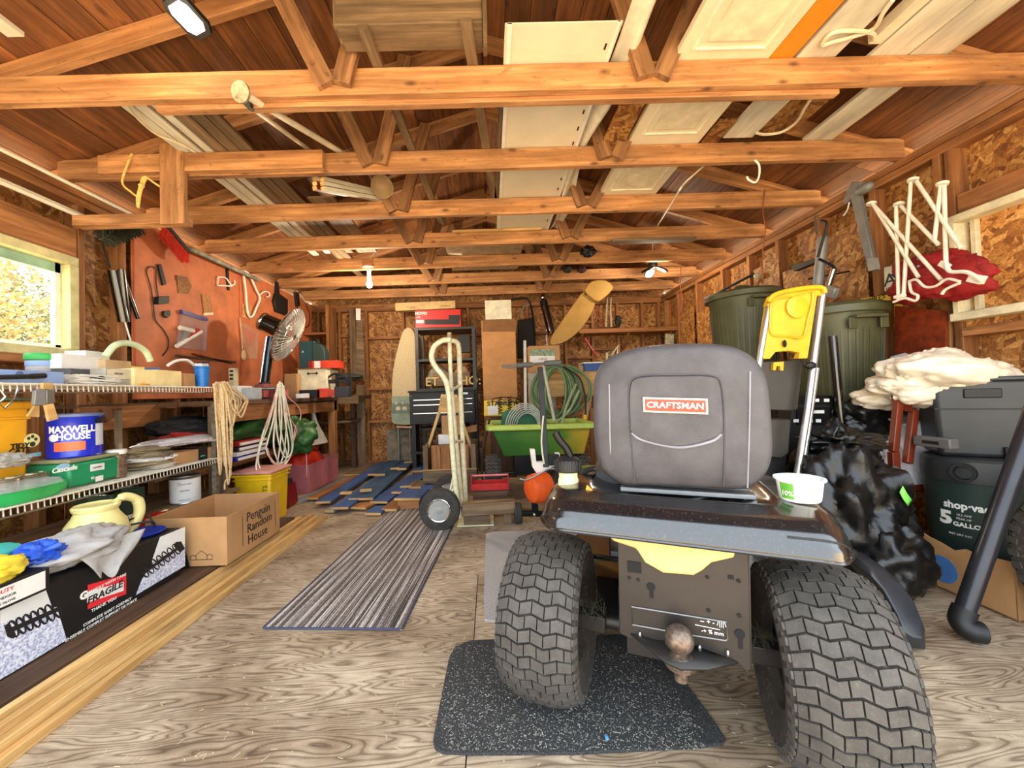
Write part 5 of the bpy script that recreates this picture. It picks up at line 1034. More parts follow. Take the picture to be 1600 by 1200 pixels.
# black case with yellow latch, darker case under it
BLKG = plain((58, 54, 48), .5, name='charcoal_case', var=.1)
def qslab(name, px, y, th, mat, label, cat, **k): return solo(name, slab([at_y(a, b_, y) for a, b_ in px], (0, th, 0)), mat, label, cat, bev=.006, **k)
t = thing('tool_case', 'dark grey tool case with a yellow latch below the ladder tray', 'case', at_y(1225, 640, 2.02))
part('case', slab([at_y(a, b_, 2.02) for a, b_ in ((1180, 565), (1251, 562), (1255, 572), (1247, 640), (1238, 642), (1180, 640))], (0, .12, 0)), BLKG, t, bev=.006)
part('latch', slab([at_y(a, b_, 2.0) for a, b_ in ((1209, 566), (1225, 565), (1224, 579), (1220, 579), (1219, 572), (1214, 572), (1212, 579), (1208, 578))], (0, .02, 0)), YM, t, bev=.001)
t = multi('grey_case', 'dark grey case standing below the case with the yellow latch', 'case', [('case', slab([at_y(a, b_, 2.06) for a, b_ in ((1175, 655), (1236, 655), (1233, 708), (1222, 716), (1175, 712))], (0, .12, 0)), BLKG, dict(bev=.006)), ('foot', MB().box((at_y(1205, 715, 2.06).x, 2.14, .33), (.2, .10, .66)), BLACK)])
# stack of black drawers with little labels
t = thing('drawer_unit', 'black drawer unit with small white labels behind the ladder', 'drawers', at_y(1280, 700, 2.5))
part('case', slab([at_y(a, b_, 2.32) for a, b_ in ((1240, 620), (1305, 620), (1296, 745), (1225, 745))], (0, .11, 0)), BLACK, t, bev=.003)
for k, (y, xs) in enumerate(((625, (1272, 1288)), (643, (1265, 1272, 1280)), (657, (1240, 1262, 1275)))):
    part('drawer', slab([at_y(1246, y-7, 2.31), at_y(1300, y-7, 2.31), at_y(1300, y+7, 2.31), at_y(1246, y+7, 2.31)], (0, .012, 0)), BLACKM, t, bev=.001)
    for x in xs: part('label', slab([at_y(x, y-2, 2.305), at_y(x+8, y-2, 2.305), at_y(x+8, y+3, 2.305), at_y(x, y+3, 2.305)], (0, .003, 0)), PAPER, t)
ch = MB()
for k in range(26):
    p = at_y(1306-k*.3+2*math.sin(k), 622+k*5.5, 2.3); ch.tube([p+V((.012*math.cos(a), .012*math.sin(a)*(k % 2), .014*math.sin(a))) for a in [2*PI*j/8 for j in range(8)]], .004, 5, closed=True)
solo('hanging_chain', ch, BLACKM, 'heavy black chain hanging beside the labelled drawers', 'chain')
solo('black_pipe', MB().tube([at_y(1301, 525, 2.28), at_y(1308, 600, 2.28), at_y(1316, 680, 2.28)], .022, 12), GLOSSB, 'glossy black pipe upright before the right garbage can', 'pipe')
solo('timber_offcut', MB().box((at_y(1267, 755, 2.2).x, 2.24, .31), (.05, .05, .62)), W_PALE, 'pale orange timber standing behind the ladder foot', 'timber')
# bags
BAG = plain((12, 12, 13), .22, var=.2, name='black_bag_film', bmp=1.0, bsc=22); BAG.node_tree.nodes['Principled BSDF'].inputs['Roughness'].default_value = .36
def bagobj(name, c, r, label, seed, mat=BAG, amp=.42, fr=2.4, zmin=.004, extra=None, n=72, m=48, R=None, cat='bag'):
    t = thing(name, label, cat, V((c[0], c[1], max(0, zmin or 0)))); part('bag', blob(c, r, amp, fr, seed, n, m, zmin, R), mat, t, ang=80); return t
cb = V((1.85, 2.0, 0))
t = bagobj('trash_bag', V((cb.x-.05, cb.y-.03, .33)), (.27, .24, .43), 'large black trash bag with green ties beside the mower wheel', 4, fr=3.0, amp=.40)
part('lobe', blob((1.86, 1.80, .16), (.16, .13, .18), .35, 3.0, 6, 44, 28, zmin=.004), BAG, t, ang=80)
part('neck', blob((cb.x-.02, cb.y, .70), (.19, .16, .07), .6, 3.5, 9, 48, 24), BAG, t, ang=80)
def ribbon(pts, wd, mat, parent, name): part(name, MB().grid(lambda u, v: (lambda q: q+V((0, 0, (v-.5)*wd))+V(((v-.5)*wd*.6, 0, 0)))(sm(pts, 6)[min(int(u*(len(sm(pts, 6))-1)), len(sm(pts, 6))-1)]), 8, 2), mat, parent, solid=.001)
ribbon([at_y(1408, 764, 1.76), at_y(1414, 775, 1.75), at_y(1422, 786, 1.76)], .03, plain((130, 230, 90), .4, name='green_tie'), t, 'green_tie')
ribbon([at_y(1405, 860, 1.76), at_y(1412, 875, 1.75), at_y(1420, 893, 1.76)], .025, plain((200, 210, 200), .25, name='clear_tie', alpha=.7), t, 'clear_tie')
bagobj('black_bag', at_y(1350, 655, 2.28), (.16, .10, .14), 'small black bag behind the red chair legs', 12, zmin=None)
LOGOB = plain((64, 62, 66), .35, var=.15, name='charcoal_bag_film', bmp=.3, bsc=30)
t = bagobj('printed_bag', at_y(1458, 640, 2.22), (.16, .11, .15), 'charcoal bag with white print behind the red chair', 15, mat=LOGOB, amp=.3, zmin=None)
text('SNC', at_y(1445, 632, 2.10), (1, 0, .35), Z_, .07, plain((210, 208, 210), .5, name='pale_print'), t, bold=.002); text('O', at_y(1464, 640, 2.10), (1, 0, -.3), Z_, .13, plain((150, 148, 150), .5, name='grey_print'), t, bold=.004)
bagobj('clear_bag', at_y(1385, 678, 2.27), (.20, .08, .16), 'greyish translucent bag bulging behind the red chair', 21, mat=plain((170, 164, 156), .25, name='grey_film', alpha=.75, bmp=.4, bsc=25), amp=.3, zmin=None)
bagobj('white_bag', at_y(1432, 712, 2.16), (.17, .08, .22), 'white plastic bag slumped between the red chair and vacuum', 23, mat=plain((206, 204, 208), .4, name='white_film', bmp=.3, bsc=30), amp=.4, zmin=None)
SHEET = plain((240, 226, 200), .8, var=.06, sc=15, name='cream_sheet', bmp=.25, bsc=40)
c = at_y(1472, 590, 2.0); solo('bed_sheet', blob(c, (.31, .20, .15), .42, 1.7, 31, 84, 52, None), SHEET, 'heap of cream bed sheets above the red chair', 'sheet', ang=80)
c = at_y(1412, 600, 2.05); solo('bed_sheet', blob(c, (.17, .12, .075), .42, 1.9, 34, 60, 36, None), SHEET, 'cream sheet fold left of the main heap', 'sheet', ang=80)
c = at_y(1374, 622, 2.2); solo('white_cloth', blob(c, (.14, .10, .07), .4, 1.9, 37, 48, 30, None), SHEET, 'small cream cloth drooping over the black bag', 'cloth', ang=80)
# red chair (back rails upright)
t = thing('wooden_chair', 'reddish wooden chair half buried under sheets and bags', 'chair', at_y(1410, 720, 2.02))
for a in ((1405, 612, 1396, 706), (1428, 640, 1418, 724)): part('post', MB().beam(at_y(a[0], a[1], 2.02), at_y(a[2], a[3], 1.98), .034, .03, up=(0, 1, 0)), W_RED, t, bev=.004)
part('top_rail', slab([at_y(a, b_, 2.01) for a, b_ in ((1400, 612), (1424, 617), (1428, 644), (1403, 640))], (0, .03, 0)), W_RED, t, bev=.005)
part('post', MB().beam(at_y(1396, 706, 1.98), V((at_y(1396, 706, 1.98).x, 1.98, .01)), .04, .03, up=(0, 1, 0)), W_RED, t, bev=.003)
part('leg', MB().beam(at_y(1450, 672, 2.22), at_y(1445, 704, 2.18), .03, .03, up=(0, 1, 0)), W_DARK, t, bev=.003); part('leg', MB().beam(at_y(1462, 700, 2.22), at_z(1452, 860, .01), .035, .035, up=(0, 1, 0)), W_RED, t, bev=.003)
part('seat', MB().box((at_y(1405, 780, 2.22).x, 2.24, .42), (.30, .30, .04)), W_RED, t, bev=.006)
# wall cupboard board and paper behind
solo('red_board', slab([rw(1401, 478, .03), rw(1480, 486, .03), rw(1480, 560, .03), rw(1401, 556, .03)], (-.012, 0, 0)), plain((136, 54, 22), .5, var=.3, sc=20, name='red_brown_board'), 'dark red-brown board on the wall below the licence plates', 'board')
c = rw(1402, 556, .06); solo('paper_sheet', slab([rw(1391, 558, .10), rw(1414, 552, .08), rw(1424, 556, .10), rw(1394, 566, .12)], (0, 0, .003)), PAPER, 'white printed paper lying by the cream sheet', 'paper')
# ---- shop vacuum and dark bin on top
VG = plain((38, 54, 48), .45, var=.08, name='vac_green'); VB = plain((48, 50, 51), .45, var=.1, name='vac_charcoal')
VC = V((2.40, 1.885, .012)); RV = .185
t = thing('shop_vacuum', 'dark green wet-dry vacuum standing in the cardboard box', 'vacuum', VC)
zt = cyl_hit(1510, 752, VC, RV)[0].z
part('tank', MB().lathe([(.155, .0), (.165, .02), (RV-.006, .30), (RV, zt-.02-VC.z), (RV+.004, zt-VC.z), (.001, zt-VC.z)], VC, n=48), VG, t)
part('collar', MB().lathe([(RV+.006, zt-.01), (RV+.008, zt+.02), (RV+.004, zt+.09), (RV-.006, zt+.10), (.001, zt+.10)], V((VC.x, VC.y, 0)), n=48), VB, t)
def onv(px, py, dr=0):
    p, a = cyl_hit(px, py, VC, RV+dr); return p, a, V((math.cos(a), math.sin(a), 0))
p, a, d = onv(1507, 738, .004); part('hose_port', MB().lathe([(.034, 0), (.042, .004), (.042, .028), (.032, .028), (.030, .0), (.001, .0)], p, Matrix((V((0, 0, 1)).cross(d), V((0, 0, 1)), d)).transposed(), n=28), BLACK, t)
for s_, px, py, sz, bo, sx_ in (('shop·vac', 1508, 792, .050, .0018, .86), ('5', 1478, 808, .085, .004, 1.2), ('GALLON', 1516, 823, .028, .001, 1), ('10.5 AMP', 1506, 806, .014, 0, .9), ('PEAK HP', 1506, 812, .014, 0, .9), ('WET DRY VAC', 1500, 836, .013, 0, .9)):
    p, a, d = onv(px, py, -.004); ctext(s_, a, p.z-VC.z, sz, WINK, t, VC, RV-.004, bold=bo, sx=sx_)
p, a, d = onv(1468, 697, .0); part('lever_latch', MB().box(p+d*.02+V((0, 0, .02)), (.05, .16, .05), RZ(a)), plain((100, 98, 96), .4, name='grey_latch'), t, bev=.006); part('crevice', MB().box(p+d*.046+V((0, 0, .02)), (.004, .07, .016), RZ(a)), BLACK, t)
# dark bin / motor housing on top
ab = -.62; Rb = RZ(ab); bc = V((2.44, 1.93, 0))
t = thing('charcoal_bin', 'charcoal plastic bin upside down on top of the vacuum', 'bin', (bc.x, bc.y, zt+.10))
bz = zt+.101; tz = at_y(1540, 592, 1.80).z
part('body', MB().box((bc.x, bc.y, (bz+tz)/2), (.30, .26, tz-bz), Rb, top=1.05), VB, t, bev=.02)
part('rim', MB().box((bc.x, bc.y, tz), (.345, .30, .02), Rb), VB, t, bev=.006); part('ridge', MB().box((bc.x, bc.y, bz+(tz-bz)*.62), (.318, .278, .006), Rb), BLACK, t)
fb = lambda x, z, dy=0: V((bc.x, bc.y, z))+Rb@V((x, -.137-dy, 0))
part('recess', MB().box(fb(.0, bz+(tz-bz)*.82), (.12, .012, .045), Rb), BLACK, t, bev=.004); part('clip', MB().box(fb(.07, bz+.03), (.03, .02, .05), Rb), BLACKM, t, bev=.004)
# wand
t = thing('vacuum_wand', 'long black vacuum wand leaning before the vacuum', 'wand', at_y(1500, 985, 1.5))
p0 = at_y(1506, 958, 1.50); p1 = at_y(1625, 620, 1.50)
part('tube', MB().tube([p0, p1], .030, 18), plain((52, 52, 56), .3, metal=.5, name='dark_chrome_tube'), t); dd = (p1-p0).normalized()
part('elbow', MB().tube(sm([p0+dd*.02, p0-dd*.03, p0-dd*.045+V((.01, -.015, -.01)), V((p0.x+.03, p0.y-.03, .042))], 5), [.037]*11+[.039]*5, 18), BLACK, t)
# cardboard box with blue ellipse round the vacuum
t = thing('cardboard_box', 'torn cardboard box with a blue oval at the right edge', 'box', at_y(1500, 900, 1.5))
A0 = at_z(1422, 898, .004); A0_ = A0; A1 = at_z(1592, 972, .004)
zb = lambda px, py, k: (lambda p: p)(A0+(A1-A0)*k+V((0, 0, 0)))
n_w = (A1-A0).normalized(); nn = V((n_w.y, -n_w.x, 0)); nn = nn if nn.dot(A0) < 0 else -nn
pln = lambda px, py: at_plane(px, py, A0, nn)
A0 = A0_+(A0_-A1)*.35; n_w = (A1-A0).normalized()
front = [A0, A1, pln(1588, 880), pln(1522, 864), pln(1508, 858), pln(1490, 860), pln(1470, 848), pln(1450, 838), pln(1432, 826), pln(1424, 832), pln(1405, 838)]
part('front_panel', slab(front, -nn*.006), CARD, t)
part('side_panel', slab([A0, A0-nn*.42, A0-nn*.42+V((0, 0, .17)), A0+V((0, 0, .17))], n_w*.005), CARDD, t)
part('end_panel', slab([A1, A1-nn*.42, A1-nn*.42+V((0, 0, .2)), A1+V((0, 0, .2))], -n_w*.005), CARD, t); part('back_panel', slab([A0-nn*.42, A1-nn*.42, A1-nn*.42+V((0, 0, .2)), A0-nn*.42+V((0, 0, .2))], -nn*.005), CARDD, t); part('bottom', slab([A0+n_w*.01, A1, A1-nn*.41, A0-nn*.41+n_w*.01], V((0, 0, .006))), CARDD, t)
e0 = pln(1473, 889); ez = V((0, 0, 1)); part('blue_oval', slab([e0+n_w*(.062*math.cos(a))+ez*(.062*math.sin(a))+nn*.003 for a in [2*PI*k/32 for k in range(32)]], -nn*.0015), plain((70, 120, 180), .6, name='blue_ink_oval'), t, flat=True)
# tire at the right edge
t = thing('spare_wheel', 'dirty black wheel cut off by the right edge of the photo', 'wheel', (2.19, 1.27, 0))
tire(t, 'tire', V((2.19, 1.27, .33)), .33, .18, .15, rows=36, cols=4, axis=RZ(0))
# ---- wall things on the right
t = thing('folding_chair', 'folded white-framed camp chair with red fabric hung on the wall', 'chair', rw(1450, 480, .3))
DX = .26
def cw(x, y, o=0): return at_x(x, y, XR-DX-o)
WT = plain((240, 232, 212), .4, name='white_enamel')
for a in ((1363, 318, 1470, 437), (1366, 322, 1435, 433), (1400, 320, 1404, 468), (1408, 322, 1466, 382), (1423, 285, 1412, 460), (1432, 283, 1502, 388), (1470, 290, 1460, 375), (1475, 290, 1478, 410)):
    part('frame_tube', MB().tube([cw(a[0], a[1], 0), cw(a[2], a[3], .04)], .0095, 10), WT, t)
for x, y in ((1361, 318), (1404, 319), (1426, 281), (1472, 287)): part('foot_cap', MB().lathe([(.001, 0), (.024, 0), (.026, .012), (.02, .016), (.001, .016)], cw(x, y)+V((0, 0, -.008)), RY(.2), n=18), WT, t)
for x, y in ((1410, 374), (1435, 404), (1456, 375), (1405, 460), (1478, 410), (1435, 416)): part('rivet', MB().sph(cw(x, y, .02), .008, 8, 6), GREYM, t)
REDF = plain((146, 18, 18), .75, var=.15, sc=8, name='red_fabric', bmp=.4, bsc=120)
part('fabric', blob(cw(1470, 432, -.09), (.11, .24, .135), .45, 2.1, 41, 60, 40, R=RX(.35)), REDF, t, ang=80); part('fabric_lower', blob(cw(1432, 450, -.04), (.07, .13, .085), .5, 2.1, 44, 48, 30), REDF, t, ang=80)
part('piping', MB().tube(sm([cw(x, y, .05) for x, y in ((1420, 440), (1432, 437), (1445, 448), (1462, 447), (1480, 436), (1500, 440))], 4), .007, 7).tube(sm([cw(x, y, .04) for x, y in ((1421, 440), (1424, 456), (1434, 462), (1430, 470), (1414, 466), (1396, 472))], 4), .007, 7).tube(sm([cw(x, y, .05) for x, y in ((1478, 410), (1484, 424), (1510, 425), (1530, 436), (1536, 440))], 4), .010, 7).tube(sm([cw(x, y, .05) for x, y in ((1500, 442), (1478, 452), (1472, 460))], 4), .007, 7), WT, t)
part('knuckle', MB().box(cw(1526, 436, .03), (.03, .06, .04), RX(.5)), WT, t, bev=.004); part('knuckle', MB().box(cw(1476, 414, .04), (.02, .05, .03), RX(.8)), WT, t, bev=.004); part('knuckle', MB().box(cw(1406, 463, .04), (.03, .05, .02)), WT, t, bev=.004)
t = thing('shelf_bracket', 'long grey metal arm hung from the wall plate', 'bracket', rw(1345, 400, .1))
part('arm', slab([at_x(x, y, XR-.15) for x, y in ((1327, 302), (1341, 300), (1367, 420), (1356, 423))], (.03, 0, 0)), GREYM, t, bev=.003)
part('arm_tip', slab([at_x(x, y, XR-.153) for x, y in ((1354, 404), (1364, 403), (1368, 421), (1357, 424))], (.034, 0, 0)), plain((170, 168, 160), .4, name='light_grey'), t)
part('mount', slab([at_x(x, y, XR-.12) for x, y in ((1316, 316), (1330, 284), (1344, 284), (1341, 298), (1322, 318))], (.04, 0, 0)), GREYM, t, bev=.003)
part('wall_arm', MB().beam(at_x(1332, 296, XR-.1), at_x(1330, 300, XR-.001), .05, .04), GREYM, t); part('disc', MB().sph(at_x(1354, 293, XR-.16), (.035, .045, .035), 16, 10).sph(at_x(1346, 297, XR-.16), (.03, .04, .03), 16, 10), GREYM, t); part('white_tie', MB().tube(sm([at_x(x, y, XR-.13) for x, y in ((1327, 316), (1324, 328), (1318, 337))], 4), .005, 6), WHITE, t)
t = thing('licence_plate', 'cream licence plate with AY lettering behind the camp chair', 'licence plate', rw(1395, 450, .02))
part('plate', slab([rw(1382, 418, .02), rw(1405, 413, .02), rw(1405, 452, .02), rw(1383, 455, .02)], (-.004, 0, 0)), plain((226, 222, 190), .4, name='plate_cream'), t, bev=.001)
text('A', rw(1390, 438, .027), (0, -1, 0), Z_, .12, plain((30, 40, 30), .6, name='plate_ink'), t); text('Y', rw(1401, 437, .027), (0, -1, 0), Z_, .12, plain((30, 40, 30), .6, name='plate_ink'), t); text('1983', rw(1391, 451, .027), (0, -1, 0), Z_, .03, INK, t)
t = thing('licence_plate', 'yellow licence plate lying above the right garbage can lid', 'licence plate', rw(1370, 466, .02))
part('plate', slab([rw(1347, 466, .03), rw(1393, 460, .03), rw(1393, 469, .03), rw(1347, 472, .03)], (-.004, 0, 0)), plain((226, 190, 60), .4, name='plate_yellow'), t); text('EXPIRES 05', rw(1370, 466.5, .037), (0, -1, .1), Z_, .05, INK, t)
solo('licence_plate', slab([rw(1398, 476, .03), rw(1411, 473, .03), rw(1411, 494, .03), rw(1398, 494, .03)], (-.004, 0, 0)), plain((230, 190, 50), .4, name='plate_yellow2'), 'bent yellow licence plate corner below the camp chair', 'licence plate')
# clutter between wall and cans
t = thing('bow_saw', 'metal handle and hooks hanging above the yellow ladder', 'tool', at_x(1290, 400, 2.4))
part('grey_tube', MB().tube([at_x(1286, 370, 2.45), at_x(1277, 455, 2.45)], .032, 12), GREYM, t); part('hook', MB().tube(sm([at_x(x, y, 2.35) for x, y in ((1280, 405), (1290, 410), (1303, 418), (1303, 428), (1298, 442), (1292, 452))], 4), .010, 8), BLACK, t)
part('chrome_end', MB().tube([at_x(1302, 420, 2.34), at_x(1293, 448, 2.34)], .012, 8), CHROME, t); part('loop', MB().tube(sm([at_x(x, y, 2.35) for x, y in ((1283, 345), (1292, 350), (1284, 380), (1278, 402))], 4), .009, 8), BLACK, t)
part('hinge_block', MB().box(at_x(1298, 456, 2.33), (.04, .09, .07), RX(.5)), GREYM, t, bev=.006)
solo('bracket_arm', slab([at_x(x, y, 2.5) for x, y in ((1235, 415), (1278, 402), (1281, 407), (1240, 424))], (.05, 0, 0)), plain((58, 50, 38), .6, name='dark_olive_bracket'), 'dark olive bracket on the wall left of the grey tube', 'bracket', bev=.003)
t = multi('golf_club', 'long dark stick with two pale knobs across the back can', 'stick', [('shaft', MB().tube([at_y(1104, 467, 4.2), at_y(1178, 428, 3.7)], .014, 8), BLACK), ('knob', MB().sph(at_y(1183, 431, 3.68), .03, 12, 8), plain((190, 180, 150), .3, name='pale_knob')), ('knob', MB().sph(at_y(1194, 431, 3.68), .03, 12, 8), plain((190, 180, 150), .3, name='pale_knob2')), ('tip', MB().tube([at_y(1102, 468, 4.22), at_y(1116, 461, 4.12)], .02, 8), BLACK)])
solo('iron_rod', MB().tube([at_x(1263, 436, 2.55), at_x(1327, 424, 2.6)], .006, 6), BLACKM, 'thin dark rod nailed across the strand boards', 'rod')
solo('wire_hooks', MB().tube([rw(1273, 336, .03), rw(1274, 360, .04), rw(1277, 366, .05)], .006, 6).tube([rw(1278, 335, .03), rw(1279, 362, .04)], .005, 6), plain((150, 140, 120), .4, metal=.6, name='wire_metal'), 'thin metal hooks hanging from the wall plate', 'hook')
# ================================================================== bench top
def yrect(x0, y0, x1, y1, y): return [at_y(x0, y1, y), at_y(x1, y1, y), at_y(x1, y0, y), at_y(x0, y0, y)]
def fbox(name, x0, y0, x1, y1, y, d, mat, parent=None, zb=None, zt_=None, bev=.003, **k):
    """box whose front face fills a measured rectangle at depth y"""
    a = at_y(x0, (y0+y1)/2, y); b_ = at_y(x1, (y0+y1)/2, y); lo = at_y((x0+x1)/2, y1, y).z if zb is None else zb; hi = at_y((x0+x1)/2, y0, y).z if zt_ is None else zt_
    m = MB().box(((a.x+b_.x)/2, y+d/2, (lo+hi)/2), (b_.x-a.x, d, hi-lo))
    return part(name, m, mat, parent, bev=bev, **k) if parent is not None else m
ZB = BZ+.0005
# fan
c = at_y(451, 523, 3.95); n = V((.884, .15, -.43)).normalized()
FR = frame(n); t = thing('desk_fan', 'chrome and black fan with wire cage standing on the bench', 'fan', V((at_y(415, 600, 3.98).x, 3.98, BZ+.16)))
m = MB(); Rf = .295
for k in range(44):
    a = 2*PI*k/44; d = FR@V((0, math.cos(a), math.sin(a)))
    m.tube([c+n*.062+d*.03, c+n*.060+d*.14, c+n*.035+d*.25, c+d*Rf, c-n*.035+d*.25, c-n*.07+d*.12, c-n*.075+d*.06], .0042, 4)
part('cage', m, plain((222, 222, 214), .25, metal=.5, name='bright_cage_wire'), t)
part('cage_rings', MB().tube([c+(FR@V((0, math.cos(a), math.sin(a))))*Rf for a in [2*PI*k/40 for k in range(40)]], .007, 6, closed=True).tube([c+n*.045+(FR@V((0, math.cos(a), math.sin(a))))*.2 for a in [2*PI*k/40 for k in range(40)]], .004, 5, closed=True), CHROME, t)
QF = FR@Matrix(((0, 0, 1), (0, 1, 0), (-1, 0, 0)))
part('hub', MB().lathe([(.001, .064), (.035, .062), (.04, .05), (.001, .05)], c, QF, n=20), BLACK, t)
for k in range(4):
    a = 2*PI*k/4; d = FR@V((0, math.cos(a), math.sin(a))); e = FR@V((0, -math.sin(a), math.cos(a)))
    part('blade', MB().grid(lambda u, v: c+d*(.04+.2*u)+e*((v-.5)*(.08+.12*u))+n*((v-.5)*.05), 6, 6), STEEL, t, solid=.002)
part('motor', MB().lathe([(.001, -.30), (.06, -.30), (.088, -.28), (.092, -.11), (.06, -.085), (.001, -.08)], c+V((0, 0, .02)), QF, n=32), GLOSSB, t); part('motor_band', MB().lathe([(.093, -.28), (.096, -.275), (.096, -.255), (.093, -.25)], c+V((0, 0, .02)), QF, n=32), CHROME, t)
p0 = at_y(424, 526, 3.98); p1 = at_y(419, 560, 3.98); p2 = at_y(414, 598, 3.98)
part('neck', MB().tube(sm([p0, p1+V((.0, 0, 0)), p2], 6), .042, 14), plain((50, 62, 74), .15, metal=.8, name='blue_black_chrome'), t); part('neck_trim', MB().tube(sm([p0+V((-.03, -.03, 0)), p1+V((-.03, -.03, 0)), p2+V((-.03, -.03, 0))], 6), .012, 8), CHROME, t)
part('base', MB().lathe([(.06, 0), (.055, .03), (.04, .04)], V((p2.x, 3.98, BZ+.14)), n=20), BLACK, t)
# vise
PK = plain((170, 84, 84), .6, var=.3, sc=10, name='faded_red_vise', bmp=.2)
t = thing('bench_vise', 'faded red bench vise in front of the fan', 'vise', V((at_y(405, 600, 3.75).x, 3.75, ZB)))
fbox('jaw', 372, 597, 394, 619, 3.7, .12, PK, t, zb=ZB+.03, zt_=BZ+.13); fbox('jaw', 398, 592, 412, 619, 3.7, .14, PK, t, zb=ZB+.02, zt_=BZ+.15); fbox('body', 392, 601, 430, 619, 3.8, .25, PK, t, zb=ZB, zt_=BZ+.10); part('screw', MB().tube([at_y(385, 607, 3.62), at_y(430, 607, 3.66)], .016, 10), STEEL, t)
def bx(name, label, cat, x0, y0, x1, y1, y, d, mat, zb=ZB, **k):
    m = fbox('body', x0, y0, x1, y1, y, d, mat, None, zb=zb); t = thing(name, label, cat, base_of(m)); part('body', m, mat, t, bev=k.get('bev', .004)); return t
t = bx('white_tray', 'small white tray behind the rope hank on the bench', 'tray', 348, 603, 372, 616, 3.3, .2, PAPER)
bx('plastic_plate', 'pale grey lid on the bench beside the vise', 'lid', 374, 606, 393, 614, 3.35, .15, plain((180, 186, 190), .4, name='pale_grey'))
t = bx('power_strip', 'beige power strip upright against the orange board', 'power strip', 357, 575, 366, 598, 3.55, .06, plain((214, 200, 160), .5, name='beige_plastic')); 
for k in range(3): part('socket', MB().box(at_y(361.5, 580+6*k, 3.545), (.03, .006, .02)), BLACK, t)
bx('paper_bag', 'torn brown paper bag left of the cream box', 'bag', 444, 584, 464, 612, 4.3, .08, CARD)
t = bx('cream_chest', 'cream wooden box with a black double arrow on the bench', 'box', 465, 577, 511, 607, 4.42, .34, plain((234, 222, 184), .5, name='cream_box'))
part('lid_edge', MB().box((t.location.x, 4.59, at_y(488, 577, 4.42).z+.006), (.355, .355, .012)), CARDD, t)
q = at_y(488, 583.5, 4.415); part('arrow_handle', MB().box(q, (.09, .008, .010)).add([q+V((-.07, 0, 0)), q+V((-.04, 0, .02)), q+V((-.04, 0, -.02))], [(0, 1, 2)]).add([q+V((.07, 0, 0)), q+V((.04, 0, -.02)), q+V((.04, 0, .02))], [(0, 1, 2)]), INK, t, solid=.002)
ztop = at_y(488, 577, 4.42).z+.0135
m = MB().box((at_y(507, 567, 4.5).x, 4.6, ztop+.045), (.30, .2, .09)); t = thing('red_tool_box', 'red and white carton lying on the cream box', 'carton', base_of(m)); part('carton', m, plain((214, 60, 30), .5, name='carton_red'), t, bev=.002); part('label', MB().box((at_y(495, 567, 4.49).x, 4.499, ztop+.045), (.07, .003, .08)), PAPER, t); part('label', MB().box((at_y(484, 567, 4.49).x, 4.499, ztop+.045), (.04, .003, .08)), plain((150, 20, 20), .5, name='dark_red'), t)
TEAL = plain((34, 78, 86), .45, name='teal_plastic', var=.1)
m = fbox('x', 467, 533, 492, 572, 4.78, .16, TEAL, None, zb=ZB+.0, zt_=None); t = thing('teal_case', 'teal power tool case with angled top behind the cream box', 'case', base_of(m)); part('case', m, TEAL, t, bev=.01)
part('case_side', slab([at_y(x, y, 4.77) for x, y in ((488, 534), (500, 538), (507, 548), (508, 575), (488, 575))], (0, .14, 0)), plain((44, 68, 66), .5, name='dark_teal'), t, bev=.006); part('handle', MB().tube(sm([at_y(484, 534, 4.8), at_y(487, 529, 4.8), at_y(495, 530, 4.8), at_y(498, 537, 4.8)], 4), .013, 8), BLACK, t); text('x', at_y(473, 549, 4.765), X_, Z_, .06, WINK, t)
c = at_y(540, 590, 5.1); solo('folded_hat', blob(c, (.24, .16, .055), .35, 2, 51, 40, 24), plain((52, 54, 48), .7, name='dark_olive_cloth'), 'dark folded cap lying past the cream box', 'cap')
t = thing('cordless_drill', 'black and red power tool lying at the bench end', 'drill', at_y(505, 612, 4.25))
for nm, r_, m_, d in (('body', (467, 609, 500, 617), BLACK, .10), ('motor_case', (495, 607, 512, 617), plain((222, 62, 30), .4, name='tool_red'), .09), ('battery', (522, 604, 545, 617), plain((40, 42, 52), .5, name='slate'), .10), ('chuck', (511, 609, 524, 615), plain((196, 60, 40), .4, name='tool_red2'), .05)): fbox(nm, *r_, 4.25, d, m_, t, zb=ZB+(.01 if nm == 'chuck' else 0), bev=.005)
t = multi('black_clamps', 'black clamp frame standing behind the drill on the bench', 'clamp', [('bar', fbox('', 500, 593, 548, 599, 4.45, .05, BLACK, None), BLACK), ('upright', fbox('', 524, 585, 528, 612, 4.44, .03, BLACK, None, zb=ZB), BLACKM), ('upright', fbox('', 543, 588, 548, 612, 4.44, .03, BLACK, None, zb=ZB), BLACKM), ('curve', MB().tube(sm([at_y(x, y, 4.46) for x, y in ((508, 597), (515, 588), (525, 584), (538, 588), (546, 596))], 4), .012, 8), BLACK)])
bx('oil_cloth', 'pale stained rag on the front of the bench', 'rag', 462, 615, 478, 619, 4.0, .08, PAPER)
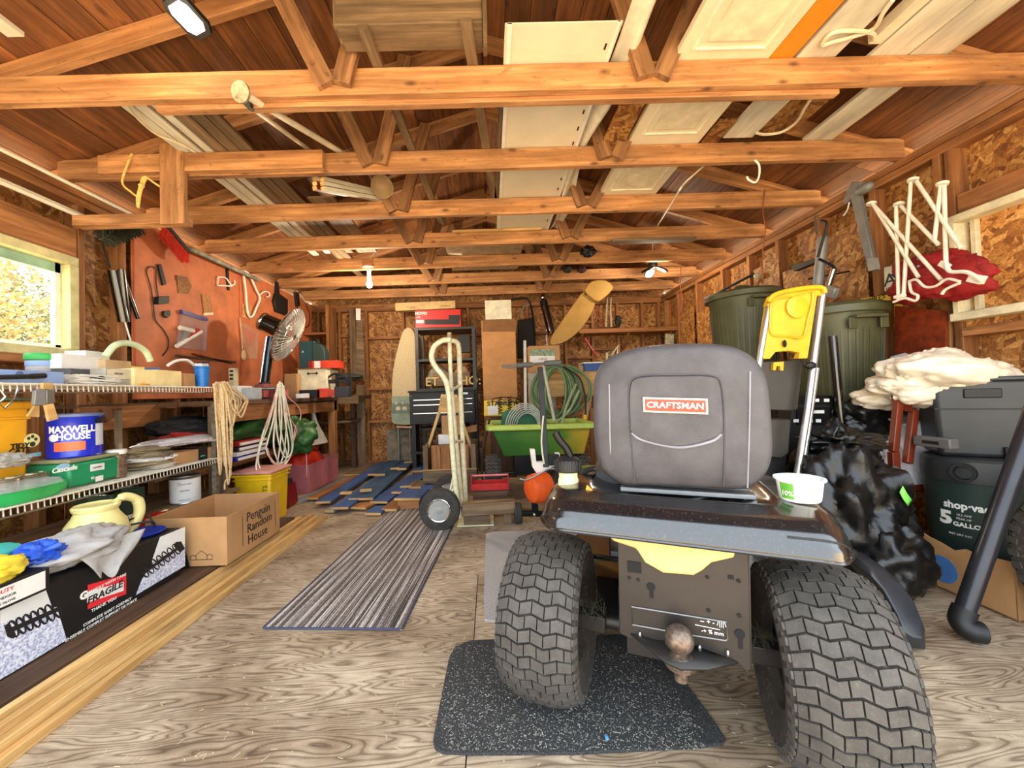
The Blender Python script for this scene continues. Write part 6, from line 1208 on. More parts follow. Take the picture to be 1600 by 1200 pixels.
# ================================================================== under the bench
t = multi('dark_clothes', 'heap of black clothing behind the red rag', 'clothing', [('cloth', blob(V((-2.32, 2.95, .83)), (.20, .28, .09), .4, 2, 61, 40, 24), plain((34, 32, 34), .8, name='black_cloth'))])
GT = plain((48, 92, 40), .45, var=.3, sc=8, name='green_tarp', bmp=.3, bsc=20)
t = thing('green_tarp', 'crumpled green tarpaulin stuffed on the shelf under the bench', 'tarp', V((-2.25, 3.9, .55)))
part('heap', blob(V((-2.28, 3.75, .75)), (.26, .65, .20), .45, 2.4, 63, 60, 36, zmin=.541), GT, t, ang=80); part('fold', blob(at_y(465, 680, 4.0), (.20, .22, .20), .5, 2.2, 66, 48, 30), GT, t, ang=80)
for k, (m_, lb) in enumerate(((BLUE, 'dark blue book at the bottom of the stack under the bench'), (PAPER, 'white book in the middle of the stack under the bench'), (plain((30, 34, 44), .5, name='navy_book'), 'navy book below the red one under the bench'), (plain((176, 26, 34), .5, name='red_book'), 'red book topping the stack under the bench'))):
    m = MB().box((-2.12+.006*k, 3.28, .555+.04*k), (.18, .38, .034)); t = thing('book', lb, 'book', base_of(m), group='books stacked under the bench'); part('cover', m, m_, t, bev=.004)
    part('pages', MB().box((-2.026+.006*k, 3.28, .555+.04*k), (.006, .36, .022)), PAPER, t)
# translucent pink tote with fuel can
t = thing('plastic_tote', 'translucent pink plastic tote below the far bench leg', 'tote', (-2.20, 4.58, 0))
PKB = plain((206, 120, 124), .35, var=.08, name='pink_plastic', alpha=.96)
part('tub', openbox((-2.20, 4.58, .002), (.44, .80, .30), .006), PKB, t, bev=.003); part('rim', MB().box((-2.20, 4.18, .30), (.46, .02, .012)).box((-2.20, 4.98, .30), (.46, .02, .012)).box((-1.98, 4.58, .30), (.02, .80, .012)).box((-2.42, 4.58, .30), (.02, .80, .012)), PKB, t)
GR = plain((196, 40, 20), .4, var=.12, name='fuel_red')
t = thing('fuel_can', 'red fuel can with black cap lying in the pink tote', 'fuel can', (-2.20, 4.5, .02))
part('can', MB().lathe([(.10, 0), (.17, .02), (.19, .10), (.19, .30), (.15, .38), (.06, .41), (.001, .41)], (-2.2, 4.52, .01), n=30, sy=1.7), GR, t); part('cap', MB().lathe([(.04, 0), (.045, .05), (.001, .055)], (-2.12, 4.42, .40), n=18), BLACK, t); part('cap', MB().lathe([(.045, 0), (.045, .04), (.001, .045)], (-2.27, 4.25, .37), n=18), BLACK, t)
part('handle', MB().tube(sm([(-2.3, 4.3, .40), (-2.24, 4.38, .46), (-2.16, 4.55, .47), (-2.12, 4.7, .41)], 5), .02, 8), GR, t)
solo('funnel', MB().lathe([(.11, 0), (.115, .01), (.035, .26), (.018, .40), (.014, .40), (.03, .26), (.108, .01)], V((-2.10, 4.68, .47)), n=24, R=RY(-.12)), plain((238, 228, 204), .5, name='white_funnel'), 'white funnel standing upside down on the red fuel can', 'funnel')
t = thing('gas_can', 'dark red jerry can between the yellow bucket and pink tote', 'fuel can', (-2.03, 3.72, 0))
part('can', MB().box((-2.03, 3.72, .115), (.24, .2, .23), top=.86), plain((128, 20, 26), .4, name='dark_red_plastic'), t, bev=.015); part('handle', MB().tube(sm([(-2.12, 3.64, .22), (-2.10, 3.64, .27), (-1.98, 3.64, .27), (-1.96, 3.64, .22)], 5), .014, 8), plain((128, 20, 26), .4, name='dark_red_plastic'), t); part('ribs', MB().tube([(-2.12, 3.615, .05), (-1.95, 3.615, .18)], .006, 6).tube([(-1.95, 3.615, .05), (-2.12, 3.615, .18)], .006, 6), plain((150, 30, 34), .4, name='rib_red'), t); part('cap', MB().lathe([(.03, 0), (.03, .04), (.001, .04)], (-1.94, 3.70, .225), n=16), BLACK, t)
YL = plain((240, 196, 24), .45, var=.05, name='bucket_yellow')
t = thing('litter_pail', 'yellow square pail with pink lid below the extension cord', 'pail', (-1.95, 3.27, 0))
part('pail', MB().box((-1.95, 3.29, .215), (.27, .26, .43), top=1.12), YL, t, bev=.02); part('rim', MB().box((-1.95, 3.29, .41), (.325, .315, .02)), YL, t, bev=.004); part('rim', MB().box((-1.95, 3.29, .375), (.315, .305, .01)), YL, t, bev=.003); part('lid', MB().box((-1.95, 3.29, .436), (.34, .33, .022)), plain((226, 160, 150), .5, name='pink_lid'), t, bev=.006)
part('red_emblem', MB().sph((-1.965, 3.153, .20), (.07, .004, .05), 14, 8).beam((-2.02, 3.153, .24), (-1.99, 3.153, .21), .006, .02).beam((-1.91, 3.153, .24), (-1.94, 3.153, .21), .006, .02), REDINK, t); text('CATS', (-1.845, 3.146, .27), (0, 0, 1), (-1, 0, 0), .05, INK, t)
# ================================================================== low left: platform, boxes
t = thing('floor_platform', 'low dark plank platform on the floor under the wire shelves', 'platform', (-2.1, 1.7, 0))
for k in range(7): part('plank', MB().box((-2.54+.155*k, 1.75, .098), (.151, 2.5, .034)), W_DARK, t, bev=.003)
for y in (.6, 1.7, 2.8): part('joist', MB().box((-2.07, y, .04), (1.07, .06, .08)), W_DARK, t)
for k, (x, z, y1, lb) in enumerate(((-1.515, .105, 3.05, 'pale timber lying against the platform, innermost of the row'), (-1.485, .088, 3.15, 'pale timber second from the platform'), (-1.455, .062, 3.2, 'pale timber third from the platform'), (-1.425, .034, 3.3, 'pale timber outermost on the plywood floor'))):
    solo('timber', MB().box((x+.0005*k, (y1+.55)/2, z/2), (.029, y1-.55, z)), W_PALE, lb, 'timber', 'pale timbers beside the platform', bev=.003)
# snow blower box
PB = -1.66
t = thing('snow_auger_box', 'long printed box showing black augers on snow, open on top', 'box', (PB-.18, 1.38, .116))
y0b, y1b, z0b, z1b = .72, 2.06, .116, .365
snowm, nt, b = nodes('snow_print'); tc = N(nt, 'ShaderNodeTexCoord'); nz = N(nt, 'ShaderNodeTexNoise', i={'Scale': 130, 'Detail': 4}); nt.links.new(tc.outputs['Object'], nz.inputs['Vector']); r_ = ramp(nt, [(.35, (150, 155, 190)), (.6, (236, 238, 248))], nz.outputs[0]); nt.links.new(r_.outputs[0], b.inputs['Base Color']); b.inputs['Roughness'].default_value = .4
part('carton', MB().box((PB-.18, (y0b+y1b)/2, (z0b+z1b)/2), (.36, y1b-y0b, z1b-z0b)), BLACK, t, bev=.003)
def pb(x, y, o=.001): return at_x(x, y, PB+o)
part('sky_print', slab([pb(0, 941), pb(70, 918), pb(85, 960), pb(0, 985)], (.0008, 0, 0)), plain((232, 234, 232), .4, name='sky_print', var=.04), t, flat=True)
part('snow_print', slab([pb(0, 975), pb(88, 948), pb(104, 1000), pb(0, 1062)], (.0010, 0, 0)), snowm, t, flat=True)
part('sky_print', slab([pb(250, 839), pb(289, 823), pb(289, 850), pb(236, 880)], (.0008, 0, 0)), plain((232, 234, 232), .4, name='sky_print', var=.04), t, flat=True)
part('snow_print', slab([pb(238, 880), pb(289, 850), pb(289, 884), pb(212, 930), pb(222, 905)], (.0010, 0, 0)), snowm, t, flat=True)
def auger(x0, y0, x1, y1, r, nm):
    m = MB(); a, b_ = V((x0, y0, 0)), V((x1, y1, 0)); d = (b_-a).normalized(); q = V((-d.y, d.x, 0))
    P = lambda v: pb(v.x, v.y, .0025)
    m.tube([P(a), P(b_)], .010, 6)
    for k in range(7):
        c_ = a+(b_-a)*(k+.5)/7; ph = [P(c_+q*r*math.cos(s_)+d*r*.45*math.sin(s_)) for s_ in [2*PI*j/14 for j in range(14)]]
        m.tube(ph, .0035, 4, closed=True)
    m.add([P(a+q*r*1.1), P(a+q*r*.6-d*8), P(a-q*r*.8-d*6), P(a-q*r*.9+d*4), P(a+q*r*.7+d*6)], [(0, 1, 2, 3, 4)])
    for v in m.v: v.x = PB+.0022+(v.x-PB-.0025)*.12
    part(nm, m, INK, t, flat=True)
auger(16, 985, 95, 950, 13, 'auger_print'); auger(280, 855, 222, 897, 9, 'auger_print')
def pquad(x0, y0, x1, y1, h0, h1, o=.002): return [pb(x0, y0+h0, o), pb(x1, y1+h1, o), pb(x1, y1, o), pb(x0, y0, o)]
part('warning_band', slab(pquad(137, 914, 197, 897, 38, 31), (.0008, 0, 0)), plain((226, 46, 56), .5, var=0, name='label_red'), t, flat=True); part('warning_label', slab(pquad(136, 925, 193, 909, 17, 14, .003), (.0008, 0, 0)), PAPER, t, flat=True)
text('FRAGILE', pb(165, 925.5, .0045), Y_, Z_, .040, INK, t, bold=.0008, shear=.15); text('HANDLE WITH CARE', pb(168, 911.5, .0035), Y_, Z_, .016, WINK, t, sx=1.1); text('THANK YOU', pb(163, 944, .0035), Y_, Z_, .018, WINK, t); text('G', pb(131, 931, .003), Y_, Z_, .04, WINK, t, bold=.002)
text('COMPLETE SHAFT ASSEMBLY', pb(170, 955, .002), Y_, Z_, .016, WINK, t); text('ENSEMBLE COMPLET SUPPORT DE FORCE', pb(163, 966, .002), Y_, Z_, .016, WINK, t)
part('flap', slab([(PB-.005, 2.064, .36), (PB-.005, 2.13, .12), (PB-.30, 2.13, .12), (PB-.30, 2.064, .36)], (0, .004, 0)), BLACK, t)
# small black carton with white label on top
m = MB().box((-1.70, 1.24, .41), (.20, .34, .08)); t = thing('label_carton', 'black carton with a white print label at the left edge', 'carton', base_of(m)); part('carton', m, BLACK, t, bev=.003)
part('label', slab([(-1.5995, 1.10, .38), (-1.5995, 1.395, .38), (-1.5995, 1.395, .442), (-1.5995, 1.10, .442)], (.001, 0, 0)), PAPER, t); text('HEAVY DUTY', (-1.598, 1.25, .428), Y_, Z_, .018, REDINK, t); text('30 FT CORD  INDOOR', (-1.598, 1.25, .408), Y_, Z_, .012, INK, t); text('STEEL CUTTING GLOVE', (-1.598, 1.25, .391), Y_, Z_, .011, INK, t)
c = V((-1.66, 1.33, .49)); solo('yellow_glove', blob(V((-1.665, 1.30, .485)), (.075, .09, .045), .4, 2.4, 71, 40, 24), plain((222, 196, 50), .7, name='yellow_glove', bmp=.3), 'yellow work glove on the label carton at the left edge', 'glove')
solo('blue_glove', blob(V((-1.685, 1.45, .485)), (.07, .07, .045), .5, 2.8, 73, 40, 24), plain((36, 86, 200), .5, name='blue_rubber'), 'blue rubber glove beside the yellow glove', 'glove')
solo('turquoise_lid', blob(V((-1.83, 1.40, .50)), (.08, .10, .03), .1, 2, 75, 30, 16), plain((70, 200, 190), .4, name='turquoise'), 'turquoise lid behind the blue glove', 'lid')  # flattened turquoise lid, not a bowl
GC = plain((186, 184, 182), .9, var=.1, sc=18, name='grey_cloth', bmp=.4, bsc=80)
t = thing('grey_cloth', 'light grey cloth draped over the printed box front', 'cloth', V((-1.72, 1.65, .366)))
part('drape', blob(V((-1.745, 1.60, .44)), (.14, .24, .07), .45, 2.2, 77, 60, 36, zmin=.369), GC, t, ang=80)
part('hanging_corner', MB().grid(lambda u, v: (-1.642+.012*math.sin(7*u+3*v), 1.53+.30*u*(1-.70*v)+.10*v, .44-.135*v+.02*math.sin(9*u)*(v)), 24, 20), GC, t, solid=.004, ang=80)
# carafe
c = V((-1.86, 1.83, .366)); YC = plain((236, 224, 150), .3, var=.04, name='butter_plastic'); t = thing('carafe', 'pale yellow carafe with big handle behind the grey cloth', 'carafe', c)
part('body', MB().lathe([(.075, 0), (.11, .02), (.118, .06), (.105, .11), (.082, .145), (.074, .165), (.082, .175), (.085, .188), (.078, .196), (.07, .188), (.001, .185)], c, n=40), YC, t)
part('lip', MB().add([c+V((-.0, -.10, .187)), c+V((.02, -.07, .192)), c+V((-.02, -.07, .192)), c+V((0, -.07, .165))], [(0, 1, 2), (0, 3, 1), (0, 2, 3)]), YC, t)
part('handle', MB().tube(sm([c+V((.02, .065, .185)), c+V((.03, .11, .20)), c+V((.04, .165, .165)), c+V((.04, .175, .10)), c+V((.03, .14, .03)), c+V((.02, .11, .02))], 6), [.012]*4+[.02]*8+[.024]*12+[.016]*7, 12), YC, t)
t = thing('blue_tray', 'blue plastic tray holding black wire grips on printed box', 'tray', (-1.80, 1.98, .366))
part('tray', MB().lathe([(.06, 0), (.09, .004), (.10, .014), (.097, .016), (.06, .006), (.001, .006)], V((-1.775, 1.96, .366)), n=32, sy=1.0), BLUE, t)
part('wire_grip', MB().tube(sm([(-1.80, 1.88, .38), (-1.82, 1.86, .42), (-1.78, 1.93, .43), (-1.74, 1.99, .42), (-1.74, 2.0, .39)], 5), .005, 6), BLACK, t); part('wire_grip', MB().tube(sm([(-1.84, 1.92, .38), (-1.83, 1.95, .44), (-1.80, 2.03, .44), (-1.78, 2.04, .39)], 5), .005, 6), BLACK, t)
# cardboard book box
x0, x1, y0, y1, z0, h = -1.92, -1.475, 2.15, 2.68, .116, .27
t = thing('book_carton', 'open cardboard box printed Penguin Random House', 'box', ((x0+x1)/2, (y0+y1)/2, z0))
for nm, c_, s_ in (('bottom', ((x0+x1)/2, (y0+y1)/2, z0+.003), (x1-x0, y1-y0, .006)), ('side_panel', (x1-.003, (y0+y1)/2, z0+h/2), (.006, y1-y0, h)), ('side_panel', (x0+.003, (y0+y1)/2, z0+h/2), (.006, y1-y0, h)), ('end_panel', ((x0+x1)/2, y0+.003, z0+h/2), (x1-x0-.012, .006, h)), ('end_panel', ((x0+x1)/2, y1-.003, z0+h/2), (x1-x0-.012, .006, h))): part(nm, MB().box(c_, s_), CARD, t, bev=.001)
ym = (y0+y1)/2+.02
for k, s_ in enumerate(('Penguin', 'Random', 'House')): text(s_, (x1+.001, ym-.115+.004*k, z0+.205-.068*k), Y_, Z_, .078, INK, t, align='LEFT')
for y in (ym-.15, ym+.19): part('printed_line', MB().box((x1+.0005, y, z0+.14), (.0012, .003, .17)), INK, t)
hp = V((x1-.14, y0-.0005, z0+.04)); part('house_mark', MB().tube([hp+V((-.03, 0, 0)), hp+V((-.03, 0, .025)), hp+V((0, 0, .05)), hp+V((.03, 0, .025)), hp+V((.03, 0, 0))], .0018, 4).tube([hp+V((-.06, 0, 0)), hp+V((-.06, 0, .018)), hp+V((-.045, 0, .026)), hp+V((-.03, 0, .018))], .0018, 4).tube([hp+V((.03, 0, .02)), hp+V((.045, 0, .03)), hp+V((.06, 0, .02)), hp+V((.06, 0, 0)), hp+V((-.06, 0, 0))], .0018, 4), INK, t)
# low board under the racks with paint can, basket, crate
t = multi('low_shelf_board', 'grey plywood board lying under the lower wire shelf', 'board', [('board', MB().box((-2.28, 2.1, .335), (.60, 1.9, .02)), W_GREY), ('block', MB().box((-2.28, 1.3, .22), (.5, .08, .208)), W_DARK), ('block', MB().box((-2.28, 2.85, .22), (.5, .08, .208)), W_DARK)])
c = V((-2.10, 2.66, .3455)); t = thing('paint_can', 'white paint can beneath the shipping box', 'paint can', c); part('can', MB().lathe([(.085, 0), (.087, .004), (.084, .01), (.084, .17), (.088, .176), (.088, .185), (.08, .185), (.078, .18), (.001, .18)], c, n=32), STEEL, t); part('label', MB().lathe([(.0852, .012), (.0852, .165)], c, n=32, a0=-2.6, a1=.9), PAPER, t)
ctext('Zinsser', -.95, .135, .026, plain((120, 40, 70), .5, name='plum_ink'), t, c, .0855); ctext('PRIMER', -.95, .09, .016, INK, t, c, .0855); ctext('STAIN BLOCK', -.95, .03, .010, INK, t, c, .0855)
t = thing('green_basket', 'dark green basket with a white label under the shelf', 'basket', (-2.18, 2.22, .3455)); part('basket', openbox((-2.18, 2.22, .3455), (.22, .2, .19), .008), plain((42, 62, 46), .5, name='dark_green'), t, bev=.004); part('label', MB().box((-2.0685, 2.24, .38), (.002, .11, .03)), PAPER, t); text('2L WIPES', (-2.0665, 2.24, .38), Y_, Z_, .02, INK, t)
t = multi('red_crate', 'low red crate in front of the dark green basket', 'crate', [('crate', openbox((-1.985, 2.26, .117), (.12, .22, .25), .008), plain((170, 36, 22), .5, name='crate_red'))])
# ================================================================== mats
def mat_slab(pts, th, z=0.0005): return slab([at_z(x, y, z) for x, y in pts], (0, 0, th))
sm_, nt, b = nodes('striped_mat'); L = nt.links.new; uv = N(nt, 'ShaderNodeUVMap'); mp = N(nt, 'ShaderNodeMapping', i={'Scale': (.8, 150, 1)}); L(uv.outputs[0], mp.inputs[0]); nz = N(nt, 'ShaderNodeTexNoise', i={'Scale': 1, 'Detail': 2, 'Roughness': .9}); L(mp.outputs[0], nz.inputs['Vector'])
wv = N(nt, 'ShaderNodeTexWave', bands_direction='Y', i={'Scale': 7.5, 'Distortion': .0}); L(uv.outputs[0], wv.inputs['Vector']); mm = N(nt, 'ShaderNodeMath', operation='MULTIPLY_ADD', i={1: .10}); L(wv.outputs[1], mm.inputs[0]); L(nz.outputs[0], mm.inputs[2])
mp2 = N(nt, 'ShaderNodeMapping', i={'Scale': (50, 300, 1)}); L(uv.outputs[0], mp2.inputs[0]); n2 = N(nt, 'ShaderNodeTexNoise', i={'Scale': 1, 'Detail': 2}); L(mp2.outputs[0], n2.inputs['Vector']); m3 = N(nt, 'ShaderNodeMath', operation='MULTIPLY_ADD', i={1: .25}); L(n2.outputs[0], m3.inputs[0]); L(mm.outputs[0], m3.inputs[2])
r_ = ramp(nt, [(.55, (38, 34, 36)), (.63, (84, 74, 68)), (.71, (140, 128, 120)), (.78, (214, 208, 200))], m3.outputs[0]); L(r_.outputs[0], b.inputs['Base Color']); b.inputs['Roughness'].default_value = .9; bump(nt, b, m3.outputs[0], .5, .003)
a = at_z(413, 981, 0); b2 = at_z(627, 986, 0); dv = (V((.075, 1, 0))).normalized(); wv_ = V((dv.y, -dv.x, 0)); wd_ = (b2-a).length; cc = (a+b2)/2
m = MB().box(cc+dv*1.02+V((0, 0, .004)), (2.04, wd_, .007), frame(dv)); t = multi('striped_mat', 'long striped grey and brown runner mat on the floor', 'mat', [('runner', m, sm_)])
part('binding', MB().tube([cc-dv*.002+wv_*s*wd_/2*.97+V((0, 0, .005)) for s in (-1, 1)], .005, 6).tube([cc+wv_*wd_/2+V((0, 0, .005)), cc+wv_*wd_/2+dv*2.04+V((0, 0, .005))], .005, 6).tube([cc-wv_*wd_/2+V((0, 0, .005)), cc-wv_*wd_/2+dv*2.04+V((0, 0, .005))], .005, 6), plain((60, 66, 92), .8, name='blue_binding'), t)
def specks(name, base, sp, sp2, dens=.62):
    m, nt, b = nodes(name); L = nt.links.new; tc = N(nt, 'ShaderNodeTexCoord'); n1 = N(nt, 'ShaderNodeTexNoise', i={'Scale': 260, 'Detail': 3, 'Roughness': .7}); L(tc.outputs['Object'], n1.inputs['Vector'])
    mp = N(nt, 'ShaderNodeMapping', i={'Rotation': (0, 0, .6), 'Scale': (1, 3, 1)}); L(tc.outputs['Object'], mp.inputs[0]); n2 = N(nt, 'ShaderNodeTexNoise', i={'Scale': 170, 'Detail': 3, 'Distortion': .3}); L(mp.outputs[0], n2.inputs['Vector'])
    r1 = ramp(nt, [(.35, tuple(int(x*.5) for x in base)), (.55, base), (.68, sp)], n1.outputs[0]); r2 = ramp(nt, [(dens, (0, 0, 0)), (dens+.04, (255, 255, 255))], n2.outputs[0])
    mx = N(nt, 'ShaderNodeMix', data_type='RGBA'); L(r2.outputs[0], mx.inputs[0]); L(r1.outputs[0], mx.inputs[6]); mx.inputs[7].default_value = srgb(sp2); L(mx.outputs[2], b.inputs['Base Color']); b.inputs['Roughness'].default_value = .95; bump(nt, b, n1.outputs[0], .8, .004); return m
solo('grey_mat', mat_slab(sm([(757, 962), (757, 905), (759, 845), (768, 833), (840, 831), (930, 833), (950, 850), (985, 940), (975, 968), (870, 972), (770, 972)], 2, True), .008), specks('grey_felt', (196, 194, 190), (214, 210, 204), (226, 220, 210), .7), 'light grey rounded mat left of the mower wheel', 'mat')
bm_ = mat_slab([(677, 1160), (680, 1172), (692, 1179), (740, 1181), (900, 1180), (1095, 1170), (1130, 1165), (1134, 1158), (1120, 1137), (1075, 1075), (1040, 1035), (1000, 1000), (985, 994), (900, 996), (800, 1001), (735, 1004), (712, 1013), (702, 1030), (690, 1090)], .009)
t = multi('black_mat', 'black mat sprinkled with dry grass clippings under the mower', 'mat', [('mat', bm_, specks('black_rubber_mat', (54, 53, 53), (94, 92, 90), (176, 172, 160), .69))])
cl = MB(); rnd = random.Random(21)
for k in range(3200):
    px = rnd.uniform(690, 1100); py = rnd.uniform(1008, 1172)
    if px > 1000+(py-1000)*.72: continue
    p = at_z(px, py, .0105); a = rnd.uniform(0, PI); l_ = rnd.uniform(.0008, .0034)*(2.2 if k % 20 == 0 else 1); d = V((math.cos(a), math.sin(a), rnd.uniform(-.1, .15)))*l_; cl.beam(p-d, p+d, .0008, .0005)
solo('grass_clippings', cl, plain((190, 186, 170), .9, var=.25, sc=30, name='dry_grass'), 'pale dry grass clippings scattered over the black mat', 'clippings', kind='stuff', flat=True)
solo('leaf_scrap', MB().sph(at_z(948, 1152, .014), (.006, .010, .003), 8, 5), plain((90, 150, 190), .5, name='blue_scrap'), 'tiny blue scrap on the black mat', 'scrap')
cl = MB()
for k in range(700):
    x = rnd.uniform(-1.4, 1.6); y = rnd.uniform(1.0, 2.3); a = rnd.uniform(0, PI); l_ = rnd.uniform(.002, .010); d = V((math.cos(a), math.sin(a), 0))*l_; p = V((x, y, .0012))
    if -1.1 < x < -.2 and y > 1.6: continue
    cl.beam(p-d, p+d, .0014, .0008)
solo('floor_debris', cl, plain((206, 190, 150), .9, var=.2, name='wood_crumbs'), 'tiny straw and wood crumbs scattered on the plywood', 'debris', kind='stuff', flat=True)
# ================================================================== reclaimed blue boards
BLU1 = wood('blue_painted_board', (48, 76, 130), (86, 120, 184), knots=0, rand=.2); BLU2 = wood('teal_blue_board', (42, 72, 104), (70, 106, 144), knots=0, rand=.15); BLU3 = wood('pale_blue_board', (120, 134, 150), (176, 186, 196), knots=0, rand=.1)
brd = [((462, 785), (560, 738), .07, .02, BLU3, 'pale blue board, outermost at the left of the pile'),
 ((488, 777), (560, 742), .09, .045, W_STUD, 'bare brown board near the left side of the pile'),
 ((553, 741), (604, 714), .20, .05, W_GREY, 'grey unpainted board at the far left of the pile'),
 ((505, 783), (600, 722), .10, .06, BLU1, 'blue board third from the left in the pile'),
 ((515, 797), (570, 765), .06, .03, BLU3, 'light blue narrow board at the near left end'),
 ((531, 792), (597, 745), .11, .07, BLU1, 'dark blue board beside the light blue narrow one'),
 ((588, 740), (622, 716), .15, .09, BLU2, 'teal blue board at the far end of the pile'),
 ((564, 778), (640, 716), .17, .08, BLU2, 'wide teal blue board along the middle of the pile'),
 ((592, 783), (652, 741), .12, .055, BLU1, 'bright blue board right of the wide teal one'),
 ((560, 792), (600, 772), .11, .04, W_STUD, 'short brown board at the near end of the pile'),
 ((583, 801), (597, 790), .10, .03, BLU1, 'small blue offcut nearest the striped mat'),
 ((608, 795), (640, 768), .10, .035, W_STUD, 'brown board under the blue ones near the striped mat'),
 ((636, 778), (652, 764), .17, .11, BLU1, 'short blue block lying at the right front of the pile'),
 ((668, 768), (672, 757), .12, .10, BLU1, 'small blue board beside the hand truck wheel'),
 ((652, 760), (664, 750), .17, .09, W_GREY, 'pale grey offcut behind the short blue block'),
 ((655, 735), (662, 722), .12, .09, BLU1, 'dark blue board end beside the wooden crate'),
 ((620, 768), (668, 737), .08, .085, BLU1, 'narrow blue board slanting towards the wooden crate')]
for k, (p0, p1, w_, z_, m_, lb) in enumerate(brd):
    a = at_z(p0[0], p0[1], z_); b_ = at_z(p1[0], p1[1], z_); a.z = b_.z = z_-.011
    if b_.y > 5.8: b_ = a+(b_-a)*((5.8-a.y)/(b_.y-a.y))
    w_ *= 1.4; d = (b_-a).normalized(); mb = MB().beam(a, b_, w_, .022)
    t = thing('reclaimed_board', lb, 'board', base_of(mb), group='reclaimed blue boards piled on the floor'); part('board', mb, m_, t, bev=.002); part('sawn_end', MB().beam(a-d*.006, a-d*.0005, w_*.98, .020), W_PALE, t)
    if z_ > .05: 
        for q in (.15, .8): part('spacer', MB().box(V((0, 0, (z_-.022)/2))+V((a+(b_-a)*q).xy.to_3d()), (w_*.8, .05, z_-.022-.0005)), W_STUD, t)
for k, (x, y, z_, lb) in enumerate(((541, 770, .095, 'small pale batten across the blue boards, left one'), (572, 766, .105, 'small pale batten across the teal board, near one'), (594, 742, .10, 'bent pale batten midway along the blue boards'), (617, 732, .105, 'pale batten pair on the far teal boards, left'), (628, 733, .105, 'pale batten pair on the far teal boards, right'), (638, 722, .105, 'pale batten farthest on the blue boards'), (634, 761, .085, 'pale batten near the wooden crate'))):
    solo('batten', MB().box(at_z(x, y, z_), (.11, .04, .022), RZ(.1)), W_PALE, lb, 'batten', 'pale battens on the blue boards', bev=.002)
# ================================================================== back of the room
t = thing('ironing_board', 'patterned ironing board with a duck band leaning on back wall', 'ironing board', at_y(632, 664, 5.5))
IB = [(636, 512), (643, 514), (648, 525), (650, 560), (651, 610), (650, 655), (646, 663), (620, 663), (612, 656), (612, 625), (613, 590), (617, 562), (625, 530), (630, 517)]
part('cover', slab(sm([at_y(x, y, 5.45) for x, y in IB], 3, True), (0, .05, 0)), plain((200, 180, 140), .85, var=.12, sc=60, name='patterned_cotton'), t, bev=.006)
part('teal_band', slab([at_y(x, y, 5.444) for x, y in ((612, 656), (612, 619), (651, 619), (650, 655), (645, 662), (620, 662))], (0, .005, 0)), plain((146, 158, 140), .85, name='teal_cotton'), t)
part('duck_band', slab([at_y(x, y, 5.440) for x, y in ((612, 646), (612, 630), (650, 630), (650, 646))], (0, .004, 0)), plain((112, 130, 114), .85, name='dark_teal_cotton'), t)
for x in (622, 632, 643): part('duck_print', MB().sph(at_y(x, 638, 5.438), (.035, .002, .03), 10, 6).sph(at_y(x-3, 630, 5.438), (.014, .002, .02), 8, 5), plain((206, 190, 160), .85, name='cream_print'), t)
part('leg', MB().tube([at_y(640, 660, 5.53), V((at_y(640, 660, 5.53).x, 5.5, .01))], .012, 8).tube([at_y(622, 660, 5.53), V((at_y(622, 660, 5.53).x, 5.5, .01))], .012, 8), GREYM, t); part('foot_bar', MB().tube([at_y(620, 667, 5.42), at_y(646, 668, 5.42)], .014, 8).sph(at_y(644, 668, 5.42), .022, 8, 6), plain((210, 160, 140), .5, name='pink_cap'), t)
m = fbox('', 604, 671, 650, 716, 5.62, .08, W_GREY, None, zb=.001); solo('stained_plywood', m, plain((120, 108, 90), .8, var=.25, sc=10, name='stained_panel'), 'stained grey panel standing below the ironing board', 'panel')
# leaning boards in the far left corner
solo('leaning_board', MB().beam(at_y(553, 590, 5.6), at_y(550, 482, 5.8), .09, .02, up=(0, 1, 0)), W_GREY, 'narrow brown board leaning in the far left corner', 'board')
t = multi('leaning_plank', 'grey-brown tapered board with white sticker beside the corner board', 'board', [('board', slab([at_y(x, y, 5.62) for x, y in ((556, 590), (571, 592), (566, 500), (557, 484))], (0, .02, 0)), W_GREY), ('lower_end', MB().box((at_y(563, 590, 5.63).x, 5.63, .60), (.12, .02, 1.2)), W_GREY)]); part('sticker', slab(yrect(556, 482, 563, 500, 5.6), (0, .015, 0)), PAPER, t)
t = multi('corner_shelf', 'pine cubby shelving in the far left corner behind the bench', 'shelving', [('upright', MB().box((-2.28, 5.6, 1.70), (.04, .28, 1.30)), W_STUD), ('shelf', MB().box((-2.46, 5.62, 1.62), (.32, .26, .03)), W_STUD), ('shelf', MB().box((-2.46, 5.62, 1.95), (.32, .26, .03)), W_STUD), ('shelf', MB().box((-2.46, 5.62, 1.3), (.32, .26, .03)), W_STUD)])
# black steel shelving
DS = plain((60, 58, 54), .5, metal=.3, var=.15, name='dark_steel')
t = thing('steel_shelving', 'dark steel shelving unit on the back wall with red carton on top', 'shelving', (-.75, 5.55, 0))
xa, xb_ = at_y(652, 560, 5.3).x, at_y(741, 560, 5.3).x; zt5 = at_y(700, 511, 5.3).z
for x in (xa, xb_):
    for y in (5.3, 5.72): part('post', MB().box((x, y, zt5/2), (.045, .045, zt5)), DS, t)
for z in (zt5-.02, at_y(700, 562, 5.3).z, at_y(700, 608, 5.3).z, .55, .12): part('shelf_deck', MB().box(((xa+xb_)/2, 5.51, z), (xb_-xa+.04, .46, .035)), DS, t, bev=.003)
part('back_brace', MB().tube([(xa, 5.74, 1.1), (xb_, 5.74, 1.5)], .008, 6), DS, t)
m = fbox('', 649, 484, 720, 508, 5.3, .22, RED, None, zb=zt5+.001); t = thing('red_carton', 'red and black printed carton on top of the steel shelving', 'carton', base_of(m)); part('carton', m, plain((196, 24, 22), .45, name='carton_bright_red', var=.05), t, bev=.003)
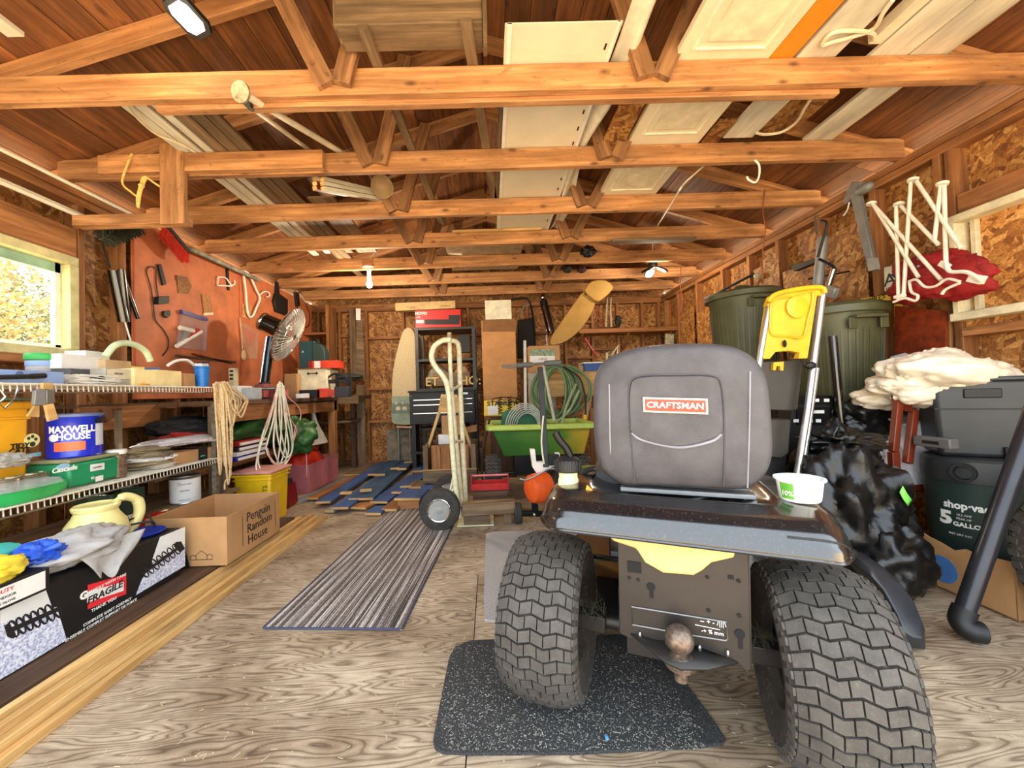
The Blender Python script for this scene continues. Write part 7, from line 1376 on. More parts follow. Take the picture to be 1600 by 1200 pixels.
part('black_print', slab(yrect(664, 499, 718, 507, 5.296), (0, .003, 0)), BLACK, t); part('black_print', slab(yrect(701, 492, 719, 500, 5.295), (0, .003, 0)), BLACK, t); text('MOVO', at_y(658, 490, 5.294), X_, Z_, .055, WINK, t, bold=.002); text('RED', at_y(654, 496, 5.294), X_, Z_, .03, WINK, t); part('white_print', slab(yrect(650, 500, 662, 505, 5.295), (0, .002, 0)), PAPER, t)
m = MB().beam(at_y(619, 481, 5.44), at_y(712, 477, 5.44), .12, .11); t = thing('long_carton', 'long thin brown carton resting above the red carton', 'carton', base_of(m)); part('carton', m, plain((196, 164, 112), .7, name='tan_carton'), t, bev=.003); text('fragile', at_y(642, 480, 5.375), X_, Z_, .05, plain((140, 110, 70), .8, name='brown_print'), t); text('UPRIGHT', at_y(696, 478, 5.375), X_, Z_, .035, plain((140, 110, 70), .8, name='brown_print'), t)
m = MB().box((at_y(706, 595, 5.32).x, 5.36, at_y(706, 602, 5.32).z+.09), (.50, .08, .18)); t = thing('lettered_board', 'old tan board with raised lettering on the steel shelving', 'board', base_of(m)); part('board', m, W_GREY, t); text('ET      HO:', at_y(708, 596, 5.31), X_, Z_, .17, plain((210, 180, 110), .7, name='tan_letters'), t, bold=.002, depth=.004)
m = fbox('', 668, 572, 700, 604, 5.38, .1, W_GREY, None); solo('grey_sack', blob(at_y(684, 588, 5.5), (.16, .1, .14), .3, 2, 81, 30, 20), plain((150, 144, 124), .8, name='grey_sack'), 'pale grey sack on the middle deck of the shelving', 'sack')
m = fbox('', 716, 523, 734, 550, 5.35, .1, BLACK, None); solo('dark_box', m, BLACK, 'small black framed box on the upper deck of the shelving', 'box')
solo('pink_bundle', blob(at_y(722, 583, 5.45), (.11, .09, .10), .3, 2, 83, 30, 20), plain((190, 146, 110), .7, name='pinkish_bag'), 'pinkish bag on the middle deck right of the grey sack', 'bag')
# black tool chest
TD = 4.95; t = thing('tool_chest', 'black tool chest with silver trimmed drawers behind the white truck', 'tool chest', (at_y(690, 690, TD).x, TD+.15, 0))
cx0, cx1 = at_y(640, 640, TD).x, at_y(742, 640, TD).x; z_t, z_b = at_y(690, 612, TD).z, at_y(690, 662, TD).z
part('cabinet', MB().box(((cx0+cx1)/2, TD+.14, (z_t+z_b)/2), (cx1-cx0, .28, z_t-z_b)), BLACK, t, bev=.006)
for (ya, yb_) in ((624, 631), (632, 643), (645, 660)):
    part('drawer', slab(yrect(645, ya, 739, yb_, TD-.006), (0, .006, 0)), BLACK, t, bev=.002); part('silver_trim', MB().box((at_y(692, ya, TD-.01).x, TD-.010, at_y(692, ya, TD-.01).z), ((cx1-cx0)*.9, .006, .008)), CHROME, t)
part('lid', MB().box(((cx0+cx1)/2, TD+.13, z_t+.01), (cx1-cx0+.03, .31, .025)), BLACK, t, bev=.006); part('nameplate', slab(yrect(721, 613, 731, 616, TD-.004), (0, .003, 0)), STEEL, t)
for x, y in ((642, 614), (642, 619), (738, 613), (738, 619), (690, 614)): part('rivet', MB().sph(at_y(x, y, TD-.002), .010, 8, 6), CHROME, t)
for x in (cx0+.04, cx1-.04): part('leg', MB().box((x, TD+.14, z_b/2), (.05, .25, z_b)), BLACK, t)
part('under_shelf', MB().box(((cx0+cx1)/2, TD+.14, .28), (cx1-cx0, .26, .03)), BLACK, t); 
# wooden crate with little A-frame
CD = 4.0; t = thing('wooden_crate', 'wooden slatted crate cart behind the white hand truck', 'crate', (at_y(702, 720, CD).x, CD+.2, .0))
kx0, kx1 = at_y(661, 730, CD).x, at_y(745, 730, CD).x; k0, k1 = at_y(702, 750, CD).z, at_y(702, 695, CD).z
part('front_board', MB().box(((kx0+kx1)/2, CD-.012, k0+.05), (kx1-kx0, .02, .10)), W_GREY, t, bev=.003)
for q in range(4): part('front_slat', MB().box((kx0+.09+(kx1-kx0-.17)*(q+.5)/4, CD, (k0+k1)/2+.05), ((kx1-kx0-.17)/4-.004, .018, k1-k0-.10)), W_STUD, t, bev=.002)
for x in (kx0+.03, kx1-.03): part('corner_post', MB().box((x, CD, (k0+k1)/2), (.05, .04, k1-k0)), W_GREY, t, bev=.003); part('side_board', MB().box((x, CD+.24, (k0+k1)/2), (.02, .44, k1-k0)), W_GREY, t)
part('back_board', MB().box(((kx0+kx1)/2, CD+.46, (k0+k1)/2), (kx1-kx0, .02, k1-k0)), W_GREY, t); part('base_board', MB().box(((kx0+kx1)/2, CD+.22, k0-.01), (kx1-kx0, .46, .03)), W_GREY, t); part('rail', MB().box(((kx0+kx1)/2, CD-.02, at_y(702, 733, CD).z), (kx1-kx0, .014, .012)), W_PALE, t)
for x in (kx0+.1, kx1-.1): part('foot', MB().box((x, CD+.2, (k0-.03)/2), (.08, .3, max(.02, k0-.03))), W_GREY, t)
AD = 4.12; t = thing('wooden_stand', 'small pale wooden A-frame stand rising from the crate', 'stand', at_y(702, 694, AD))
part('top_plate', slab([at_y(x, y, AD) for x, y in ((689, 616), (714, 616), (721, 645), (684, 645))], (0, .03, 0)), W_PALE, t, bev=.003)
for a_ in ((686, 645, 669, 699), (718, 645, 736, 699)): part('leg', MB().beam(at_y(a_[0], a_[1], AD), at_y(a_[2], a_[3], AD+.04), .03, .03, up=(0, 1, 0)), W_PALE, t, bev=.002); part('back_leg', MB().beam(at_y(a_[0], a_[1], AD+.02), at_y(a_[2], a_[3], AD+.22), .03, .03, up=(0, 1, 0)), W_PALE, t)
m = fbox('', 690, 650, 719, 680, 4.2, .12, CARD, None); solo('brown_carton', m, CARD, 'brown carton inside the wooden A-frame stand', 'carton', bev=.003)
m = fbox('', 685, 679, 709, 694, 4.16, .03, PAPER, None); solo('white_carton', m, PAPER, 'small white box at the foot of the A-frame', 'box')
m = slab([at_y(x, y, 4.15) for x, y in ((728, 668), (745, 664), (745, 674), (731, 676))], (0, .1, 0)); solo('cardboard_flap', m, CARDD, 'brown cardboard flap sticking out right of the stand', 'cardboard')
# tall cardboard, white panel, black seat, pump
m = fbox('', 754, 500, 807, 640, 5.15, .10, CARD, None, zb=.002); t = thing('tall_carton', 'tall flat cardboard box standing before the back wall', 'carton', base_of(m)); part('carton', m, plain((196, 142, 88), .8, var=.08, name='tall_cardboard'), t, bev=.003); part('top_band', slab(yrect(754, 500, 807, 518, 5.144), (0, .005, 0)), CARDD, t)
m = fbox('', 758, 469, 799, 499, 5.2, .04, CREAM, None); solo('cream_board', m, plain((232, 226, 200), .5, name='cream_card'), 'cream square panel standing on the tall cardboard box', 'panel')
t = thing('camp_stool', 'black folded seat with tube frame behind the tall cardboard', 'chair', at_y(822, 545, 5.6)); part('frame', MB().tube(sm([at_y(x, y, 5.6) for x, y in ((798, 469), (815, 466), (825, 468), (830, 480), (834, 505), (836, 540))]+[V((at_y(836, 540, 5.6).x, 5.6, .01))], 4), .014, 8), BLACKM, t); part('fabric', slab([at_y(x, y, 5.62) for x, y in ((809, 500), (832, 496), (838, 560), (809, 560))], (0, .05, 0)), plain((34, 30, 26), .8, name='black_fabric'), t, bev=.01); part('strap', MB().tube(sm([at_y(x, y, 5.58) for x, y in ((812, 495), (818, 480), (828, 476))], 3), .012, 6), GREYM, t)
t = thing('hand_pump', 'black cylinder with chrome cap and added highlight, on the back wall', 'pump', at_y(855, 520, 5.78)); part('cylinder', MB().tube([at_y(849, 470, 5.80), at_y(861, 520, 5.74)], .055, 16), BLACK, t); part('highlight_tube', MB().tube([at_y(850, 478, 5.72), at_y(861, 522, 5.68)], .018, 10), CHROME, t); part('cap', MB().sph(at_y(848, 464, 5.78), (.035, .03, .05), 12, 8), CHROME, t)  # thin chrome tube added as the silver highlight along the black cylinder
YF_ = plain((172, 132, 58), .6, var=.08, sc=6, name='mustard_plastic')
t = thing('mustard_shell', 'mustard coloured curved plastic guard hung from the ties', 'guard', at_y(870, 540, 5.05))
pc_ = lambda x, y, d=5.05: at_y(860+x/6.154, 370+y/6.154, d)
part('long_piece', slab(sm([pc_(x, y) for x, y in ((0, 1030), (20, 945), (150, 750), (300, 545), (350, 530), (425, 610), (410, 710), (300, 880), (160, 1000), (50, 1040))], 3, True), (0, .05, 0)), YF_, t, bev=.012); part('end_piece', slab(sm([pc_(x, y, 5.0) for x, y in ((340, 490), (400, 425), (530, 415), (610, 490), (500, 600), (450, 620), (400, 590), (335, 530))], 2, True), (0, .05, 0)), YF_, t, bev=.012); part('pin', MB().sph(pc_(345, 548, 5.04), .02, 8, 6), BLACK, t); part('hanging_wire', MB().tube([pc_(470, 440, 5.02), pc_(470, 440, 5.02)+V((0, 0, .12))], .004, 5), BLACKM, t)
# wall shelf at the back right
t = thing('wall_shelf', 'long pine shelf on the back wall right of the mustard guard', 'shelf', at_y(985, 520, 5.6)); a = at_y(905, 518, 5.6); b_ = at_y(1060, 514, 5.6)
part('board', MB().box(((a.x+b_.x)/2, 5.74, a.z), (b_.x-a.x, .30, .06)), W_STUD, t, bev=.003); zsh = a.z+.0305
for x in (a.x+.05, (a.x+b_.x)/2, b_.x-.1): part('bracket', MB().beam((x, 5.87, a.z-.25), (x, 5.62, a.z-.04), .03, .03, up=(1, 0, 0)), W_STUD, t)
solo('red_bar', MB().box((at_y(912, 510, 5.7).x+.05, 5.72, zsh+.011), (.35, .06, .02)), plain((120, 20, 16), .5, name='dark_red_bar'), 'dark red bar lying at the left of the wall shelf', 'bar')
for k, (x, lb) in enumerate(((948, 'left pale tool handle hanging above the wall shelf'), (954, 'right pale tool handle hanging above the wall shelf'))): solo('pruning_shears', MB().tube([at_y(x+1, 465, 5.7), at_y(x, 485, 5.7), at_y(x-1.5+k*3, 511, 5.7)], [.008, .012, .016], 8), plain((200, 180, 150), .5, name='pale_handle'), lb, 'tool')
solo('black_clamp', blob(at_y(966, 502, 5.7), (.05, .04, .09), .4, 2.5, 91, 24, 16), BLACK, 'black clamp leaning on the wall shelf', 'clamp')
solo('red_rod', MB().tube([at_y(930, 476, 5.55), at_y(942, 511, 5.55)], .006, 6), RED, 'thin red rod hanging behind the mustard guard', 'rod')
t = multi('hanging_level', 'red and white level hanging under the wall shelf', 'level', [('level', MB().beam(at_y(914, 529, 5.6), at_y(932, 556, 5.55), .03, .045, up=(0, 1, 0)), plain((170, 30, 26), .5, name='level_red'))]); part('label', MB().beam(at_y(919, 537, 5.575), at_y(927, 548, 5.55), .002, .03, up=(0, 1, 0)), PAPER, t)
solo('folding_rule', MB().tube([at_y(x, y, 4.80) for x, y in ((950, 577), (948, 552), (958, 545), (955, 556), (966, 540), (964, 556))], .014, 6), plain((200, 190, 160), .5, name='pale_metal'), 'zigzag pale metal tool above the mower seat', 'tool')
solo('weathered_offcut', MB().beam(at_y(1046, 522, 5.5), V((at_y(1035, 545, 5.5).x, 5.5, .01)), .12, .03, up=(0, 1, 0)), plain((180, 170, 146), .8, var=.3, sc=30, name='weathered_white'), 'weathered white board leaning under the shelf end', 'board'); solo('leaning_offcut', MB().beam(at_y(1082, 508, 5.0), V((at_y(1070, 545, 5.0).x, 5.0, .01)), .12, .02, up=(0, 1, 0)), OSB, 'strand board offcut leaning right of the weathered board', 'board')
t = multi('back_bench', 'pale pine board frame behind the hose coil', 'bench', [('board', MB().box((at_y(892, 600, 4.55).x, 4.57, at_y(892, 600, 4.55).z), (.72, .04, .29)), W_PALE), ('leg', MB().beam(at_y(921, 617, 4.58), at_y(912, 660, 4.58), .06, .04, up=(0, 1, 0)), W_PALE), ('leg', MB().box((at_y(866, 640, 4.6).x, 4.62, .40), (.06, .05, .80)), W_STUD), ('leg', MB().box((at_y(925, 640, 4.6).x, 4.62, .40), (.06, .05, .80)), W_STUD), ('top', MB().box((at_y(900, 580, 4.75).x, 4.74, at_y(892, 583, 4.55).z), (.95, .28, .03)), W_GREY)])
zbt = at_y(892, 583, 4.55).z+.0155
m = MB().box((at_y(928, 575, 4.7).x, 4.75, zbt+.05), (.26, .2, .10)); t = thing('blue_carton', 'blue and white carton on the pine frame left of the seat', 'carton', base_of(m)); part('carton', m, plain((40, 84, 150), .5, name='carton_blue'), t); part('white_lid', MB().box((at_y(930, 570, 4.7).x, 4.75, zbt+.107), (.32, .24, .014)), PAPER, t)
solo('small_block', MB().box((at_y(908, 578, 4.68).x, 4.70, zbt+.04), (.05, .05, .08)), W_PALE, 'small wood block beside the blue carton', 'block')
m = fbox('', 826, 540, 875, 582, 4.9, .2, CARD, None); t = thing('picture_carton', 'cardboard carton with a green picture behind the grey handles', 'carton', base_of(m)); part('carton', m, CARD, t, bev=.003); part('picture', slab(yrect(828, 546, 867, 556, 4.895), (0, .003, 0)), plain((130, 150, 120), .5, var=.4, sc=40, name='picture_print'), t); part('white_label', slab(yrect(828, 556, 867, 570, 4.894), (0, .003, 0)), PAPER, t); text('3 PLUS', at_y(848, 561, 4.892), X_, Z_, .04, INK, t)
m = fbox('', 827, 582, 868, 645, 4.92, .14, PAPER, None, zb=.002); solo('pale_cabinet', m, plain((190, 184, 160), .6, name='pale_grey_cabinet'), 'pale grey box carrying the picture carton', 'box')
# Organizer, springs
t = thing('parts_organizer', 'yellow and white parts organizer with black STANLEY lettering', 'organizer', at_y(785, 652, 4.6)); part('case', slab(yrect(756, 626, 812, 650, 4.6), (0, .10, 0)), plain((236, 196, 40), .5, name='organizer_yellow'), t, bev=.004); part('label', slab(yrect(762, 634, 778, 648, 4.595), (0, .003, 0)), PAPER, t); text('STANLEY', at_y(784, 630.5, 4.595), X_, Z_, .075, INK, t, bold=.002, sx=1.15)
part('support', MB().box((at_y(785, 660, 4.7).x, 4.68, .36), (.3, .12, .72)), W_DARK, t)
for k, x in enumerate((781, 796, 808)):
    solo('coil_spring', MB().tube([at_y(x, 620, 4.575)+V((.022*math.cos(j*.9), .018*math.sin(j*.9), -.0045*j)) for j in range(46)], .005, 5), plain((40, 30, 22), .5, metal=.5, name='dark_spring'), ('leftmost dark coil hanging over the organizer', 'middle dark coil hanging over the organizer', 'rightmost dark coil over the organizer')[k], 'coil', 'dark coils over the organizer')
solo('wire_loop', MB().tube(sm([at_y(x, y+9, 4.585) for x, y in ((770, 618), (774, 613), (800, 612), (812, 618), (790, 620))], 4, True), .005, 5, closed=True), BLACKM, 'thin dark wire loop above the organizer', 'wire')
# ================================================================== green cart
GD = 3.62; t = thing('garden_cart', 'green and yellowed poly garden cart with lime rim on tires', 'cart', (.55, 3.95, 0))
CG, nt, b = nodes('sun_faded_poly'); L = nt.links.new; tc = N(nt, 'ShaderNodeTexCoord'); nz = N(nt, 'ShaderNodeTexNoise', i={'Scale': 3.0, 'Detail': 5}); L(tc.outputs['Object'], nz.inputs['Vector']); sx_ = N(nt, 'ShaderNodeSeparateXYZ'); L(tc.outputs['Object'], sx_.inputs[0]); ad = N(nt, 'ShaderNodeMath', operation='MULTIPLY_ADD', i={1: 1.2}); L(sx_.outputs[0], ad.inputs[0]); L(nz.outputs[0], ad.inputs[2])
r_ = ramp(nt, [(.1, (52, 104, 40)), (.55, (84, 128, 44)), (.8, (190, 160, 50))], ad.outputs[0]); L(r_.outputs[0], b.inputs['Base Color']); b.inputs['Roughness'].default_value = .45
P_ = lambda x, y, yy: at_y(x, y, yy)
top = [P_(770, 672, GD), P_(922, 668, GD)]; bot = [P_(788, 712, GD+.12), P_(912, 708, GD+.12)]
D_ = .62; a0, a1, b0, b1 = top[0], top[1], bot[0], bot[1]
A2, A3 = a1+V((0, D_, 0)), a0+V((0, D_, 0)); B2, B3 = b1+V((0, D_-.24, 0)), b0+V((0, D_-.24, 0))
part('tub', MB().add([a0, a1, A2, A3, b0, b1, B2, B3], [(0, 4, 5, 1), (1, 5, 6, 2), (2, 6, 7, 3), (3, 7, 4, 0), (4, 7, 6, 5)]), CG, t, solid=.012, bev=.02)
LIME = plain((176, 196, 84), .45, name='lime_rim', var=.1)
part('rim', MB().beam(a0+V((-.05, -.02, .02)), a1+V((.05, -.02, .02)), .09, .05).beam(A3+V((-.05, .02, .02)), A2+V((.05, .02, .02)), .09, .05).beam(a0+V((-.03, 0, .02)), A3+V((-.03, 0, .02)), .07, .05).beam(a1+V((.03, 0, .02)), A2+V((.03, 0, .02)), .07, .05), LIME, t, bev=.012)
part('back_panel', slab([P_(x, y, GD+.55) for x, y in ((783, 668), (784, 646), (792, 641), (846, 641), (852, 650), (852, 668))], (0, .03, 0)), GREEN, t, bev=.01); part('square_catch', MB().box(P_(810, 647, GD+.54), (.05, .02, .05)), plain((20, 70, 40), .5, name='dark_catch'), t)
tire(t, 'tire', V((P_(771, 735, 3.92).x, 3.92, .20)), .20, .15, .09, rows=30, cols=4, axis=Matrix.Identity(3)); tire(t, 'tire', V((P_(905, 735, 3.92).x, 3.92, .20)), .20, .15, .09, rows=30, cols=4, axis=Matrix.Identity(3))
part('axle', MB().tube([(P_(771, 735, 3.92).x, 3.92, .2), (P_(905, 735, 3.92).x, 3.92, .2)], .015, 8).box((.47, 3.92, .31), (.5, .3, .2)), BLACKM, t)
t = multi('black_rod', 'slim black rod leaning at the left of the green cart', 'rod', [('rod', MB().tube([at_y(765, 655, 3.75), at_y(753, 713, 3.7)], .011, 8), BLACK)]); part('lower_rod', MB().tube([at_y(753, 713, 3.7), (at_y(752, 713, 3.7).x, 3.69, .01)], .008, 8), BLACK, t)
# hose
HG_ = plain((104, 130, 86), .4, var=.1, name='hose_green'); HGL = plain((150, 165, 120), .4, name='hose_pale')
m = MB(); rnd = random.Random(31)
hb_ = at_y(872, 575, 4.38)
for k in range(13):
    cx_ = rnd.uniform(868, 880); rx = rnd.uniform(20, 46); ry = rnd.uniform(34, 44); cyy = 570+ry+rnd.uniform(0, 6)
    m.tube([at_y(cx_+rx*math.cos(a_)*(1 if k % 3 else .7), cyy+ry*math.sin(a_), 4.28+.012*k) for a_ in [2*PI*j/36 for j in range(36)]], .014, 8, closed=True)
t = multi('garden_hose', 'coiled green garden hose hanging over the back of cart', 'hose', [('coils', m, HG_)]); part('hose_ends', MB().tube(sm([at_y(905, 610, 4.2), at_y(890, 640, 4.15), at_y(868, 662, 4.1)], 5), .014, 8).tube(sm([at_y(900, 600, 4.18), at_y(885, 635, 4.12), at_y(878, 662, 4.08)], 5), .014, 8), HGL, t); part('black_strap', MB().tube(sm([at_y(880, 572, 4.2), at_y(905, 590, 4.2), at_y(914, 620, 4.2), at_y(915, 650, 4.2)], 5), .010, 8), BLACK, t); part('yellow_end', MB().tube([at_y(915, 648, 4.2), at_y(914, 662, 4.2)], .022, 10), YEL, t)
m = MB()
for k in range(6):
    cx_, cyy, rx = 820+k*.8, 668-k*.3, 30-k*2.6
    m.tube([at_y(cx_+rx*math.cos(a_), cyy+rx*1.25*math.sin(a_), 3.98+.01*k) for a_ in [PI+PI*j/20 for j in range(21)]], .006, 7)
solo('grey_tubing', m, plain((196, 196, 186), .35, name='grey_tubing'), 'coil of thin grey tubing standing in the green cart', 'tubing')
t = multi('white_pole', 'pointed cream pole standing behind the grey handle', 'pole', [('pole', MB().beam(at_y(820, 532, 4.3), at_y(821, 640, 4.3), .03, .02, up=(0, 1, 0)), plain((214, 206, 190), .5, name='pale_pole')), ('lower_pole', MB().beam(at_y(821, 640, 4.3), (at_y(821, 640, 4.3).x, 4.32, .01), .028, .02, up=(0, 1, 0)), plain((214, 206, 190), .5, name='pale_pole'))])
solo('leaning_pole', MB().tube([at_y(849, 572, 4.1), at_y(866, 657, 4.0)], .016, 10), plain((186, 182, 166), .5, name='dull_pole'), 'grey pole leaning inside the hose coil', 'pole')
# ================================================================== edger with orange motor
ED = 3.0; t = thing('lawn_edger', 'lawn edger with grey T handle, black stem and orange motor', 'edger', at_y(848, 810, ED))
GRIP = plain((88, 88, 84), .6, name='grey_grip')
part('stem', MB().beam(at_y(844, 574, ED+.25), at_y(853, 730, ED), .045, .03, up=(0, 1, 0)), plain((50, 48, 44), .5, name='dark_stem'), t, bev=.004)
part('crossbar', MB().tube([at_y(784, 572, ED+.25), at_y(875, 566, ED+.25)], .010, 8), STEEL, t); part('grip', MB().tube([at_y(808, 571, ED+.25), at_y(832, 569.5, ED+.25)], .022, 12), GRIP, t); part('grip', MB().tube([at_y(851, 568, ED+.25), at_y(876, 566.5, ED+.25)], .024, 12), GRIP, t); part('brake_bar', MB().tube(sm([at_y(808, 575, ED+.24), at_y(790, 575, ED+.24), at_y(783, 572, ED+.24)], 3), .006, 6), STEEL, t)
part('cable', MB().tube(sm([at_y(849, 650, ED+.08), at_y(846, 690, ED), at_y(850, 725, ED-.03)], 4), .007, 6), CREAM, t)
oc_ = at_y(837, 762, ED-.05); part('motor', MB().lathe([(.001, -.12), (.06, -.115), (.10, -.09), (.113, -.05), (.113, .06), (.10, .075), (.001, .08)], oc_+V((.04, 0, 0)), RZ(.45)@RY(PI/2), n=36), ORANGE, t)
part('motor_cover', MB().lathe([(.116, .05), (.12, .06), (.12, .14), (.11, .15), (.001, .15)], oc_+V((.04, 0, 0)), RZ(.45)@RY(PI/2), n=36), BLACK, t); part('red_bracket', MB().box(at_y(871, 750, ED+.02), (.12, .06, .10)), RED, t, bev=.004)
part('fork', slab([at_y(x, y, ED) for x, y in ((828, 702), (836, 702), (838, 722), (866, 722), (868, 708), (875, 708), (875, 726), (858, 732), (850, 745), (842, 745), (832, 730))], (0, .05, 0)), WHITE, t, bev=.003); part('fork_block', MB().box(at_y(865, 718, ED-.02), (.08, .06, .08)), BLACK, t, bev=.004)
part('guard_wire', MB().tube(sm([at_y(x, y, ED-.12) for x, y in ((812, 748), (822, 750), (840, 742), (856, 733), (870, 733))], 4), .006, 6), STEEL, t)
part('post', MB().beam(at_y(835, 780, ED), at_y(836, 800, ED), .05, .05, up=(0, 1, 0)), BLACKM, t); part('skid', MB().beam(at_y(814, 802, ED-.02), at_y(852, 803, ED-.02), .05, .035), BLACKM, t, bev=.003); part('bolt', MB().sph(at_y(835, 804, ED-.06), .014, 10, 6), CHROME, t)
part('wheel', MB().lathe([(.001, -.03), (.07, -.03), (.08, -.02), (.08, .02), (.07, .03), (.001, .03)], V((at_y(809, 800, ED).x, ED, .081)), RY(PI/2), n=28), RUBBER, t)
part('rear_wheel', MB().lathe([(.001, -.03), (.07, -.03), (.08, -.02), (.08, .02), (.07, .03), (.001, .03)], V((at_y(862, 800, ED).x, ED+.1, .081)), RY(PI/2), n=28), RUBBER, t)
# ================================================================== white hand truck
HT = plain((222, 214, 176), .45, var=.12, sc=30, name='chipped_white_paint', bmp=.2, grime=.3)
t = thing('hand_truck', 'chipped white hand truck with two black rubber wheels', 'hand truck', (at_y(715, 815, 3.0).x, 3.1, 0))
h1 = [at_y(x, y, 2.98) for x, y in ((704, 531), (692, 532), (681, 539), (675, 550), (675, 562), (681, 574), (691, 586), (698, 600), (702, 625), (706, 690), (712, 760), (718, 808))]
part('near_rail', MB().tube(sm(h1, 5), .021, 12), HT, t)
part('far_rail', MB().tube(sm([at_y(x, y, 3.28) for x, y in ((704, 532), (712, 534), (717, 545), (719, 600), (723, 690), (728, 785))], 5), .021, 12), HT, t)
part('centre_rail', MB().tube(sm([at_y(x, y, 3.1) for x, y in ((702, 520), (705, 600), (713, 690), (722, 790))], 5), .017, 12), HT, t); part('tip', MB().tube([at_y(702, 521, 3.1), at_y(702, 529, 3.1)], .019, 10), plain((150, 136, 100), .6, name='worn_tip'), t)
part('crossbar', MB().tube([at_y(706, 690, 2.98), at_y(723, 690, 3.28)], .014, 8), HT, t); part('crossbar', MB().tube([at_y(700, 612, 2.98), at_y(719, 602, 3.28)], .014, 8), HT, t)
wy = at_y(687, 789, 2.93); WR = .155
def hw(c, nm='wheel'):
    R = RX(PI/2)
    w_ = part(nm, MB().lathe([(.085, -.045), (.12, -.05), (.148, -.04), (.155, -.02), (.155, .02), (.148, .04), (.12, .05), (.085, .045)], c, R, n=44), RUBBER, t)
    part('rim', MB().lathe([(.088, .046), (.08, .040), (.07, .02), (.035, .015), (.03, .05), (.012, .055), (.001, .055)], c, R, n=32), plain((150, 148, 142), .4, name='pale_rim'), w_)
    part('rim_edge', MB().tube([c+R@V((.083*math.cos(a_), .083*math.sin(a_), .048)) for a_ in [2*PI*j/30 for j in range(30)]], .006, 6, closed=True), CHROME, w_)
    for k in range(4): a_ = PI/2*k+.6; part('bolt', MB().sph(c+R@V((.052*math.cos(a_), .052*math.sin(a_), .024)), .009, 8, 6), INK, w_)
hw(V((wy.x, 2.93, WR+.001))); hw(V((at_y(703, 752, 3.42).x, 3.42, WR+.001)))
part('axle', MB().tube([(wy.x, 2.9, WR), (wy.x+.02, 3.45, WR)], .012, 8), STEEL, t); part('strut', MB().tube([(wy.x+.02, 2.97, WR+.02), at_y(712, 758, 2.98)], .008, 6).tube([(wy.x+.05, 2.97, WR+.01), at_y(708, 745, 2.98)], .008, 6), HT, t)
part('toe_plate', MB().box((at_y(750, 815, 3.1).x-.03, 3.13, .012), (.28, .36, .008)), HT, t)
a, b_ = at_y(722, 797, 2.95), at_y(805, 790, 2.95)
solo('timber_block', MB().box(((a.x+b_.x)/2, 3.0, .135), (b_.x-a.x, .10, .09), RY(-.03)), W_GREY, 'weathered timber resting on the hand truck toe', 'timber', bev=.004); solo('timber_block', MB().box((a.x+.11, 3.0, .052), (.2, .09, .065)), W_GREY, 'short timber block below the longer one', 'timber', bev=.004)
solo('timber_prop', MB().box((b_.x-.06, 3.05, .044), (.06, .1, .085)), W_GREY, 'small hidden prop under the right end of the timber', 'timber')
t = thing('red_tray', 'red metal tool tray with a carry bar beside the hand truck', 'tray', at_y(766, 783, 3.3)); ra, rb_ = at_y(736, 775, 3.3), at_y(796, 775, 3.3); rz = .185
part('tray', openbox(((ra.x+rb_.x)/2, 3.38, rz-.0), (rb_.x-ra.x, .16, .06), .006), RED, t, bev=.002)
for x in (ra.x+.006, rb_.x-.006): part('end_plate', MB().box((x, 3.38, rz+.06), (.01, .12, .12)), RED, t)
part('carry_bar', MB().tube([(ra.x, 3.38, rz+.115), (rb_.x, 3.38, rz+.115)], .009, 8), plain((226, 120, 120), .4, name='worn_red'), t); part('stand', MB().box(((ra.x+rb_.x)/2, 3.38, rz/2-.001), (.3, .14, rz-.003)), W_DARK, t)
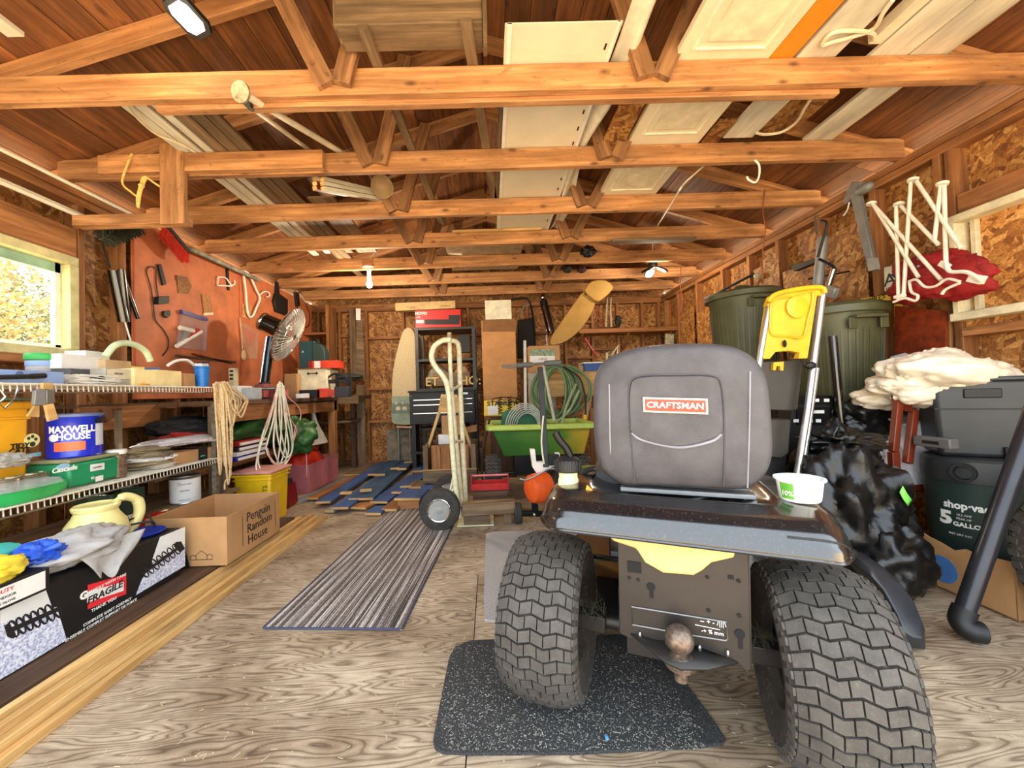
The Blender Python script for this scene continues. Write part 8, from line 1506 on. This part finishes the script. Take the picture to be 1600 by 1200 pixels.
# container on the fender
cc_ = ML(.30, -.07, .712); c = at_y(1250, 800, cc_.y)
t = thing('white_tub', 'white oval food tub with green label on the mower fender', 'tub', V((cc_.x, cc_.y, .708)))
c = V((at_y(1250, 780, cc_.y).x, cc_.y, .7085)); part('tub', MB().lathe([(r_*.82, z_*.85) for r_, z_ in ((.052, 0), (.055, .004), (.063, .062), (.070, .064), (.070, .069), (.062, .069), (.052, .006), (.001, .006))], c, n=44), plain((236, 238, 232), .35, name='tub_white'), t)
ac_ = math.atan2(-c.y, -c.x); part('green_label', MB().lathe([(.0459, .007), (.0516, .049)], c, n=12, a0=ac_-.95, a1=ac_-.25), plain((96, 168, 60), .4, name='label_green'), t); ctext('10%', ac_-.55, .022, .018, WINK, t, c, .0498)
part('green_line', MB().lathe([(.0461, .007), (.0518, .049)], c, n=2, a0=ac_+.55, a1=ac_+.58), plain((96, 168, 60), .4, name='label_green'), t)
# ================================================================== outside the window
LF = plain((170, 150, 100), .8, var=.4, sc=6, name='autumn_leaves'); LF2 = plain((140, 140, 96), .8, var=.4, sc=6, name='olive_leaves')
rnd = random.Random(77)
for k, (x, y, z, r, mm_, lb) in enumerate(((-8.6, 4.6, 2.2, 2.1, LF, 'yellowing tree outside the window, nearest the frame'), (-12.5, 9.5, 2.6, 2.2, LF2, 'pale green tree farther off outside the window'), (-6.4, 7.6, .8, .85, LF, 'low yellow bush outside the window at its right side'))):
    t = thing('garden_tree', lb, 'tree', (x, y, -.12)); m = MB()
    for j in range(22000 if k < 2 else 5000):
        d = V((rnd.gauss(0, 1), rnd.gauss(0, 1), rnd.gauss(0, 1))).normalized(); q = V((x, y, z))+d*r*(rnd.random()**.45)*(1+.25*noise.noise(d*2.5)); e = V((rnd.gauss(0, 1), rnd.gauss(0, 1), rnd.gauss(0, 1))).normalized()*.046; f_ = e.orthogonal().normalized()*.032
        m.add([q-e, q+f_, q+e, q-f_], [(0, 1, 2, 3)])
    part('foliage', m, mm_, t, flat=True, kind='stuff')
    tr = MB().tube([(x, y, -.12), (x, y+.05, z*.6), (x+.1, y, z+r*.4)], [.14, .10, .04], 8)
    for j in range(14):
        d = V((rnd.gauss(0, 1), rnd.gauss(0, 1), abs(rnd.gauss(0, .7)))).normalized(); o_ = V((x, y, z*.5+rnd.random()*r*.5)); tr.tube([o_, o_+d*r*.5, o_+d*r*.95+V((0, 0, .2))], [.04, .025, .01], 5)
    part('trunk', tr, plain((96, 78, 62), .9, name='bark'), t)
flush_texts()
